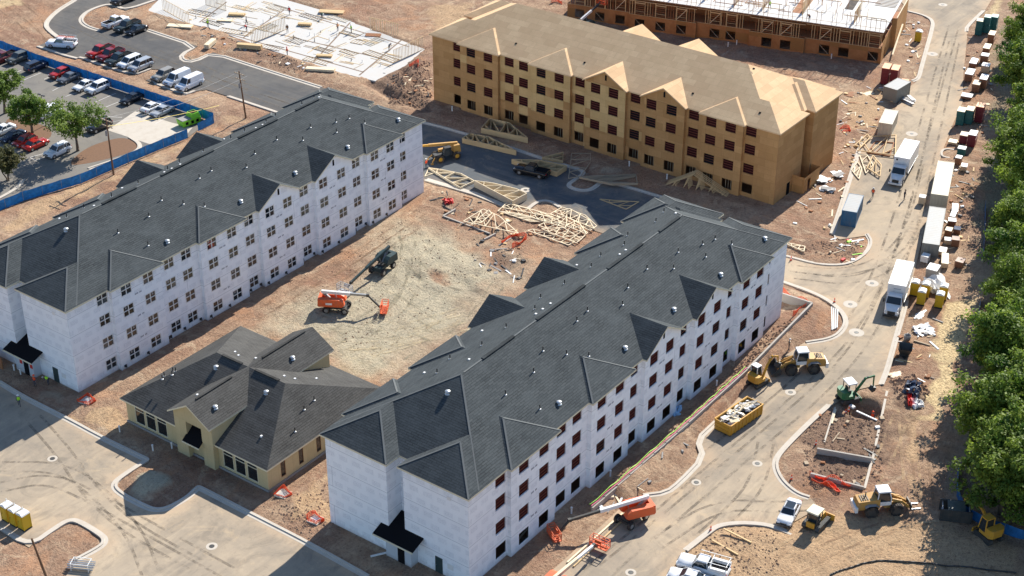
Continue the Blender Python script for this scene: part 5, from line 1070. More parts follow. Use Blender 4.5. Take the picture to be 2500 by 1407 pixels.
def excavator(loc, rz, label, mat, s=1.0, canopy=False, reach=((.9, 1.9), (2.3, 2.9), (3.5, 2.1), (3.4, .7)), roofm=None, swing=0.0):
    T = thing('mini_excavator' if s < 1.2 else 'excavator', label, 'excavator', loc, rz, 'tracked excavators'); T.scale = (s, s, s)
    for sy in (-1, 1): track(T, (0, sy*.62, 0), 2.1, .55, .36)
    b = MB(); b.box((0, 0, .42), (1.3, 1.0, .3)); b.cyl((0, 0, .5), (0, 0, .68), .42, .42, 14); b.build('undercarriage', 'dark_steel', T)
    b = MB(); pr = [(-1.0, -.5), (-.75, -.8), (.45, -.8), (.6, -.5), (.6, .5), (.45, .8), (-.75, .8), (-1.0, .5)]; b.prism(pr, .68, 1.0); b.prism([(-1.05, -.55), (-.8, -.8), (-.3, -.8), (-.3, .8), (-.8, .8), (-1.05, .55)], 1.0, 1.55); b.build('house', mat, T)
    if canopy:
        b = MB()
        for x, y in ((-.3, -.6), (-.3, .6), (.5, -.6), (.5, .6)): b.bar((x, y, 1.0), (x, y, 2.4), .07, .07)
        b.build('canopy_post', 'dark_steel', T); b = MB(); b.box((.1, 0, 2.45), (1.1, 1.4, .1), taper=.94); b.build('canopy', roofm or 'white_paint', T); b = MB(); b.box((0, 0, 1.2), (.5, .55, .4)); b.box((-.22, 0, 1.6), (.12, .5, .6)); b.build('seat', 'dark_plastic', T)
    else:
        b = MB(); b.loft([[(-.28, -.1, 1.0), (.62, -.1, 1.0), (.62, .78, 1.0), (-.28, .78, 1.0)], [(-.25, -.08, 2.3), (.4, -.08, 2.3), (.4, .74, 2.3), (-.25, .74, 2.3)]]); b.build('cab', 'glass_car', T)
        b = MB(); b.box((.08, .33, 2.34), (.78, .9, .1))
        for x, y in ((-.27, -.1), (-.27, .78)): b.bar((x, y, 1.0), (x, y, 2.3), .08, .08)
        for y in (-.1, .78): b.bar((.62, y, 1.0), (.41, y, 2.3), .07, .07)
        b.build('cab_roof', roofm or mat, T)
    pts = [Vector((.5, -.35, .95))]+[Vector((x, -.35, z)) for x, z in reach]
    for nm, i, wd in (('boom', 0, .24), ('boom', 1, .22), ('stick', 2, .18)): b = MB(); b.bar(pts[i], pts[i+1], wd*.8, wd); b.cyl(pts[i+1]-Vector((0, wd*.5, 0)), pts[i+1]+Vector((0, wd*.5, 0)), .1, .1, 8); b.build(nm, mat if nm == 'boom' else mat, T)
    b = MB(); b.bar((.65, -.35, .95), pts[1]*.6+pts[2]*.4, .09, .09); b.bar(pts[1]*.4+pts[2]*.6+Vector((0, 0, .25)), pts[3]*.2+pts[2]*.8+Vector((.1, 0, .15)), .08, .08); b.build('cylinder', 'steel', T)
    if len(pts) > 4: b = MB(); b.bar(pts[3], pts[4], .12, .12); b.build('stick', mat, T)
    e = pts[-1]; pr = [(e.x-.1, e.z+.2), (e.x+.22, e.z+.12), (e.x+.15, e.z-.25), (e.x-.2, e.z-.42), (e.x-.42, e.z-.2), (e.x-.3, e.z-.05)]
    b = MB(); b.loft([[(x, -.65, z) for x, z in pr], [(x, -.05, z) for x, z in pr]]); b.build('bucket', 'dark_steel', T)
    b = MB(); b.box((1.25, 0, .32), (.08, 1.6, .4)); b.bar((.5, -.4, .35), (1.25, -.4, .3), .1, .1); b.bar((.5, .4, .35), (1.25, .4, .3), .1, .1); b.build('dozer_blade', mat, T); return T
p = P(1848, 938); q = P(1900, 890); excavator((p.x, p.y, .0), math.atan2(q.y-p.y, q.x-p.x)-.2, 'small yellow tracked digger against the concrete wall', 'yellow_paint', 1.15, False, ((1.1, 2.2), (1.9, 3.1), (2.9, 2.6), (3.1, 1.6)), 'white_paint')
p = P(2068, 978); q = P(2118, 968); excavator((p.x, p.y, .0), math.atan2(q.y-p.y, q.x-p.x), 'small green tracked digger with white canopy at the pit', 'green_paint', 1.2, True, ((1.0, 1.7), (1.7, 2.7), (2.7, 2.8), (2.75, 1.3)))
p = P(2412, 1318); q = P(2345, 1262); pz = max(0, ground_z(p)); excavator((p.x, p.y, pz), math.atan2(q.y-p.y, q.x-p.x), 'larger yellow excavator in the tree shade by the dark blue fence', 'yellow_paint', 1.3, False, ((1.5, 1.9), (2.6, 2.2), (3.7, 1.6), (3.9, .6)))
def dozer(loc, rz, label):
    T = thing('bulldozer', label, 'bulldozer', loc, rz)
    for s in (-1, 1): track(T, (0, s*.85, 0), 2.7, .8, .5)
    b = MB(); b.box((.75, 0, 1.0), (1.4, 1.0, .9), taper=.94); b.build('engine_hood', 'yellow_paint', T); b = MB(); b.box((-.6, 0, .95), (1.3, 1.15, .7)); b.build('body', 'dark_steel', T); b = MB(); b.box((-1.3, 0, .95), (.25, 1.0, .7)); b.build('rear_grille', 'yellow_paint', T)
    b = MB()
    for x in (-1.05, .15):
        for s in (-1, 1): b.bar((x, s*.62, 1.2), (x*.95, s*.6, 2.5), .1, .1)
    b.build('cab_post', 'dark_steel', T); b = MB(); b.box((-.45, 0, 2.56), (1.7, 1.55, .14), taper=.93); b.build('cab_roof', 'trim_cream', T); b = MB(); b.box((-.5, 0, 1.85), (1.0, 1.05, 1.2)); b.build('cab', 'glass_car', T)
    b = MB(); pr = [(1.75, .1), (1.88, .08), (1.75, .55), (1.85, 1.05), (1.72, 1.05), (1.62, .55)]; b.loft([[(x, -1.45, z) for x, z in pr], [(x, 1.45, z) for x, z in pr]]); b.build('blade', 'yellow_paint', T)
    for s in (-1, 1): b = MB(); b.bar((.2, s*.5, .5), (1.68, s*.5, .5), .14, .16); b.build('push_arm', 'yellow_paint', T)
    b = MB(); b.cyl((.9, .25, 1.4), (.9, .25, 2.1), .06, .06, 8); b.build('exhaust', 'dark_steel', T); return T
p = P(1990, 1288); q = P(2032, 1245); dozer((p.x, p.y, max(0, ground_z(p))), math.atan2(q.y-p.y, q.x-p.x), 'small yellow bulldozer with cream roof beside the white saloon')
def telehandler(loc, rz, label):
    T = thing('telehandler', label, 'telehandler', loc, rz)
    for x in (1.5, -1.5):
        for s in (-1, 1): wheel(T, (x, s*.95, .65), .65, .42, 'yellow_paint')
    b = MB(); b.box((0, 0, .95), (4.4, 1.1, .5)); b.build('chassis', 'dark_steel', T)
    b = MB(); b.loft([[(-.5, .25, 1.1), (.9, .25, 1.1), (.9, 1.05, 1.1), (-.5, 1.05, 1.1)], [(-.45, .28, 2.35), (.55, .28, 2.35), (.55, 1.0, 2.35), (-.45, 1.0, 2.35)]]); b.build('cab', 'glass_car', T)
    b = MB(); b.box((.05, .64, 2.4), (1.15, .85, .1))
    for x0, x1 in ((-.5, -.45), (.9, .55)):
        for y in (.27, 1.03): b.bar((x0, y, 1.1), (x1, y, 2.38), .07, .07)
    b.build('cab_frame', 'dark_plastic', T)
    b = MB(); b.box((-1.8, -.1, 1.7), (1.3, 1.6, 1.2), taper=.8); b.build('rear_housing', 'amber_paint', T); b = MB(); b.box((0, -.75, 1.3), (2.0, .55, .7)); b.build('engine_cover', 'amber_paint', T)
    b = MB(); b.bar((-2.2, -.25, 2.3), (3.0, -.25, 3.0), .38, .45); bo = b.build('boom', 'amber_paint', T); b = MB(); b.bar((2.8, -.25, 2.97), (5.6, -.25, 3.35), .28, .32); b.build('inner_boom', 'yellow_paint', bo)
    b = MB(); b.bar((5.6, -.25, 3.35), (6.0, -.25, 2.7), .22, .3); b.box((6.1, -.25, 2.6), (.12, 1.3, .9)); b.build('carriage', 'amber_paint', T)
    for s in (-.7, .2): b = MB(); b.box((6.7, s, 2.18), (1.2, .13, .06)); b.build('fork', 'dark_steel', T)
    for s in (-1, 1): b = MB(); b.bar((2.3, s*.6, .9), (2.9, s*.9, .3), .16, .16); b.box((2.95, s*.95, .12), (.4, .4, .14)); b.build('outrigger', 'amber_paint', T)
    return T
a_, c_ = P(1112, 384), P(1066, 392); pos = (a_+c_)/2; telehandler((pos.x, pos.y, .004), math.atan2(c_.y-a_.y, c_.x-a_.x)+.1, 'amber telehandler with raised boom behind the glazed white block')
# trench shield lying in the shade
p = P(2330, 1268); T = thing('trench_shield', 'grey steel trench shield lying in the tree shade', 'trench shield', (p.x, p.y, max(0, ground_z(p))), R(-65))
for s in (-1, 1): b = MB(); b.box((0, s*1.0, .8), (3.6, .12, 1.6)); [b.box((x, s*1.09, .8), (.1, .06, 1.6)) for x in (-1.6, -.5, .5, 1.6)]; b.build('side_panel', 'dark_steel', T)
for x in (-1.5, 1.5):
    for z in (.4, 1.25): b = MB(); b.cyl((x, -1, z), (x, 1, z), .09, .09, 10); b.build('spreader', 'steel', T)
b = MB(); b.box((0, 0, 1.55), (2.0, 1.85, .06)); b.build('cover_plate', 'teal_dark', T)

p, q, an, ln = aim((1424, 52), 2.6, (1452, 22), 4.2); base = Vector((p.x, p.y, 0))+Vector((math.cos(an), math.sin(an), 0))*1.0
boom_lift((base.x, base.y, ground_z(base)), an, 'boom lift raised against the half framed block at the top', 'teal_dark', 'white_paint', 'dark_steel', 2.7, ln+1.5, 4.3, .6, -.4, 0, 2.0)
# ------------------------------------------------------------ containers, skip, toilets, stores
def quad_pose(px, h):
    c = [P(x, y, h) for x, y in px]; cen = sum(c, Vector())/4
    d = ((c[3]-c[0])+(c[2]-c[1])); L = d.length/2; wd = ((c[1]-c[0])+(c[2]-c[3])).length/2; return cen, math.atan2(d.y, d.x), L, wd
for nm, c_ in (('cont_grey', (.20, .21, .20)), ('cont_beige', (.50, .46, .38)), ('cont_blue', (.02, .10, .20)), ('cont_cream', (.50, .45, .34)), ('cont_pale', (.29, .30, .30))): paint(nm, c_, .55, .0, dirt=.3, scale=.9)
def container(px, h, mat, roofm, label, vent=True):
    cen, an, L, wd = quad_pose(px, h); wd = min(max(wd, 2.3), 2.7); T = thing('storage_container', label, 'container', (cen.x, cen.y, 0.0), an, 'storage containers')
    b = MB(); n = int(L/.28)
    for s in (-1, 1):       # corrugated long sides
        secs = []
        for k in range(n*2+1): x = -L/2+.08+(L-.16)*k/(n*2); o = .035 if (k//1) % 4 in (1, 2) else 0; secs.append([(x, s*(wd/2-o-.02), .12), (x, s*(wd/2-o-.02), h-.1)])
        b.loft(secs, caps=False, closed=False)
    b.build('side_wall', mat, T, fix=False)
    b = MB(); m_ = int(wd/.26); secs = []
    for k in range(m_*2+1): y = -wd/2+.08+(wd-.16)*k/(m_*2); o = .03 if k % 4 in (1, 2) else 0; secs.append([(-L/2+o+.02, y, .12), (-L/2+o+.02, y, h-.1)])
    b.loft(secs, caps=False, closed=False); b.build('front_wall', mat, T, fix=False)
    b = MB(); b.box((L/2-.03, 0, h/2), (.06, wd-.1, h-.2)); d = b.build('door', mat, T); b = MB()
    for y in (-.7, -.3, .3, .7): b.cyl((L/2+.02, y, .2), (L/2+.02, y, h-.2), .025, .025, 6)
    b.build('lock_bar', 'galv', d)
    b = MB()
    for x in (-L/2+.06, L/2-.06):
        for y in (-wd/2+.06, wd/2-.06): b.box((x, y, h/2), (.13, .13, h))
    for z in (.08, h-.06):
        for y in (-wd/2+.05, wd/2-.05): b.box((0, y, z), (L-.14, .1, .13))
        for x in (-L/2+.05, L/2-.05): b.box((x, 0, z), (.1, wd-.14, .13))
    b.build('corner_frame', mat, T)
    b = MB(); secs = []
    for k in range(n+1): x = -L/2+.05+(L-.1)*k/n; o = .02*(k % 2); secs.append([(x, -wd/2+.05, h-o), (x, wd/2-.05, h-o)])
    b.loft(secs, caps=False, closed=False); b.build('roof', roofm, T, fix=False); b = MB(); b.box((0, 0, .1), (L-.1, wd-.1, .06)); b.build('floor', 'crate_brown', T); return T
container([(2154, 210), (2194, 221), (2225, 199), (2191, 191)], 2.6, 'cont_grey', 'cont_pale', 'dark grey container at a slant below the maroon stack')
container([(2145, 300), (2179, 303), (2192, 270), (2163, 266)], 2.5, 'cont_beige', 'cont_cream', 'small beige container above the heap of broken frames')
container([(2056, 514), (2092, 519), (2108, 477), (2074, 472)], 2.6, 'cont_blue', 'cont_pale', 'dark blue container with grey roof left of the road')
container([(2272, 474), (2316, 478), (2330, 396), (2291, 393)], 2.45, 'cont_cream', 'cont_cream', 'long cream container right of the road')
container([(2252, 593), (2294, 599), (2310, 508), (2269, 504)], 2.45, 'cont_grey', 'cont_pale', 'long container with flat grey roof below the cream one')
# roll-off skip full of scrap
cen, an, L, wd = quad_pose([(1745, 1024), (1784, 1040), (1862, 985), (1827, 970)], 1.6); wd = 2.4
SK = thing('skip', 'yellow roll off skip heaped with white scrap on the road', 'skip', (cen.x, cen.y, .004), an)
for s in (-1, 1):
    b = MB(); b.box((0, s*(wd/2-.04), .85), (L, .08, 1.5)); [b.box((-L/2+.3+k*(L-.6)/8, s*(wd/2+.04), .85), (.12, .1, 1.45)) for k in range(9)]; b.box((0, s*(wd/2+.04), 1.6), (L, .14, .12)); b.build('side_panel', 'yellow_paint', SK)
for s in (-1, 1): b = MB(); b.box((s*(L/2-.04), 0, .85), (.08, wd-.16, 1.5)); b.box((s*(L/2+.03), 0, .6), (.08, wd, .1)); b.box((s*(L/2+.03), 0, 1.1), (.08, wd, .1)); b.build('end_panel', 'yellow_paint', SK)
b = MB(); b.box((0, 0, .12), (L, wd, .1)); [b.box((0, y, .06), (L, .15, .12)) for y in (-.5, .5)]; b.build('floor', 'dark_steel', SK)
rnd = random.Random(5); sc = []
def scrap(n, cx, cy, cz, lx, ly, hz, label, group, mats=('pvc_white', 'pvc_white', 'white_paint', 'lumber_pale', 'concrete_grey', 'galv'), rz=0.0, name='scrap_piece'):
    for k in range(n):
        a, c2 = rnd.uniform(-.5, .5)*lx, rnd.uniform(-.5, .5)*ly; x = cx+a*math.cos(rz)-c2*math.sin(rz); y = cy+a*math.sin(rz)+c2*math.cos(rz); m_ = rnd.choice(mats)
        l_, w_ = rnd.uniform(.35, 1.3), rnd.uniform(.2, .7); b = MB(); nseg = 3; zz = [rnd.uniform(-.06, .06) for _ in range(8)]
        pts = [(-l_/2, -w_/2), (-l_*.1, -w_*.55), (l_/2, -w_*.4), (l_*.45, w_/2), (-l_*.05, w_*.45), (-l_*.5, w_*.4)]
        vs = [(px_, py_, zz[i]) for i, (px_, py_) in enumerate(pts)]; b.mesh(vs+[(x_, y_, z_-.03) for x_, y_, z_ in vs], [(0, 1, 4, 5), (1, 2, 3, 4), (11, 10, 7, 6), (10, 9, 8, 7)]+[(i, 6+i, 6+(i+1) % 6, (i+1) % 6) for i in range(6)])
        o = b.build(name, m_, None, (x, y, cz+rnd.uniform(0, hz)), rnd.uniform(0, 6.3)); o.rotation_euler.x = rnd.uniform(-.35, .35); o.rotation_euler.y = rnd.uniform(-.35, .35); tag(o, label, 'scrap', group)
b = MB(); b.box((0, 0, .72), (L-.2, wd-.2, 1.15)); b.build('fill', 'trash_dark', SK)
scrap(70, cen.x, cen.y, 1.42, L-1.0, wd-.7, .35, 'bent piece of pale scrap heaped in the yellow skip', 'scrap in the skip', rz=an)
for k in range(7):
    x, y = rnd.uniform(-.4, .4)*L, rnd.uniform(-.3, .3)*wd; T = thing('scrap_board', 'long pale board sticking up from the yellow skip', 'board', (cen.x+x*math.cos(an)-y*math.sin(an), cen.y+x*math.sin(an)+y*math.cos(an), 1.6), an+rnd.uniform(-.6, .6), 'boards in the skip'); board('board', T, 'lumber_pale', (-1.0, 0, 0), (1.2, 0, rnd.uniform(.2, .6)), .14, .05)
# portable toilets
def toilet(loc, rz, label):
    T = thing('portable_toilet', label, 'toilet', loc, rz, 'portable toilets')
    b = MB(); b.box((0, 0, .08), (1.15, 1.15, .16)); b.build('base', 'dark_plastic', T)
    b = MB(); b.box((0, 0, 1.12), (1.06, 1.06, 1.92)); [b.box((sx*.52, sy*.52, 1.12), (.1, .1, 1.94)) for sx in (-1, 1) for sy in (-1, 1)]; b.build('cabin', 'potty_yellow', T)
    b = MB(); b.loft([[(-.58, -.58, 2.08), (.58, -.58, 2.08), (.58, .58, 2.08), (-.58, .58, 2.08)], [(-.58, -.5, 2.22), (.58, -.5, 2.22), (.58, .5, 2.22), (-.58, .5, 2.22)], [(-.5, -.12, 2.36), (.5, -.12, 2.36), (.5, .12, 2.36), (-.5, .12, 2.36)]]); b.build('roof', 'pvc_white', T)
    b = MB(); b.box((-.545, 0, 1.1), (.03, .72, 1.75)); d = b.build('door', 'potty_yellow', T); b = MB(); b.box((-.57, .28, 1.1), (.03, .06, .14)); b.build('handle', 'dark_plastic', d)
    b = MB(); b.cyl((.35, .35, 2.2), (.35, .35, 2.6), .05, .05, 8); b.build('vent_pipe', 'pvc_white', T); return T
for (x, y), l in zip(((60, 1300), (40, 1290), (20, 1279)), ('yellow portable toilet at the right of three by the bottom left kerb', 'yellow portable toilet in the middle of three at the bottom left', 'yellow portable toilet at the left of three by the picture edge')):
    p = P(x, y); toilet((p.x+.58, p.y+.58, .004), R(0), l)
for (x, y), l in zip(((2252, 746), (2262, 729), (2296, 754), (2305, 737), (2236, 722)), ('yellow portable toilet front left of the group by the lower box truck', 'yellow portable toilet behind the front left one by the box truck', 'yellow portable toilet front right beside the dry straw strip', 'yellow portable toilet behind the front right one', 'yellow portable toilet under the white sheeting')):
    p = P(x, y); toilet((p.x, p.y+.3, max(0, ground_z(p))), R(15), l)
p = P(2240, 103); toilet((p.x, p.y, max(0, ground_z(p))), R(14), 'yellow portable toilet alone beside the half framed block')
# wrapped pallets of siding and boxes along the right hand verge
for nm, c_ in (('wrap_teal', (.01, .12, .12)), ('wrap_maroon', (.16, .012, .025)), ('wrap_orange', (.80, .36, .16)), ('wrap_white', (.78, .77, .75)), ('box_card', (.62, .46, .30)), ('box_brown', (.22, .10, .055)), ('wrap_mint', (.42, .62, .54)), ('wrap_cream', (.78, .70, .48))): paint(nm, c_, .45, dirt=.12, scale=2.5)
def pallet(px, size, side, top, label, rz=12, group='wrapped pallets on the verge'):
    p = P(*px); l_, w_, h_ = size; T = thing('wrapped_pallet', label, 'pallet', (p.x, p.y, max(0.0, ground_z(p))), R(rz), group)
    for y in (-.4, 0, .4): board('runner', T, 'lumber_grey', (-l_/2, y*w_, .06), (l_/2, y*w_, .06), .1, .12)
    n = max(1, int(h_/.75))
    for k in range(n): b = MB(); z0 = .13+(h_-.13)*k/n; z1 = .13+(h_-.13)*(k+1)/n-.02; j = rnd.uniform(-.03, .03); b.box((j, j, (z0+z1)/2), (l_*rnd.uniform(.96, 1), w_*rnd.uniform(.96, 1), z1-z0)); b.build('bundle', side, T)
    b = MB(); b.loft([[(-l_*.51, -w_*.51, h_-.06), (l_*.51, -w_*.51, h_-.06), (l_*.51, w_*.51, h_-.06), (-l_*.51, w_*.51, h_-.06)], [(-l_*.5, -w_*.5, h_+.02), (l_*.5, -w_*.48, h_+.03), (l_*.5, w_*.5, h_+.02), (-l_*.5, w_*.5, h_+.04)]]); b.build('cover', top, T); return T
for px, sz, sd, tp, l in (((2388, 86), (1.7, 1.25, 3.0), 'wrap_teal', 'wrap_cream', 'tall teal stack at the left of three by the top right kerb'), ((2406, 83), (1.7, 1.25, 3.3), 'wrap_teal', 'wrap_mint', 'tall teal stack in the middle of three with a mint top'), ((2424, 76), (1.7, 1.25, 2.8), 'wrap_teal', 'wrap_mint', 'tall teal stack at the right of three under the trees'),
      ((2419, 106), (2.4, 1.2, 1.8), 'box_brown', 'box_card', 'brown boxed pallet below the right teal stack'), ((2408, 130), (2.6, 1.2, 1.0), 'box_brown', 'wrap_cream', 'low brown pallet with cream top under the foliage'), ((2376, 163), (2.6, 1.3, 1.0), 'box_brown', 'wrap_white', 'low white topped pallet at the road side of the verge'), ((2402, 156), (1.6, 1.4, 1.5), 'box_brown', 'wrap_white', 'white topped pallet beside the foliage, upper one'), ((2404, 180), (1.7, 1.4, 1.4), 'box_card', 'wrap_white', 'white topped pallet beside the foliage, lower one'),
      ((2366, 195), (2.9, 1.4, 1.5), 'box_brown', 'wrap_white', 'big white wrapped pallet at the road edge'), ((2382, 224), (2.2, 1.3, 1.6), 'box_brown', 'box_card', 'brown carton stack in front of the white wrapped pallet'), ((2399, 216), (2.6, 1.3, 1.9), 'box_brown', 'wrap_white', 'brown carton stack with crumpled white top'), ((2360, 240), (1.7, 1.9, .6), 'box_brown', 'wrap_white', 'low square white pallet by the road'),
      ((2343, 304), (2.0, 1.3, 2.7), 'wrap_teal', 'wrap_cream', 'teal stack with cream top in the second group'), ((2364, 304), (2.0, 1.3, 2.7), 'wrap_teal', 'box_card', 'teal stack in the middle of the second group'), ((2388, 300), (2.0, 1.35, 3.0), 'wrap_maroon', 'wrap_orange', 'maroon stack with orange top in the second group'), ((2371, 360), (2.1, 1.3, 2.3), 'wrap_maroon', 'wrap_white', 'maroon stack above the cream container'), ((2351, 352), (1.7, 1.3, 1.6), 'wrap_maroon', 'box_card', 'small maroon stack with brown top above the cream container'), ((2346, 381), (1.3, 1.3, 1.3), 'wrap_teal', 'wrap_white', 'small teal stack with white top beside the kerbed island'), ((2326, 352), (1.4, 1.4, .5), 'box_card', 'wrap_cream', 'low cream pallet beside the kerbed island')):
    pallet(px, sz, sd, tp, l)
for px, sz, sd, tp, l in (((2160, 206), (2.6, 1.35, 3.2), 'wrap_maroon', 'wrap_orange', 'left maroon stack with orange top by the half framed block'), ((2182, 208), (2.6, 1.35, 3.2), 'wrap_maroon', 'wrap_orange', 'right maroon stack with orange top by the half framed block'), ((2208, 205), (1.6, 1.3, .5), 'box_card', 'wrap_orange', 'low pallet with orange top beside the maroon stacks')): pallet(px, sz, sd, tp, l, 14)
for i, (px, sz, sd, tp) in enumerate((((2338, 405), (1.2, 1.0, 1.3), 'box_brown', 'wrap_white'), ((2352, 420), (1.4, 1.0, .9), 'box_card', 'wrap_white'), ((2330, 520), (2.6, .9, .6), 'galv', 'galv'), ((2326, 535), (2.4, .8, .7), 'galv', 'pvc_white'), ((2322, 556), (1.2, 1.2, 1.0), 'box_brown', 'wrap_white'), ((2314, 580), (1.3, 1.0, 1.1), 'box_brown', 'box_card'), ((2312, 600), (1.1, 1.0, .8), 'box_card', 'wrap_white'), ((2330, 606), (1.3, 1.1, 1.3), 'box_brown', 'box_brown'), ((2300, 624), (1.6, 1.1, .7), 'box_card', 'wrap_white'), ((2305, 648), (3.2, 1.0, .9), 'box_card', 'wrap_cream'), ((2262, 610), (1.3, 1.1, 1.0), 'dark_plastic', 'concrete_grey'), ((2258, 640), (1.2, 1.1, 1.1), 'wrap_white', 'pvc_white'), ((2275, 680), (2.0, 1.6, 1.7), 'concrete_grey', 'wrap_white'), ((2342, 655), (1.5, 1.2, 1.1), 'box_brown', 'box_brown'), ((2250, 497), (1.1, 1.0, 1.3), 'box_card', 'wrap_white'), ((2335, 575), (1.2, 1.0, .9), 'box_brown', 'car_navy'))):
    pallet(px, sz, sd, tp, ['small brown carton pallet tucked behind the cream container', 'low white topped carton pallet behind the cream container', 'bundle of bright metal lengths behind the flat grey container', 'second bundle of bright metal behind the flat grey container', 'white topped carton behind the middle of the flat grey container', 'brown carton stack behind the flat grey container', 'low white topped carton near the foot of the flat grey container', 'dark brown crate near the foot of the flat grey container', 'white topped carton in front of the flat grey container', 'long cream topped pallet in front of the flat grey container', 'dark crate at the road side of the flat grey container', 'white wrapped block at the road edge behind the lower truck', 'grey block under white sheeting behind the toilets', 'brown crate at the outer edge beside the dry verge', 'tall white topped carton between the two long containers', 'brown crate with dark blue top behind the flat grey container'][i], rnd.uniform(5, 25), 'cartons around the containers')
# ------------------------------------------------------------ retaining wall and pit walls
paint('wall_concrete', (.40, .37, .33), .9, dirt=.35, scale=.8)
def wall_run(pts, h, th, label, mat='wall_concrete', name='retaining_wall', h1=None):
    T = thing(name, label, 'wall', (pts[0].x, pts[0].y, 0), 0); o = pts[0]; n = len(pts)-1; tot = 0
    for i in range(n):
        a, c_ = pts[i]-o, pts[i+1]-o; L = (c_-a).length; m_ = max(1, int(L/2.5)); d = (c_-a)/L
        for k in range(m_):
            hh = h if h1 is None else h+(h1-h)*((k+.5)/m_); b = MB(); p0 = a+d*(L*k/m_+.006); p1 = a+d*(L*(k+1)/m_-.006); b.bar((p0.x, p0.y, hh/2-.15), (p1.x, p1.y, hh/2-.15), th, hh+.3); b.build('wall_panel', mat, T)
    return T
wall_run(WALL[:3], 1.4, .25, 'long low concrete retaining wall between the white block and the road'); wall_run(WALL[2:4], 1.35, .25, 'middle stretch of the concrete retaining wall behind the yellow skip'); wall_run(WALL[3:5], 1.3, .25, 'near stretch of the concrete retaining wall by the white boom', h1=.7)
wall_run([P(1993, 1112), P(2126, 1136)], 1.1, .25, 'grey concrete wall across the muddy pit'); wall_run([P(1978, 1168), P(2108, 1202)], .8, .25, 'lower concrete wall draped with orange netting at the pit'); wall_run([P(2126, 1138), P(2110, 1200)], .5, .3, 'pale concrete wall along the right side of the pit', 'concrete'); wall_run([P(2165, 960), P(2128, 1135)], .35, .3, 'pale concrete strip running down the right of the pit', 'concrete')
wall_run([P(2038, 1000), P(2012, 1085)], .35, .2, 'pale concrete strip running down the left of the pit', 'concrete')
wall_run([P(1112, 518), P(1082, 535), P(1196, 578)], .6, .25, 'L shaped low concrete wall under the pale trusses'); wall_run([P(1182, 592), P(1210, 578)], .6, .22, 'short low concrete wall end beside the pale trusses'); wall_run([P(1218, 606), P(1248, 588)], .5, .22, 'short concrete wall piece beside the orange netting')
# ------------------------------------------------------------ roof trusses
def truss(px, h, label, mat='lumber', z=0.0, webs=4, group='roof trusses on the ground', w_=.09, name='roof_truss', grid=None):
    """px: outline of the truss as seen from above, first edge is the long bottom chord; h: height of the bundle"""
    pts = [P(x, y, z+h) for x, y in px]; o = Vector((pts[0].x, pts[0].y, 0)); gz_ = max(max(0 if on_road(p) else ground_z(p), 0) for p in pts)+.01
    T = thing(name, label, 'truss', (o.x, o.y, z+gz_), 0, group); q = [Vector((p.x-o.x, p.y-o.y, h/2)) for p in pts]; n = len(q)
    for i in range(n): board('chord', T, mat, q[i], q[(i+1) % n], w_*1.25, h)
    a, c = q[0], q[1]; top = [q[0]]+q[:1:-1]+[q[1]]      # chain of the other chords from q0 round to q1
    seg = [(top[i+1]-top[i]).length for i in range(len(top)-1)]; tot = sum(seg)
    def on_top(s):
        s *= tot
        for i, L in enumerate(seg):
            if s <= L: return top[i]+(top[i+1]-top[i])*(s/L)
            s -= L
        return top[-1]
    m_ = webs; prev = None
    for k in range(1, 2*m_):
        f = k/(2*m_); p = on_top(f) if k % 2 else a+(c-a)*f
        if prev is not None: board('web', T, mat, prev, p, w_, h*.96)
        prev = p
    return T
Z3 = lambda *l: [(1000+x*.3128, 260+y*.3128) for x, y in l]
truss(Z3((560, 180), (922, 258), (780, 140), (625, 106)), 1.0, 'tall bundle of trusses in the shade by the brown block', 'lumber', webs=5); truss(Z3((410, 248), (832, 345), (620, 237), (470, 210)), .9, 'tall bundle of trusses in the shade behind the telehandler', 'lumber', webs=6)
truss(Z3((797, 412), (1150, 512), (1225, 462), (1010, 418)), .85, 'tall bundle of trusses in the shade beside the black pickup', 'lumber', webs=4); truss(Z3((1035, 405), (1195, 432), (1200, 365)), .5, 'small triangular bundle beside the tall one at the black pickup', 'lumber', webs=2)
truss(Z3((1265, 380), (1240, 575), (1335, 560), (1410, 450), (1412, 380)), .1, 'wide single truss leaning across the shaded kerb island', 'lumber_grey', webs=4); truss(Z3((1325, 565), (1580, 620), (1778, 615), (1765, 545), (1480, 555)), .35, 'long grey truss bundle along the shaded kerb', 'lumber_grey', webs=6)
truss(Z3((1485, 722), (1690, 800), (1790, 742), (1640, 735)), .12, 'single truss lying in the shade beside the far end of the roof', 'lumber', webs=3)
truss(Z3((505, 578), (805, 735), (915, 678), (830, 640), (650, 597)), 1.15, 'deep sunlit bundle of pale trusses at the car park edge', 'lumber_pale', webs=4)
truss(Z3((148, 478), (395, 632), (505, 580), (400, 522), (250, 492)), .35, 'sunlit bundle of pale trusses beside the glazed white block', 'lumber_pale', webs=4); truss(Z3((120, 545), (240, 500), (150, 480)), .12, 'corner of a pale truss poking out behind the glazed white block', 'lumber_pale', webs=2)
g_ = 'pale trusses heaped on the courtyard edge'
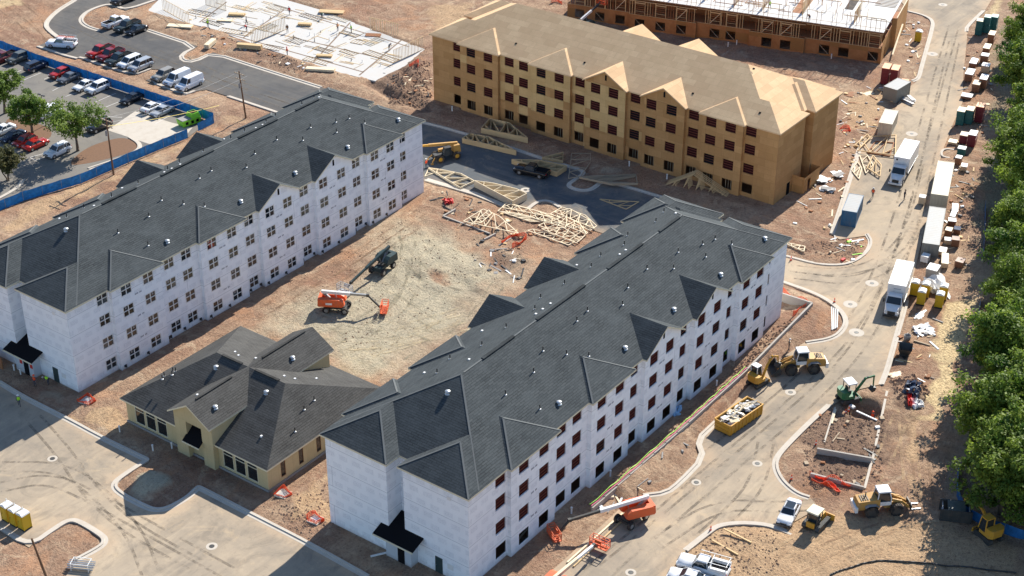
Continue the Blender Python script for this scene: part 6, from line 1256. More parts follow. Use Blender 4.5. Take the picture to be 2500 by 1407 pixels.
for i, (px, l, z) in enumerate((((Z3((420, 920), (850, 1015), (700, 880), (575, 825))), 'pale truss lying inside the L shaped low wall', .35), (Z3((480, 945), (620, 830), (640, 860), (560, 930)), 'narrow pale truss propped across the one in the low wall', .5), (Z3((690, 830), (1120, 910), (1180, 880), (760, 765)), 'pale truss at the left of the heap', .1), (Z3((720, 800), (1130, 880), (1000, 830), (790, 775)), 'pale truss on top of the left heap', .3),
      (Z3((700, 835), (940, 915), (1110, 915), (830, 850)), 'pale truss at the lower side of the left heap', .02), (Z3((1100, 850), (1410, 980), (1460, 945), (1370, 860), (1190, 798)), 'pale truss at the far side of the big heap', .15), (Z3((1130, 830), (1440, 960), (1400, 890), (1250, 805)), 'pale truss on top of the big heap', .4), (Z3((1005, 945), (1330, 1060), (1390, 1000), (1250, 930), (1050, 925)), 'pale truss in the middle of the heap', .12),
      (Z3((1030, 970), (1300, 1080), (1340, 1050), (1200, 960)), 'pale truss on the near side of the heap', .3), (Z3((920, 985), (1240, 1100), (1290, 1075), (1100, 1010), (965, 975)), 'narrow pale truss nearest the orange netting', .02), (Z3((1120, 905), (1380, 1010), (1330, 930), (1210, 870)), 'pale truss jammed in the centre of the heap', .25), (Z3((950, 880), (1210, 960), (1240, 930), (1000, 850)), 'pale truss linking the two heaps', .22))):
    truss(px, .1, l, 'lumber_pale', z, 5, g_, .11)
# standing trusses propped in front of the brown block
pa, pb = P(1624, 452), P(1776, 480); d = (pb-pa).normalized(); nrm = Vector((-d.y, d.x, 0))
for k in range(5):
    T = thing('roof_truss', ['front', 'second', 'middle', 'fourth', 'rear'][k]+' one of five upright triangular trusses by the brown block', 'truss', (pa+nrm*(-.4+k*.45)).to_tuple()[:2]+(.02,), math.atan2(d.y, d.x), 'upright trusses by the brown block'); L = (pb-pa).length; hh = 2.9; ap = Vector((L*.46, 0, hh))
    board('chord', T, 'lumber', (0, 0, .06), (L, 0, .06), .05, .12); board('chord', T, 'lumber', (0, 0, .1), ap, .05, .12); board('chord', T, 'lumber', ap, (L, 0, .1), .05, .12)
    for j in range(1, 10):
        f = j/10; x = L*f; zt = hh*min(f/.46, (1-f)/.54); board('web', T, 'lumber', (x, 0, .1), (L*(f+(.05 if j % 2 else -.05)), 0, max(.15, zt-.12)), .04, .09)
# broken frames heap and bent trusses on the dirt near the box truck
Z4 = lambda *l: [(1640+x*640/1876, y*480/1407) for x, y in l]
for px, l, z, mt in ((Z4((1330, 1075), (1600, 1110), (1605, 965), (1430, 975)), 'big broken timber frame on the heap by the beige container', .3, 'lumber'), (Z4((1310, 1040), (1400, 960), (1420, 985), (1350, 1050)), 'brown board frame leaning at the left of the broken heap', .2, 'lumber'), (Z4((1400, 1090), (1560, 1115), (1590, 1020), (1460, 1010)), 'reddish frame under the broken heap by the container', .02, 'lumber_red'),
      (Z4((1345, 1110), (1390, 1240), (1440, 1180), (1400, 1110)), 'short truss bundle leaning left of the upper box truck', .1, 'lumber_pale'), (Z4((1400, 1200), (1490, 1260), (1500, 1180), (1440, 1110)), 'short truss bundle nearest the upper box truck', .25, 'lumber'), (Z4((1285, 1215), (1340, 1280), (1360, 1200), (1330, 1160)), 'small triangular truss at the kerb by the box truck', .05, 'lumber_pale'), ([(1920, 600), (1962, 618), (1965, 606), (1925, 598)], 'small pale truss end showing past the far end of the white block', .05, 'lumber_pale')): truss(px, .15, l, mt, z, 3, 'broken frames on the dirt', .12)
# ------------------------------------------------------------ trees
def leaf_mat(name, c0, c1, c2):
    t = NT(name); at = t.node('ShaderNodeAttribute'); at.attribute_name = 'tint'; oi = t.node('ShaderNodeObjectInfo')
    c = t.mix(at.outputs['Fac'], c0, c1); c = t.mix(t.math('MULTIPLY', oi.outputs['Random'], .6), c, c2); t.done(c, .6, 0, .25)
    tr = t.node('ShaderNodeBsdfTranslucent'); t.link(c, tr.inputs[0]); mx = t.node('ShaderNodeMixShader'); mx.inputs[0].default_value = .42
    t.link(t.b.outputs[0], mx.inputs[1]); t.link(tr.outputs[0], mx.inputs[2]); t.link(mx.outputs[0], t.n['Material Output'].inputs[0]); return t.m
leaf_mat('leaves_wood', (.035, .10, .014), (.30, .40, .05), (.16, .22, .035)); leaf_mat('leaves_park', (.045, .12, .018), (.26, .36, .05), (.14, .20, .04)); leaf_mat('leaves_olive', (.07, .085, .03), (.17, .17, .06), (.10, .09, .04))
t = NT('bark'); t.done(t.mix(t.noise(t.wpos((3, 3, .6)), 4, 4), (.10, .07, .05), (.20, .15, .11)), .95)
def crown_mesh(name, mat, R0, H, n, lpc, leaf, seed, base=.35):
    rs = np.random.RandomState(seed); cl = []
    while len(cl) < n:
        p = rs.uniform(-1, 1, 3); r = np.linalg.norm(p)
        if r > 1 or rs.rand() > (.25+.75*r**1.5): continue
        wob = .78+.32*math.sin(3.1*math.atan2(p[1], p[0])+seed)*math.cos(2.3*p[2]+seed*1.7)+.12*rs.randn(); cl.append((p[0]*R0*wob, p[1]*R0*wob, H*(base+(1-base)*(.5+.5*p[2]*min(1.1, wob+.1)))))
    V, Fc, tint = [], [], []
    for c in cl:
        cr = rs.uniform(.5, 1.25)*R0*.27; ct = np.clip(rs.normal(.45, .33), 0, 1)
        for k in range(lpc):
            d = rs.randn(3); d /= np.linalg.norm(d)+1e-6; p = np.array(c)+d*cr*rs.uniform(.3, 1)*np.array([1, 1, .75]); u = rs.randn(3); u /= np.linalg.norm(u); nrm_ = d*.7+rs.randn(3)*.5+np.array([0, 0, .5]); v = np.cross(nrm_, u); v /= np.linalg.norm(v)+1e-6; u = np.cross(v, nrm_); u /= np.linalg.norm(u)+1e-6
            s = leaf*rs.uniform(.6, 1.25); i = len(V); V += [p-u*s, p+v*s*.55, p+u*s, p-v*s*.55]; Fc.append((i, i+1, i+2, i+3)); tint += [np.clip(ct+.15*rs.randn(), 0, 1)]*4
    me = bpy.data.meshes.new(name); me.from_pydata([tuple(x) for x in V], [], Fc); a = me.attributes.new('tint', 'FLOAT', 'POINT'); a.data.foreach_set('value', np.array(tint, np.float32)); me.materials.append(M[mat]); return me, cl
def trunk_mesh(name, R0, H, cl, seed, stems=1, r0=.3):
    b = MB(); rs = random.Random(seed)
    for s in range(stems):
        a = rs.uniform(0, 6.3); off = Vector((math.cos(a), math.sin(a), 0))*(.0 if stems == 1 else .25); p = Vector(off); tp = off*3+Vector((rs.uniform(-.3, .3), rs.uniform(-.3, .3), H*.55)); m_ = (p+tp)/2+Vector((rs.uniform(-.2, .2), rs.uniform(-.2, .2), 0))
        b.cyl(p-Vector((0, 0, .3)), p+Vector((0, 0, .4)), r0*1.35, r0, 8); b.cyl(p+Vector((0, 0, .35)), m_, r0, r0*.75, 8); b.cyl(m_, tp, r0*.78, r0*.45, 8)
        for k in range(7):
            c = Vector(cl[rs.randrange(len(cl))]); st_ = m_+(tp-m_)*rs.uniform(-.2, .9); b.cyl(st_, st_+(c-st_)*.5+Vector((0, 0, .3)), r0*.34, r0*.2, 6); b.cyl(st_+(c-st_)*.5+Vector((0, 0, .3)), c, r0*.2, r0*.06, 5)
    return b.data(name, 'bark', True)
leaf_mat('leaves_wood', (.035, .10, .014), (.30, .40, .05), (.16, .22, .035))
TV = []
for i in range(4):
    me_, cl = crown_mesh('crown_wood', 'leaves_wood', 4.4+.5*(i % 2), 12.0, 120, 110, .22, 11+i, .12); TV.append((me_, trunk_mesh('trunk_wood', 4.6, 12, cl, i, 1, .3)))
PV = []
for i, (R0, H, mt, st_) in enumerate(((3.9, 6.6, 'leaves_park', 1), (3.0, 5.6, 'leaves_park', 1), (2.5, 4.6, 'leaves_olive', 4))):
    me_, cl = crown_mesh('crown_park', mt, R0, H, 75, 90, .17, 31+i, .34); PV.append((me_, trunk_mesh('trunk_park', R0, H, cl, 40+i, st_, .2 if st_ == 1 else .1)))
def tree(v, loc, rz, s, label, group):
    T = thing('tree', label, 'tree', loc, rz, group); T.scale = (s, s, s*random.uniform(.92, 1.08)); link('crown', v[0], T); link('trunk', v[1], T); return T
wood_px = [((2478, 40), 9, 1.0, 'topmost tree of the row on the right edge'), ((2470, 150), 8, 1.0, 'tree beside the teal stacks on the right edge'), ((2500, 250), 9, 1.1, 'dark tree beside the brown carton stacks'), ((2462, 320), 8, .95, 'bright green tree beside the second group of stacks'), ((2490, 430), 8, 1.1, 'dark tree level with the cream container'), ((2455, 530), 6, .85, 'tree overhanging the verge by the flat grey container'),
           ((2500, 600), 8, 1.0, 'tree behind the verge level with the junction'), ((2462, 690), 7, .95, 'bright green tree level with the lower box truck'), ((2500, 780), 8, 1.0, 'tree at the right edge beside the straw strip'), ((2440, 850), 7, 1.05, 'bright green tree overhanging the straw strip'), ((2500, 930), 8, 1.05, 'tree behind the one that overhangs the straw'), ((2425, 1010), 7, 1.1, 'dark tree level with the small green digger'), ((2490, 1080), 8, 1.05, 'tree at the right edge level with the muddy pit'), ((2455, 1165), 6, 1.1, 'lowest tree of the row inside the fence corner')]
for i, (px, z, s, l) in enumerate(wood_px):
    p = P(px[0]+(30 if px[1] < 640 else 16 if px[1] < 800 else 4), px[1], z); tree(TV[i % 4], (p.x, p.y, max(0, ground_z(p))-.05), i*1.9, s, l, 'wood along the right edge')
for i, (dx, dy) in enumerate(((150, 30), (158, 44), (176, 42), (196, 49), (218, 58), (240, 66), (262, 76), (146, 22), (288, 84), (168, 30), (190, 36), (158, 39), (166, 49), (153, 34), (161, 44.5))):
    tree(TV[(i+2) % 4], (dx, dy-2.0, -.05), i*2.3, 1.05, 'tree deeper in the wood beyond the right edge', 'trees deep in the wood')
for i, (x, y) in enumerate(((2500, 100), (2520, 190), (2495, 380), (2520, 480), (2500, 545), (2490, 650), (2510, 740), (2490, 810), (2480, 890), (2470, 970), (2480, 1030), (2470, 1120), (2500, 1180))):
    p = P(x, y, 6); tree(TV[(i+1) % 4], (p.x, p.y, -.05), i*1.3, .9+.1*(i % 3), 'tree filling the gap between the front trees of the right hand wood', 'trees filling the wood')
for v, px, z, s, l in ((0, (182, 312), 4.2, 1.28, 'biggest tree on the kerbed island of the old car park'), (1, (72, 280), 3.9, 1.25, 'middle tree beside the lamp post in the old car park'), (1, (4, 225), 4.0, 1.45, 'tree cut off by the left edge above the parked cars'), (2, (14, 400), 2.9, 1.15, 'olive many stemmed small tree at the left edge')):
    p = P(*px, z); tree(PV[v], (p.x, p.y, -.03), v*2.0+px[0], s, l, 'trees in the old car park')
# ------------------------------------------------------------ fences
for nm, c_ in (('mesh_blue', (.012, .16, .42)), ('mesh_blue_dark', (.015, .10, .26))):
    t = NT(nm); v = t.wpos(); n = t.noise(v, 1.3, 4, .6); t.done(t.mix(t.ramp(n, .4, .75), c_, tuple(x*1.7 for x in c_)), .55, 0, .3); t.bump(n, .4, .1)
def fence(px, label, mat, h=1.9, sp=3.0):
    pts = [P(x, y) for x, y in px]; o = pts[0]; T = thing('screen_fence', label, 'fence', (o.x, o.y, 0), 0, 'blue screened fences'); rs = random.Random(4)
    for i in range(len(pts)-1):
        a, c = pts[i]-o, pts[i+1]-o; L = (c-a).length; m_ = max(1, round(L/sp)); d = (c-a)/L; nn = Vector((-d.y, d.x, 0))
        for k in range(m_):
            p0, p1 = a+d*(L*k/m_), a+d*(L*(k+1)/m_); b = MB(); b.cyl((p0.x, p0.y, -.1), (p0.x, p0.y, h+.08), .035, .035, 6); b.build('post', 'steel', T)
            secs = []; zz = (.08, h*.5, h)
            for j in range(7):
                f = j/6; q = p0+(p1-p0)*f; w_ = .06*math.sin(f*9+k+i)*math.sin(f*math.pi); secs.append([(q.x+nn.x*w_*g, q.y+nn.y*w_*g, z_-(.07*math.sin(f*math.pi) if z_ == h else 0)) for z_, g in zip(zz, (.6, 1.6, .3))])
            b = MB(); b.loft(secs, caps=False, closed=False); b.build('panel', mat, T, fix=False)
    return T
fence([(-30, 108), (78, 150), (273, 215), (440, 270), (523, 300)], 'long bright blue screened fence along the top of the old car park', 'mesh_blue'); fence([(523, 302), (484, 322)], 'short blue screened fence at the corner beside the lime green bin', 'mesh_blue', 1.6); fence([(459, 338), (400, 362), (314, 398), (198, 449), (58, 492), (-30, 528)], 'long bright blue screened fence behind the glazed white block', 'mesh_blue', 1.75)
fence([(2338, 1150), (2334, 1215), (2350, 1262), (2400, 1290), (2500, 1325)], 'dark blue screened fence curving round the lowest trees', 'mesh_blue_dark', 1.7); fence([(2404, 510), (2402, 590), (2398, 640)], 'dark blue screened fence at the edge of the wood', 'mesh_blue_dark', 1.5); fence([(2393, 740), (2382, 830)], 'short dark blue screened fence beside the straw strip', 'mesh_blue_dark', 1.5)
# lime green bin
p = P(462, 303); T = thing('waste_bin', 'lime green waste bin with dark lid inside the fence corner', 'bin', (p.x, p.y, .004), R(-10)); paint('lime_bin', (.22, .62, .03), .5, dirt=.1)
b = MB(); b.loft([[(-1.7, -.9, .15), (1.7, -.9, .15), (1.7, .9, .15), (-1.7, .9, .15)], [(-1.9, -1.0, 1.2), (1.9, -1.0, 1.2), (1.9, 1.0, 1.2), (-1.9, 1.0, 1.2)]]); b.build('tub', 'lime_bin', T); b = MB(); b.box((.95, 0, 1.6), (1.8, 1.9, .8), taper=.8); b.build('hopper', 'lime_bin', T); b = MB(); b.box((-.9, 0, 1.26), (1.8, 1.8, .08)); b.build('lid', 'concrete_grey', T); b = MB(); b.box((.95, 0, 2.02), (1.2, 1.2, .04)); b.build('hopper_opening', 'hole_black', T)
for x in (-1.0, .1, 1.1): b = MB(); b.box((x, -1.0, .7), (.5, .05, .5)); b.build('side_window', 'hole_black', T)
# paved pad and painted bays of the old car park
b = MB(); b.prism([(q.x, q.y) for q in W([(330, 272), (420, 300), (470, 312), (450, 335), (365, 352), (262, 318)])], -.02, .006); kind(b.build('pavement', 'concrete'), 'structure')
b = MB(); b.prism([(q.x, q.y) for q in smooth_path(W([(232, 352), (290, 336), (318, 340), (336, 353), (332, 366), (296, 380), (215, 400), (165, 405), (190, 375)]), 2, True)], -.02, .008); paint('mulch', (.19, .105, .06), .95, dirt=.9, dcol=(.10, .06, .04), scale=3); kind(b.build('ground_mulch', 'mulch'), 'structure')
b = MB(); b.prism([(q.x, q.y) for q in smooth_path(W([(20, 285), (70, 295), (130, 315), (120, 345), (60, 330), (10, 310)]), 2, True)], -.02, .009); kind(b.build('verge', 'olive_lawn' if False else 'mulch'), 'structure')
for i, (a, c) in enumerate((((52, 172), (22, 184)), ((100, 178), (48, 200)), ((130, 184), (108, 194)), ((172, 200), (128, 222)), ((218, 215), (160, 236)), ((283, 228), (232, 250)), ((312, 240), (258, 262)), ((365, 262), (330, 277)), ((420, 280), (380, 302)), ((118, 372), (72, 385)), ((72, 385), (88, 392)), ((88, 392), (120, 378)), ((258, 285), (298, 287)))):
    p, q = P(*a), P(*c); b = MB(); b.bar((0, 0, .006), (q.x-p.x, q.y-p.y, .006), .12, .006); kind(b.build('bay_marking', 'stripe_white', None, (p.x, p.y, 0)), 'structure')
# ------------------------------------------------------------ poles and wires
def pole(base, h, lean, label, arms=True, mat='pipe_wood', az=0.0):
    T = thing('utility_pole', label, 'pole', (base.x, base.y, 0), az, 'utility poles'); tp = Vector((lean[0], lean[1], h)); b = MB(); b.cyl((0, 0, -.3), tp, .17, .11, 10); b.build('post', mat, T)
    if arms:
        for dz in (.5, 1.5): f = (h-dz)/h; c = tp*f; board('cross_arm', T, 'lumber_grey', c+Vector((0, -1.25, 0)), c+Vector((0, 1.25, 0)), .12, .14)
        for dz in (.5, 1.5):
            for y in (-1.1, -.6, .6, 1.1): c = tp*((h-dz)/h); b = MB(); b.cyl((c.x, c.y+y, c.z+.07), (c.x, c.y+y, c.z+.28), .05, .03, 6); b.build('insulator', 'concrete_grey', T)
        b = MB(); c = tp*((h-2.6)/h); b.cyl((c.x-.32, c.y, c.z-.4), (c.x-.32, c.y, c.z+.4), .2, .2, 10); b.build('transformer', 'concrete_grey', T)
    return T
pb_ = P(278, 430); pole(pb_, 10.3, (0, 0), 'weathered utility pole with two cross arms by the lower blue fence'); pc_ = P(601, 292); pole(pc_, 9.0, (-.3, .4), 'utility pole with cross arms beside the access road')
pd_ = P(123, 1432); pole(pd_, 6.6, (-.6, .9), 'plain brown pole rising from the bottom left corner', False)
p = P(112, 306); T = thing('lamp_post', 'black lamp post among the trees of the old car park', 'lamp post', (p.x, p.y, 0)); b = MB(); b.cyl((0, 0, 0), (0, 0, 5.6), .09, .06, 8); b.build('post', 'dark_plastic', T)
for s in (-1, 1): b = MB(); b.box((0, s*.55, 5.62), (.3, .6, .12)); b.bar((0, 0, 5.55), (0, s*.4, 5.6), .05, .05); b.build('lamp_head', 'dark_plastic', T)
def wire(a, c, sag, label, mat, r=.022):
    a = Vector(a); c = Vector(c); b = MB(); n = 14; pts = [a+(c-a)*(i/n)-Vector((0, 0, sag*4*(i/n)*(1-i/n))) for i in range(n+1)]; b.tube(pts, r, 4); tag(b.build('overhead_wire', mat), label, 'wire', 'overhead wires')
paint('wire_yellow', (.75, .60, .12), .6, dirt=0); paint('wire_pale', (.5, .5, .48), .6, dirt=0)
wire(pb_+Vector((0, 0, 8.8)), P(535, 258, .5), .3, 'yellow guy wire running from the pole over the lime green bin', 'wire_yellow', .035); wire(pb_+Vector((0, 1.1, 9.8)), pc_+Vector((0, 1.2, 8.4)), .8, 'pale overhead wire on the outer side between the two poles', 'wire_pale'); wire(pb_+Vector((0, -1.1, 9.8)), pc_+Vector((0, -1.2, 8.4)), .9, 'pale overhead wire on the inner side between the two poles', 'wire_pale')
# ------------------------------------------------------------ people
def person_mesh(name, pose):
    J = dict(pel=(0, 0, .95), sp=(.0, 0, 1.15), ch=(.02, 0, 1.36), nk=(.03, 0, 1.50), hd=(.04, 0, 1.58), ht=(.05, 0, 1.68), lh=(0, .09, .90), lk=(.03, .11, .50), la=(0, .12, .09), lt=(.17, .13, .04), rh=(0, -.09, .90), rk=(.03, -.11, .50), ra=(0, -.12, .09), rt=(.17, -.13, .04),
             ls=(.02, .19, 1.40), le=(0, .25, 1.13), lw=(.12, .24, .90), lp=(.16, .24, .82), rs=(.02, -.19, 1.40), re=(0, -.25, 1.13), rw=(.12, -.24, .90), rp=(.16, -.24, .82))
    if pose == 'walk': J.update(lk=(.22, .11, .52), la=(.18, .11, .10), lt=(.34, .12, .06), rk=(-.08, -.11, .50), ra=(-.30, -.11, .14), rt=(-.18, -.12, .04), le=(-.12, .25, 1.15), lw=(-.02, .25, .93), lp=(.02, .25, .86), re=(.14, -.25, 1.17), rw=(.30, -.22, 1.0), rp=(.37, -.21, .95))
    if pose == 'bend': J.update(sp=(.14, 0, 1.08), ch=(.36, 0, 1.14), nk=(.50, 0, 1.16), hd=(.57, 0, 1.15), ht=(.66, 0, 1.14), ls=(.38, .19, 1.13), le=(.46, .22, .86), lw=(.56, .16, .64), lp=(.60, .14, .57), rs=(.38, -.19, 1.13), re=(.46, -.22, .86), rw=(.56, -.16, .64), rp=(.60, -.14, .57), lk=(.10, .13, .5), rk=(.10, -.13, .5))
    if pose == 'point': J.update(re=(.26, -.26, 1.36), rw=(.50, -.24, 1.42), rp=(.58, -.23, 1.43))
    rad = dict(pel=.145, sp=.13, ch=.155, nk=.055, hd=.085, ht=.09, lh=.09, lk=.06, la=.042, lt=.04, ls=.062, le=.045, lw=.032, lp=.035)
    E_ = [('pel', 'sp'), ('sp', 'ch'), ('ch', 'nk'), ('nk', 'hd'), ('hd', 'ht')]
    for s in 'lr': E_ += [('pel', s+'h'), (s+'h', s+'k'), (s+'k', s+'a'), (s+'a', s+'t'), ('ch', s+'s'), (s+'s', s+'e'), (s+'e', s+'w'), (s+'w', s+'p')]
    ks = list(J); me = bpy.data.meshes.new(name+'_skel'); me.from_pydata([J[k] for k in ks], [(ks.index(a), ks.index(c)) for a, c in E_], [])
    o = bpy.data.objects.new(name+'_skel', me); C.objects.link(o); o.modifiers.new('s', 'SKIN'); o.modifiers.new('d', 'SUBSURF').levels = 1
    for i, k in enumerate(ks): r = rad.get(k, rad.get('l'+k[1:], .05)); me.skin_vertices[0].data[i].radius = (r, r*(1.15 if k in ('ch', 'sp', 'pel') else 1))
    me.skin_vertices[0].data[0].use_root = True
    dg = bpy.context.evaluated_depsgraph_get(); ev = bpy.data.meshes.new_from_object(o.evaluated_get(dg)); bpy.data.objects.remove(o)
    b = MB(); b.mesh([v.co[:] for v in ev.vertices], [tuple(p.vertices) for p in ev.polygons], 0)
    cut = len(b.f)
    for s in 'lr':          # fingers, nose and ears
        w_, pl = Vector(J[s+'w']), Vector(J[s+'p']); d = (pl-w_).normalized(); sd = Vector((0, 1, 0)) if abs(d.y) < .8 else Vector((1, 0, 0)); up = d.cross(sd).normalized()
        for i, (off, ln) in enumerate(((-.024, .07), (-.008, .08), (.008, .075), (.024, .06))): p = pl+up*off; b.cyl(p-d*.02, p+d*ln*.55, .009, .008, 5); b.cyl(p+d*ln*.55, p+d*ln+sd*.012, .008, .006, 5)
        p = w_+d*.03; b.cyl(p, p+(d*.5+up*.9)*.045, .011, .009, 5); b.cyl(p+(d*.5+up*.9)*.045, p+(d*.9+up*.8)*.07, .009, .006, 5)
    hd = Vector(J['ht']); fwd = Vector((1, 0, -.1)) if pose != 'bend' else Vector((.3, 0, -1)); b.cyl(hd+fwd*.06, hd+fwd*.115-Vector((0, 0, .02)), .02, .012, 5)
    for sy in (-1, 1): b.box(hd+Vector((0, sy*.092, -.01)), (.03, .02, .055)); b.box(hd+fwd*.088+Vector((0, sy*.03, .02)), (.012, .02, .012))
    # colours: trousers below the hips, boots, skin for head and hands, shirt elsewhere
    for i, f in enumerate(b.f):
        c = sum((Vector(b.v[k]) for k in f), Vector())/len(f); m_ = 1
        if c.z < .12: m_ = 3
        elif (c-Vector(J['pel'])).length < .2 and c.z < .98 or c.z < .86 and min((c-Vector(J['lw'])).length, (c-Vector(J['rw'])).length) > .2: m_ = 2
        if (c-Vector(J['ht'])).length < .14 or (c-Vector(J['hd'])).length < .11: m_ = 0
        if min((c-Vector(J['lp'])).length, (c-Vector(J['rp'])).length) < .11: m_ = 0
        b.mi[i] = m_
    ch, pe = Vector(J['ch']), Vector(J['pel']); ax_ = (ch-pe).normalized(); vb = MB(); fx = ax_.cross(Vector((0, 1, 0))).normalized(); secs = []
    for t_, rx, ry in ((.12, .165, .20), (.5, .17, .205), (.95, .18, .225), (1.12, .15, .20), (1.2, .10, .12)):
        c = pe+(ch-pe)*t_; secs.append([c+fx*(rx*math.cos(2*math.pi*k/12))+Vector((0, ry*math.sin(2*math.pi*k/12), 0)) for k in range(12)])
    vb.loft(secs); hb = MB(); up = (Vector(J['ht'])-Vector(J['hd'])).normalized(); c = Vector(J['ht'])+up*.045; ex = up.cross(Vector((0, 1, 0))).normalized(); secs = []
    for t_, r in ((-.02, .17), (0, .125), (.06, .115), (.105, .075), (.12, .01)): secs.append([c+up*t_+ex*(r*math.cos(2*math.pi*k/12))+Vector((0, r*math.sin(2*math.pi*k/12), 0)) for k in range(12)])
    hb.loft(secs)
    return b.data(name+'_body', ['skin', 'denim', 'denim', 'trash_dark'], True), vb.data(name+'_vest', 'safety_orange', True), hb.data(name+'_helmet', 'white_paint', True)
PM = {k: person_mesh('person_'+k, k) for k in ('stand', 'walk', 'bend', 'point')}
def person(pose, loc, rz, vest, helm, label):
    b_, v_, h_ = PM[pose]; T = thing('person', label, 'person', loc, rz, 'site workers'); link('body', b_, T)
    if vest: setm(link('vest', v_, T), vest)
    if helm: setm(link('helmet', h_, T), helm)
    return T
for pose, px, z, rz, vs, hm, l in (('stand', (87, 945), None, 200, 'safety_orange', 'safety_orange', 'person in an orange vest by the porch of the glazed white block'), ('bend', (120, 940), None, 120, 'safety_lime', 'white_paint', 'person in a lime vest bending at the glazed block porch'), ('walk', (48, 992), None, 230, 'safety_lime', 'white_paint', 'person in a lime vest walking across the shaded bottom left paving'),
      ('point', (1041, 412), None, 70, 'safety_orange', 'white_paint', 'person in an orange vest signalling to the telehandler'), ('walk', (2130, 483), None, 190, 'safety_orange', 'white_paint', 'person in an orange vest walking left of the upper box truck'), ('stand', (2207, 488), None, 260, None, 'trash_dark', 'person in black standing right of the upper box truck'), ('stand', (2226, 668), None, 120, 'safety_lime', 'safety_lime', 'person in a lime vest behind the lower box truck'),
      ('stand', (1772, 880), None, 200, 'lime_plastic', 'lime_plastic', 'person in a green vest against the wall of the roadside white block'), ('bend', (1806, 862), None, 30, 'yellow_paint', 'yellow_paint', 'person in a yellow vest further along the roadside white block'), ('stand', (1925, 856), None, 300, 'box_card', 'white_paint', 'person in tan standing behind the wheel loader'), ('stand', (2131, 1012), None, 180, 'safety_orange', 'safety_orange', 'person in orange standing in the muddy pit'),
      ('stand', (508, 68), .14, 40, 'safety_lime', 'safety_lime', 'person in a lime vest at the left of the slab'), ('walk', (602, 62), .14, 300, None, 'trash_dark', 'person in dark clothes on the left of the slab'), ('bend', (603, 77), .14, 100, 'red_plastic', None, 'person in a red vest bending by the middle stud wall'), ('walk', (707, 36), .14, 200, 'red_plastic', 'white_paint', 'person in a red vest at the rear of the slab'), ('stand', (702, 80), .14, 30, 'crate_brown', None, 'person in brown at the end of the middle stud wall'),
      ('bend', (786, 46), .14, 250, 'green_paint', 'white_paint', 'person in a green vest bending at the rear of the slab'), ('stand', (825, 76), .14, 80, 'wrap_orange', 'white_paint', 'person in a faded orange vest in the middle of the slab'), ('stand', (858, 81), .14, 150, 'safety_lime', 'white_paint', 'person in a lime vest on the right half of the slab'), ('stand', (702, 138), None, 150, 'safety_orange', 'safety_orange', 'person in an orange vest at the front edge of the slab'), ('bend', (950, 124), .14, 10, None, 'trash_dark', 'person in dark clothes bending near the right stud wall')):
    p = P(*px, z or 0)
    if z is None: p.z = .004 if on_road(p) else ground_z(p)
    person(pose, p, R(rz), vs, hm, l)
for px, vs, l in (((1879, 22), 'safety_lime', 'person in a lime vest on the upper deck'), ((1976, 52), 'crate_brown', 'person in brown on the upper deck edge'), ((1948, 8), 'red_plastic', 'person in a red vest at the back of the upper deck')): p = P(*px, 6.5); p.z = 6.472; person('bend' if vs != 'safety_lime' else 'walk', p, R(60), vs, 'white_paint', l)
# ------------------------------------------------------------ nets, inlets, pipes and leftovers
def net(px, h, label, seed=1, closed=False, flop=.25):
    pts = [P(x, y) for x, y in px]; o = pts[0]; rs = random.Random(seed); T = thing('safety_net', label, 'safety net', (o.x, o.y, max(0, min(ground_z(p) for p in pts))), 0, 'orange safety nets'); chain = []
    n = len(pts)
    for i in range(n if closed else n-1):
        a, c = pts[i]-o, pts[(i+1) % n]-o; m_ = max(1, int((c-a).length/.22))
        for k in range(m_): q = a+(c-a)*(k/m_); chain.append(q)
    if not closed: chain.append(pts[-1]-o)
    rows = 5; grid = []
    for i, q in enumerate(chain): s_ = flop*math.sin(i*.45+seed)+rs.uniform(-.05, .05); hh = h*(.8+.25*math.sin(i*.3+seed*2)); grid.append([Vector((q.x+s_*(r/rows)+rs.uniform(-.03, .03), q.y+s_*.6*(r/rows), .02+hh*r/(rows-1))) for r in range(rows)])
    b = MB(); wd = .075
    for i in range(len(grid)):
        for r in range(rows):
            if i+1 < len(grid): b.bar(grid[i][r], grid[i+1][r], .02, wd)
            if r+1 < rows: b.bar(grid[i][r], grid[i][r+1], wd, .02)
    b.build('netting', 'safety_orange', T)
    for k in range(0, len(chain), 9): b = MB(); q = chain[k]; b.cyl((q.x, q.y, -.1), (q.x, q.y, h*1.1), .025, .025, 5); b.build('stake', 'lumber_grey', T)
    return T
net([(1908, 722), (1972, 752), (1935, 775)], 1.1, 'orange safety net draped behind the concrete wall corner', 1); net([(1976, 1168), (2040, 1186), (2074, 1194)], .8, 'orange safety net draped over the lower pit wall', 2, flop=.5); net([(1980, 1178), (2030, 1195), (2050, 1205), (2010, 1190)], .4, 'crumpled orange net on the ground below the pit wall', 3, flop=.6)
net([(1225, 600), (1260, 580), (1285, 590), (1250, 612)], .7, 'crumpled orange net beside the pale trusses', 4, flop=.6); net([(1000, 168), (1022, 160), (1020, 172)], 1.0, 'orange net by the left corner of the brown block', 5, flop=.6); net([(2050, 320), (2072, 316), (2076, 326), (2056, 328)], .5, 'orange net heap right of the brown block end', 6, flop=.6); net([(1345, 12), (1362, 8), (1372, 14)], 1.0, 'orange net beyond the brown block roof', 7); net([(1396, 14), (1412, 16), (1416, 22)], 1.0, 'smaller orange net beyond the brown block roof', 8)
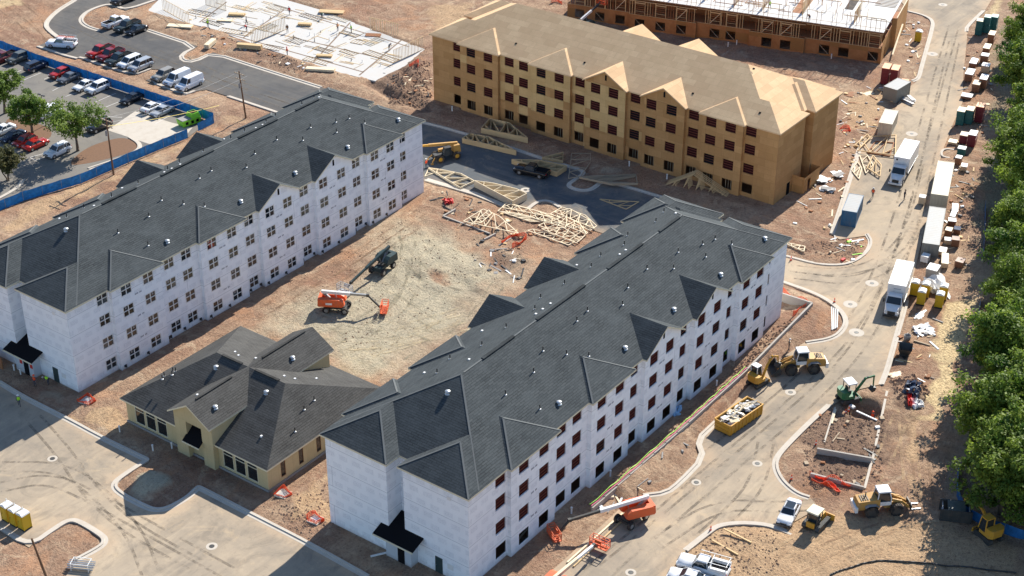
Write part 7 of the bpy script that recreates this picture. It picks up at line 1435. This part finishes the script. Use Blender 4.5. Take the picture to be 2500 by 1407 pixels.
def inlet(px, label, ring=1.5, seed=1):
    p = P(*px); T = thing('storm_inlet', 'concrete storm inlet pad '+label, 'inlet', (p.x, p.y, max(0, ground_z(p))+.02), R(8), 'storm inlets'); b = MB(); b.box((0, 0, .06), (1.5, 1.5, .2)); b.build('pad', 'concrete', T); b = MB(); b.box((0, 0, .175), (.8, .8, .03)); b.build('grate', 'galv', T)
    x, y = px; net([(x-22, y), (x, y-13), (x+22, y), (x+2, y+13)], .75, 'orange safety net ringed round the inlet '+label, seed, True, .3)
inlet((213, 983), 'beside the glazed white block corner', seed=11); inlet((692, 1212), 'beside the clubhouse corner', seed=12); inlet((770, 1272), 'beside the roadside block end wall', seed=13)
def cleanout(px, label, h=.8):
    p = G(*px); b = MB(); b.cyl((0, 0, -.1), (0, 0, h), .1, .1, 10); b.cyl((0, 0, h-.12), (0, 0, h+.02), .13, .13, 10); tag(b.build('cleanout_pipe', 'pvc_white', None, p, smooth=False), label, 'pipe', 'white standpipes in the soil')
for px, l in (((293, 1057), 'left of the clubhouse entry'), ((374, 1103), 'in front of the clubhouse by the kerb'), ((420, 1095), 'beside the clubhouse entry'), ((1490, 1165), 'by the near stretch of concrete wall'), ((1749, 948), 'by the far stretch of concrete wall'), ((1395, 1255), 'beside the boom of the road lift'), ((1104, 273), 'before the left end of the brown block'), ((1536, 408), 'before the middle of the brown block'), ((1628, 440), 'before the right end of the brown block'), ((1777, 118), 'left behind the brown block'), ((1798, 113), 'right behind the brown block'), ((1935, 130), 'in the shade of the half framed block'), ((2029, 147), 'near the corner of the half framed block'), ((35, 905), 'left of the glazed block porch'), ((51, 915), 'beside the glazed block porch')): cleanout(px, 'white standpipe '+l, .9)
# pipes stacked by the junction kerb
for k in range(4):
    p, q = P(2030+k*5, 752+k*2), P(2031+k*4, 808-k*2); b = MB(); b.cyl((0, 0, .1), (q.x-p.x, q.y-p.y, .1), .09, .09, 8); tag(b.build('plastic_pipe', 'pvc_white', None, (p.x, p.y, max(0, ground_z(p)))), ['first', 'second', 'third', 'fourth'][k]+' from the left of four white pipes by the junction kerb', 'pipe', 'white pipes by the junction kerb')
# long timbers on the dirt island and by the wall
for a, c, mt, l in (((1766, 1300), (1834, 1334), 'lumber', 'upper timber beam lying on the dirt island'), ((1738, 1324), (1802, 1360), 'lumber', 'lower timber beam lying on the dirt island'), ((1240, 1352), (1300, 1275), 'lumber_pale', 'long pale board along the foot of the white block'), ((1385, 1375), (1520, 1255), 'lumber_pale', 'long pale board on the kerb by the orange lifts'), ((1400, 1385), (1530, 1262), 'lumber', 'second long board on the kerb by the orange lifts'), ((905, 1362), (955, 1350), 'pvc_white', 'white gutter length lying by the porch'), ((2040, 1005), (2030, 1040), 'lumber_pale', 'pale board leaning into the muddy pit'), ((2090, 1012), (2140, 1035), 'pvc_white', 'white pipe lying at the muddy pit'), ((2230, 838), (2270, 850), 'lumber_grey', 'dark board lying on the verge below the white sheet')):
    p, q = G(*a), G(*c); z = max(p.z, q.z, 0)+.03; T = thing('timber', l, 'board', (p.x, p.y, z), 0, 'long timbers lying about'); board('beam', T, mt, (0, 0, .06), (q.x-p.x, q.y-p.y, .06), .2, .14)
# edge rope of pink and lime tape along the concrete wall
for j, (mt, off) in enumerate((('pink_plastic', .1), ('lime_plastic', .35))):
    b = MB(); pts = []
    for i in range(31): f = i/30; q = WALL[2].lerp(WALL[3], f*2) if f < .5 else WALL[3].lerp(WALL[4], f*2-1); pts.append((q.x, q.y+off, 1.5-1.1*max(0, f-.5)+.12*math.sin(i*2.1+j)))
    b.tube(pts, .045, 5); tag(b.build('marker_tape', mt), ('pink' if j == 0 else 'lime')+' marker tape strung along the top of the concrete wall', 'tape')
# black silt sock along the bottom
b = MB(); b.tube([(q.x, q.y, max(0, ground_z(q))+.1) for q in smooth_path([P(x, y) for x, y in ((2025, 1412), (2060, 1396), (2122, 1375), (2220, 1378), (2360, 1392), (2480, 1406))], 2)], .09, 8); tag(b.build('silt_sock', 'dark_plastic', smooth=True), 'black silt sock curving along the bottom right edge', 'edging')
# white sheets and small heaps
def sheet(px, mat, label, lift=.12, seed=1, name='plastic_sheet'):
    pts = [P(x, y) for x, y in px]; cen = sum(pts, Vector())/len(pts); rs = random.Random(seed); g0 = max(0, ground_z(cen)); b = MB(); n = 8
    q = [pts[0], pts[1], pts[len(pts)//2+ (1 if len(pts) > 4 else 0)], pts[-1]]; grid = []
    for i in range(n+1):
        row = []
        for j in range(n+1):
            f, h_ = i/n, j/n; p = (q[0]*(1-f)+q[1]*f)*(1-h_)+(q[3]*(1-f)+q[2]*f)*h_-cen; k = 1.15 if 0 < i < n and 0 < j < n else 1.0+rs.uniform(-.16, .22)
            row.append((p.x*k+rs.uniform(-.12, .12), p.y*k+rs.uniform(-.12, .12), rs.uniform(0, .3)*lift if i in (0, n) or j in (0, n) else rs.uniform(.1, 2.0)*lift))
        grid.append(row)
    for i in range(n):
        for j in range(n):
            if rs.random() < .05: continue
            b.face([grid[i][j], grid[i+1][j], grid[i+1][j+1]]); b.face([grid[i][j], grid[i+1][j+1], grid[i][j+1]])
    tag(b.build(name, mat, None, (cen.x, cen.y, g0+.03), smooth=False, fix=False), label, 'sheet', 'sheets and wraps lying about')
def foam_pile(px, n, rz, label):
    p = G(*px); rs = random.Random(n+int(px[0])); T = thing('board_pile', label, 'sheets', p, R(rz), 'piles of white sheets')
    for k in range(n): b = MB(); b.box((0, 0, 0), (rs.uniform(1.8, 2.6), rs.uniform(.5, 1.1), .04)); o = b.build('sheet', rs.choice(['wrap_white', 'wrap_white', 'concrete_grey']), T, (rs.uniform(-.5, .5), rs.uniform(-.7, .7), .05+.07*k), rs.uniform(-.7, .7)); o.rotation_euler.y = rs.uniform(-.06, .06)
foam_pile((2008, 445), 8, 60, 'loose pile of white sheets right of the brown block'); foam_pile((2046, 430), 6, 15, 'neater pile of white sheets beside the loose one'); foam_pile((2218, 248), 8, 80, 'pile of white sheets below the dark grey container'); foam_pile((2018, 466), 5, 100, 'small scatter of white sheets nearest the kerb')
for px, mt, l, lf in (([(2238, 768), (2262, 760), (2268, 772), (2250, 782), (2232, 782)], 'wrap_white', 'white sheet on the soil below the toilets', .05), ([(1640, 1005), (1665, 988), (1680, 994), (1660, 1015), (1645, 1018)], 'tarp_blue', 'pale blue tarp against the roadside white block', .2),
      ([(2250, 690), (2300, 680), (2330, 700), (2320, 735), (2260, 720)], 'wrap_white', 'big crumpled white sheet over the goods behind the toilets', .5), ([(2225, 805), (2265, 795), (2285, 820), (2240, 828)], 'wrap_white', 'crumpled white sheet beside the dark bucket', .12), ([(2165, 912), (2200, 908), (2212, 920), (2180, 924)], 'box_card', 'flat cardboard sheet beside the muddy pit', .02), ([(2090, 236), (2120, 222), (2135, 230), (2105, 242)], 'lumber_pale', 'plywood sheet left of the dark grey container', .02), ([(2060, 238), (2075, 228), (2090, 232), (2078, 242)], 'lumber_red', 'reddish sheet left of the plywood', .02),
      ([(2200, 970), (2212, 940), (2248, 945), (2242, 985)], 'car_navy', 'dark blue panel leaning beside the muddy pit', .3), ([(2222, 980), (2250, 985), (2255, 1000), (2230, 1005)], 'wrap_white', 'white moulded part lying by the dark blue panel', .25), ([(2213, 965), (2222, 968), (2226, 1000), (2215, 998)], 'red_plastic', 'red plastic part beside the dark blue panel', .35), ([(1082, 492), (1104, 490), (1106, 502), (1086, 506)], 'red_plastic', 'red plastic part on the soil by the glazed white block', .25)):
    sheet(px, mt, l, lf, hash(l) % 97 if False else len(l))
# tipping hopper, bucket
p = G(2208, 868); T = thing('tipping_hopper', 'dark tipping hopper beside the road kerb', 'hopper', p, R(20)); b = MB(); b.loft([[(-.5, -.6, .3), (.5, -.6, .3), (.5, .6, .3), (-.5, .6, .3)], [(-1.0, -.9, 1.3), (1.0, -.9, 1.3), (1.0, .9, 1.3), (-1.0, .9, 1.3)]], caps=False); b.face([(-.5, -.6, .3), (.5, -.6, .3), (.5, .6, .3), (-.5, .6, .3)]); b.build('tub', 'dark_steel', T, fix=False); b = MB(); b.box((0, 0, .15), (1.1, 1.2, .3)); b.build('skid', 'dark_steel', T)
p = G(2214, 832); T = thing('bucket', 'round grey bucket above the tipping hopper', 'bucket', p, 0); b = MB(); b.lathe((0, 0, 0), [(.42, 0), (.5, .7), (.45, .7), (.38, .08)], 14); b.build('tub', 'concrete_grey', T, smooth=True); b = MB(); b.tube([(.5*math.cos(a), .05, .65+.35*math.sin(a)) for a in [math.pi*i/8 for i in range(9)]], .02, 5); b.build('handle', 'steel', T)
# traffic cones
cn = MB(); cn.lathe((0, 0, 0), [(.15, .03), (.05, .68), (.03, .72)], 10); CONE = cn.data('cone', 'safety_orange'); cb_ = MB(); cb_.box((0, 0, .02), (.36, .36, .04)); CBASE = cb_.data('cone_base', 'dark_plastic'); cs_ = MB(); cs_.lathe((0, 0, 0), [(.118, .28), (.092, .44)], 10); CSTR = cs_.data('cone_band', 'pvc_white')
for px, l in (((2037, 738), 'orange cone on the kerb of the junction below'), ((1931, 636), 'orange cone on the drive at the far end of the white block'), ((2064, 1010), 'orange cone at the muddy pit by the green digger'), ((2072, 1005), 'second orange cone at the muddy pit'), ((1932, 1172), 'orange cone inside the curved kerb below the pit'), ((1735, 1296), 'orange cone on the curved kerb of the dirt island'), ((1991, 1092), 'orange cone on the soil left of the pit wall')):
    p = G(*px); p.z = max(p.z, .0); T = thing('traffic_cone', l, 'cone', p, .3, 'traffic cones'); link('cone', CONE, T); link('base', CBASE, T); link('band', CSTR, T)
# metal mesh pallet at the bottom left corner
p = P(200, 1388); T = thing('pipe_cradle', 'bundle of bright metal lengths in a white frame at the bottom left', 'cradle', (p.x, p.y, .004), R(-62))
for k in range(9): b = MB(); b.cyl((-1.5, -.5+k*.125, .35+.16*(k % 3)), (1.5, -.5+k*.125, .35+.16*(k % 3)), .06, .06, 8); b.build('tube', 'galv', T)
for x in (-1.0, 1.0):
    for y in (-.6, .6): board('post', T, 'pvc_white', (x, y, 0), (x, y, 1.0), .06, .06)
    board('bar', T, 'pvc_white', (x, -.6, .15), (x, .6, .15), .06, .06); board('bar', T, 'pvc_white', (x, -.6, 1.0), (x, .6, 1.0), .06, .06)
for y in (-.6, .6): board('bar', T, 'pvc_white', (-1.0, y, 1.0), (1.0, y, 1.0), .06, .06)
# debris scattered over the bare soil
rnd = random.Random(17)
def litter(px, n, label, group, mats, wet=False):
    pl = W(px); xs = [q.x for q in pl]; ys = [q.y for q in pl]
    for k in range(n):
        for _ in range(30):
            x, y = rnd.uniform(min(xs), max(xs)), rnd.uniform(min(ys), max(ys))
            if bool(inpoly(np.array([x]), np.array([y]), pl)[0]) and not on_road((x, y)): break
        else: continue
        m_ = rnd.choice(mats); b = MB()
        if rnd.random() < .55: l_ = rnd.uniform(.6, 2.4); b.box((0, 0, .05), (l_, rnd.uniform(.08, .25), .07))
        else: l_ = rnd.uniform(.3, .8); b.box((0, 0, .1), (l_, rnd.uniform(.3, .7), rnd.uniform(.08, .3)), taper=rnd.uniform(.7, 1))
        o = b.build('debris', m_, None, (x, y, max(0, ground_z((x, y)))), rnd.uniform(0, 6.3)); o.rotation_euler.x = rnd.uniform(-.1, .1); tag(o, label, 'debris', group)
mixd = ('lumber', 'lumber_pale', 'pvc_white', 'lumber_red', 'concrete_grey', 'dark_plastic')
litter([(2050, 230), (2160, 215), (2230, 260), (2140, 340), (2050, 330)], 26, 'scrap of timber or plastic below the dark grey container', 'scraps below the grey container', mixd); litter([(2050, 340), (2150, 340), (2140, 420), (2050, 400)], 16, 'scrap of timber or plastic left of the upper box truck', 'scraps left of the upper truck', mixd)
litter([(2210, 60), (2260, 60), (2235, 190), (2190, 130)], 26, 'scrap of timber or plastic beside the half framed block', 'scraps beside the half framed block', mixd); litter([(2035, 580), (2110, 590), (2100, 640), (2010, 640)], 22, 'white or red scrap on the kerbed corner island', 'scraps on the corner island', ('pvc_white', 'wrap_white', 'red_plastic', 'lumber_pale', 'lime_plastic', 'concrete_grey'))
litter([(2310, 400), (2380, 400), (2360, 660), (2300, 660)], 40, 'scrap of timber or plastic behind the containers', 'scraps behind the containers', mixd); litter([(1160, 600), (1300, 600), (1290, 700), (1160, 680)], 26, 'pipe or timber scrap on the dark courtyard soil', 'scraps on the courtyard soil', ('pvc_white', 'lumber_grey', 'dark_plastic', 'concrete_grey')); litter([(930, 180), (1055, 190), (1050, 270), (940, 250)], 24, 'root or timber scrap on the dug soil by the brown block', 'scraps on the dug soil', ('lumber_grey', 'lumber_red', 'dark_plastic', 'lumber_pale'))
litter([(1970, 1000), (2160, 960), (2140, 1200), (1960, 1190)], 20, 'scrap of timber or pipe around the muddy pit', 'scraps around the pit', ('lumber_grey', 'dark_plastic', 'pvc_white', 'lumber_red')); litter([(400, 20), (590, 105), (820, 185), (700, 180), (480, 110)], 30, 'scrap of timber in front of the slab', 'scraps before the slab', mixd); litter([(1430, 1250), (1700, 1060), (1660, 1170), (1480, 1270)], 12, 'small scrap on the soil strip by the concrete wall', 'scraps by the concrete wall', ('lumber_pale', 'pvc_white', 'concrete_grey'))
litter([(2345, 90), (2425, 60), (2420, 260), (2395, 380), (2330, 380)], 36, 'scrap of timber or plastic between the wrapped pallets', 'scraps between the pallets', mixd)
litter([(1040, 430), (1230, 505), (1290, 600), (1180, 600), (1060, 520)], 14, 'scrap of timber by the low L shaped wall', 'scraps by the low wall', ('lumber', 'lumber_grey', 'dark_plastic'))
litter([(1040, 440), (1230, 510), (1320, 600), (1250, 620), (1060, 530)], 30, 'scrap of timber among the pale trusses', 'scraps among the trusses', ('lumber', 'lumber_pale', 'lumber_red', 'dark_plastic'))
litter([(1940, 480), (2070, 400), (2100, 350), (2030, 560), (1930, 560)], 26, 'scrap of timber or plastic on the soil right of the brown block', 'scraps right of the brown block', mixd)
litter([(2200, 800), (2290, 780), (2270, 960), (2170, 960)], 24, 'scrap of timber or plastic on the verge by the tipping hopper', 'scraps on the lower verge', mixd)
litter([(2060, 220), (2190, 215), (2150, 330), (2060, 330)], 22, 'small scrap on the trampled soil by the beige container', 'scraps by the beige container', mixd)
# clods of earth: nobody could count them
rs = np.random.RandomState(3); b = MB(); cand = 0
for px, n, s0 in (([(1445, 1240), (1680, 1040), (1980, 770), (1890, 800), (1640, 1040), (1420, 1230)], 700, .16), ([(945, 190), (1050, 150), (1055, 265), (950, 255)], 500, .2), ([(1960, 1040), (2060, 990), (2160, 1000), (2150, 1190), (1960, 1190)], 700, .14), ([(2170, 930), (2230, 920), (2270, 960), (2250, 1000), (2190, 985)], 400, .18), ([(700, 690), (980, 540), (1300, 620), (1180, 720), (900, 900)], 700, .10), ([(1720, 1290), (1900, 1300), (1900, 1407), (1680, 1407)], 300, .12), ([(560, 100), (830, 185), (700, 180)], 300, .14), ([(640, 1240), (830, 1180), (830, 1290), (760, 1330)], 250, .12), ([(2010, 590), (2110, 600), (2080, 640), (1930, 620)], 200, .12)):
    pl = W(px); xs = [q.x for q in pl]; ys = [q.y for q in pl]; k = 0
    X = rs.uniform(min(xs), max(xs), n*3); Y = rs.uniform(min(ys), max(ys), n*3); ok = inpoly(X, Y, pl)
    for x, y in zip(X[ok][:n], Y[ok][:n]):
        if on_road((x, y)): continue
        r = s0*rs.uniform(.35, 1.6); z = ground_z((x, y)); q = rs.uniform(.7, 1.3, 6); b.mesh([(x+r*q[0], y, z), (x, y+r*q[1], z), (x-r*q[2], y, z), (x, y-r*q[3], z), (x+r*.2, y, z+r*.8*q[4]), (x, y, z-r*.4)], [(0, 1, 4), (1, 2, 4), (2, 3, 4), (3, 0, 4), (1, 0, 5), (2, 1, 5), (3, 2, 5), (0, 3, 5)])
o = b.build('soil_clods', 'clod', fix=False) if paint('clod', (.27, .17, .115), .95, dirt=.5) else None
kind(tag(o, 'loose brown clods of earth strewn over the bare soil', 'soil'), 'stuff')

# ------------------------------------------------------------ wheel tracks pressed into soil and dust
def track_mat(name, c0, c1):
    t = NT(name); v = t.wpos(); n = t.noise(v, 1.1, 5, .7); n2 = t.noise(v, .25, 4, .6)
    t.done(t.mix(n, c0, c1), .95, 0, .1); tr = t.node('ShaderNodeBsdfTransparent'); mx = t.node('ShaderNodeMixShader')
    t.link(t.ramp(t.math('ADD', t.math('MULTIPLY', n, .6), t.math('MULTIPLY', n2, .6)), .54, .84), mx.inputs[0]); t.link(tr.outputs[0], mx.inputs[1]); t.link(t.b.outputs[0], mx.inputs[2]); t.link(mx.outputs[0], t.n['Material Output'].inputs[0])
track_mat('track_gravel', (.25, .235, .18), (.36, .31, .21)); track_mat('track_pale', (.56, .47, .32), (.46, .38, .25)); track_mat('track_soil', (.23, .14, .09), (.33, .22, .14)); track_mat('track_road', (.17, .145, .115), (.24, .20, .155)); track_mat('track_tan', (.60, .44, .27), (.50, .35, .21))
def tyre_track(px, mat, gap=1.9, wd=.36):
    pts = smooth_path([P(x, y) for x, y in px], 3); b = MB()
    for sd in (-1, 1):
        prev = None
        for i in range(len(pts)-1):
            m_ = max(1, int((pts[i+1]-pts[i]).length/.6))
            for k in range(m_):
                q = pts[i].lerp(pts[i+1], k/m_); d = pts[i+1]-pts[i]; d.z = 0; d.normalize(); nn = Vector((-d.y, d.x, 0)); a, c = q+nn*(sd*gap/2-wd/2), q+nn*(sd*gap/2+wd/2); z = (.008 if on_road(q) else None)
                cur = [(a.x, a.y, (ground_z(a)+.05) if z is None else z), (c.x, c.y, (ground_z(c)+.05) if z is None else z)]
                if prev: b.face([prev[0], prev[1], cur[1], cur[0]])
                prev = cur
    kind(b.build('tyre_track', mat, fix=False), 'structure')
for px, mt in (([(690, 800), (800, 850), (960, 850), (1110, 790)], 'track_pale'), ([(700, 815), (840, 880), (1000, 850), (1130, 770)], 'track_pale'), ([(780, 830), (900, 790), (980, 700), (1000, 600)], 'track_gravel'), ([(820, 860), (960, 780), (1020, 690), (990, 580)], 'track_gravel'), ([(870, 900), (1000, 800), (1080, 780), (1140, 760)], 'track_pale'), ([(900, 720), (980, 740), (1060, 800), (1100, 810)], 'track_gravel'), ([(960, 590), (1010, 660), (1090, 720), (1170, 730)], 'track_gravel'), ([(760, 780), (900, 830), (1010, 810), (1080, 840)], 'track_gravel'),
      ([(660, 780), (760, 720), (900, 640), (1010, 560)], 'track_soil'), ([(560, 810), (700, 735), (880, 630), (1030, 520)], 'track_soil'), ([(840, 880), (940, 850), (1040, 830), (1150, 800)], 'track_pale'), ([(1990, 1407), (2080, 1350), (2200, 1300), (2300, 1290)], 'track_tan'), ([(1930, 1400), (2030, 1340), (2140, 1300), (2260, 1270)], 'track_soil'), ([(1900, 1360), (1980, 1310), (2060, 1270), (2150, 1150), (2200, 1020)], 'track_tan'), ([(2230, 1240), (2220, 1120), (2210, 1000)], 'track_tan'), ([(2260, 1250), (2245, 1120), (2225, 1010)], 'track_soil'),
      ([(1930, 655), (2050, 668), (2160, 640), (2230, 560), (2270, 400)], 'track_road'), ([(1940, 672), (2080, 690), (2180, 650), (2245, 540)], 'track_road'), ([(1400, 1390), (1560, 1260), (1760, 1090), (1960, 930), (2100, 780), (2190, 560), (2260, 300), (2330, 60)], 'track_road'), ([(1480, 1390), (1640, 1260), (1840, 1090), (2020, 940), (2140, 790), (2230, 540), (2290, 280), (2330, 100)], 'track_road'), ([(1700, 1330), (1800, 1240), (1850, 1180), (1870, 1080)], 'track_road'), ([(1600, 1330), (1750, 1230), (1900, 1240), (2010, 1230)], 'track_road'),
      ([(0, 1190), (120, 1165), (240, 1220), (380, 1300), (560, 1400)], 'track_road'), ([(0, 1140), (150, 1140), (240, 1200), (330, 1300), (370, 1407)], 'track_road'), ([(80, 1020), (160, 1110), (210, 1190), (300, 1280), (480, 1380)], 'track_road'), ([(0, 20), (60, 60), (110, 110)], 'track_soil'), ([(40, 10), (90, 50), (125, 100)], 'track_soil'), ([(2060, 260), (2130, 270), (2220, 250)], 'track_tan'), ([(1090, 40), (1150, 30), (1220, 0)], 'track_tan'), ([(400, 120), (560, 200), (720, 250)], 'track_road'), ([(180, 60), (300, 120), (480, 180), (700, 260)], 'track_road'),
      ([(280, 500), (420, 430), (560, 330)], 'track_soil'), ([(1000, 890), (1150, 800), (1220, 700)], 'track_gravel')): tyre_track(px, mt)
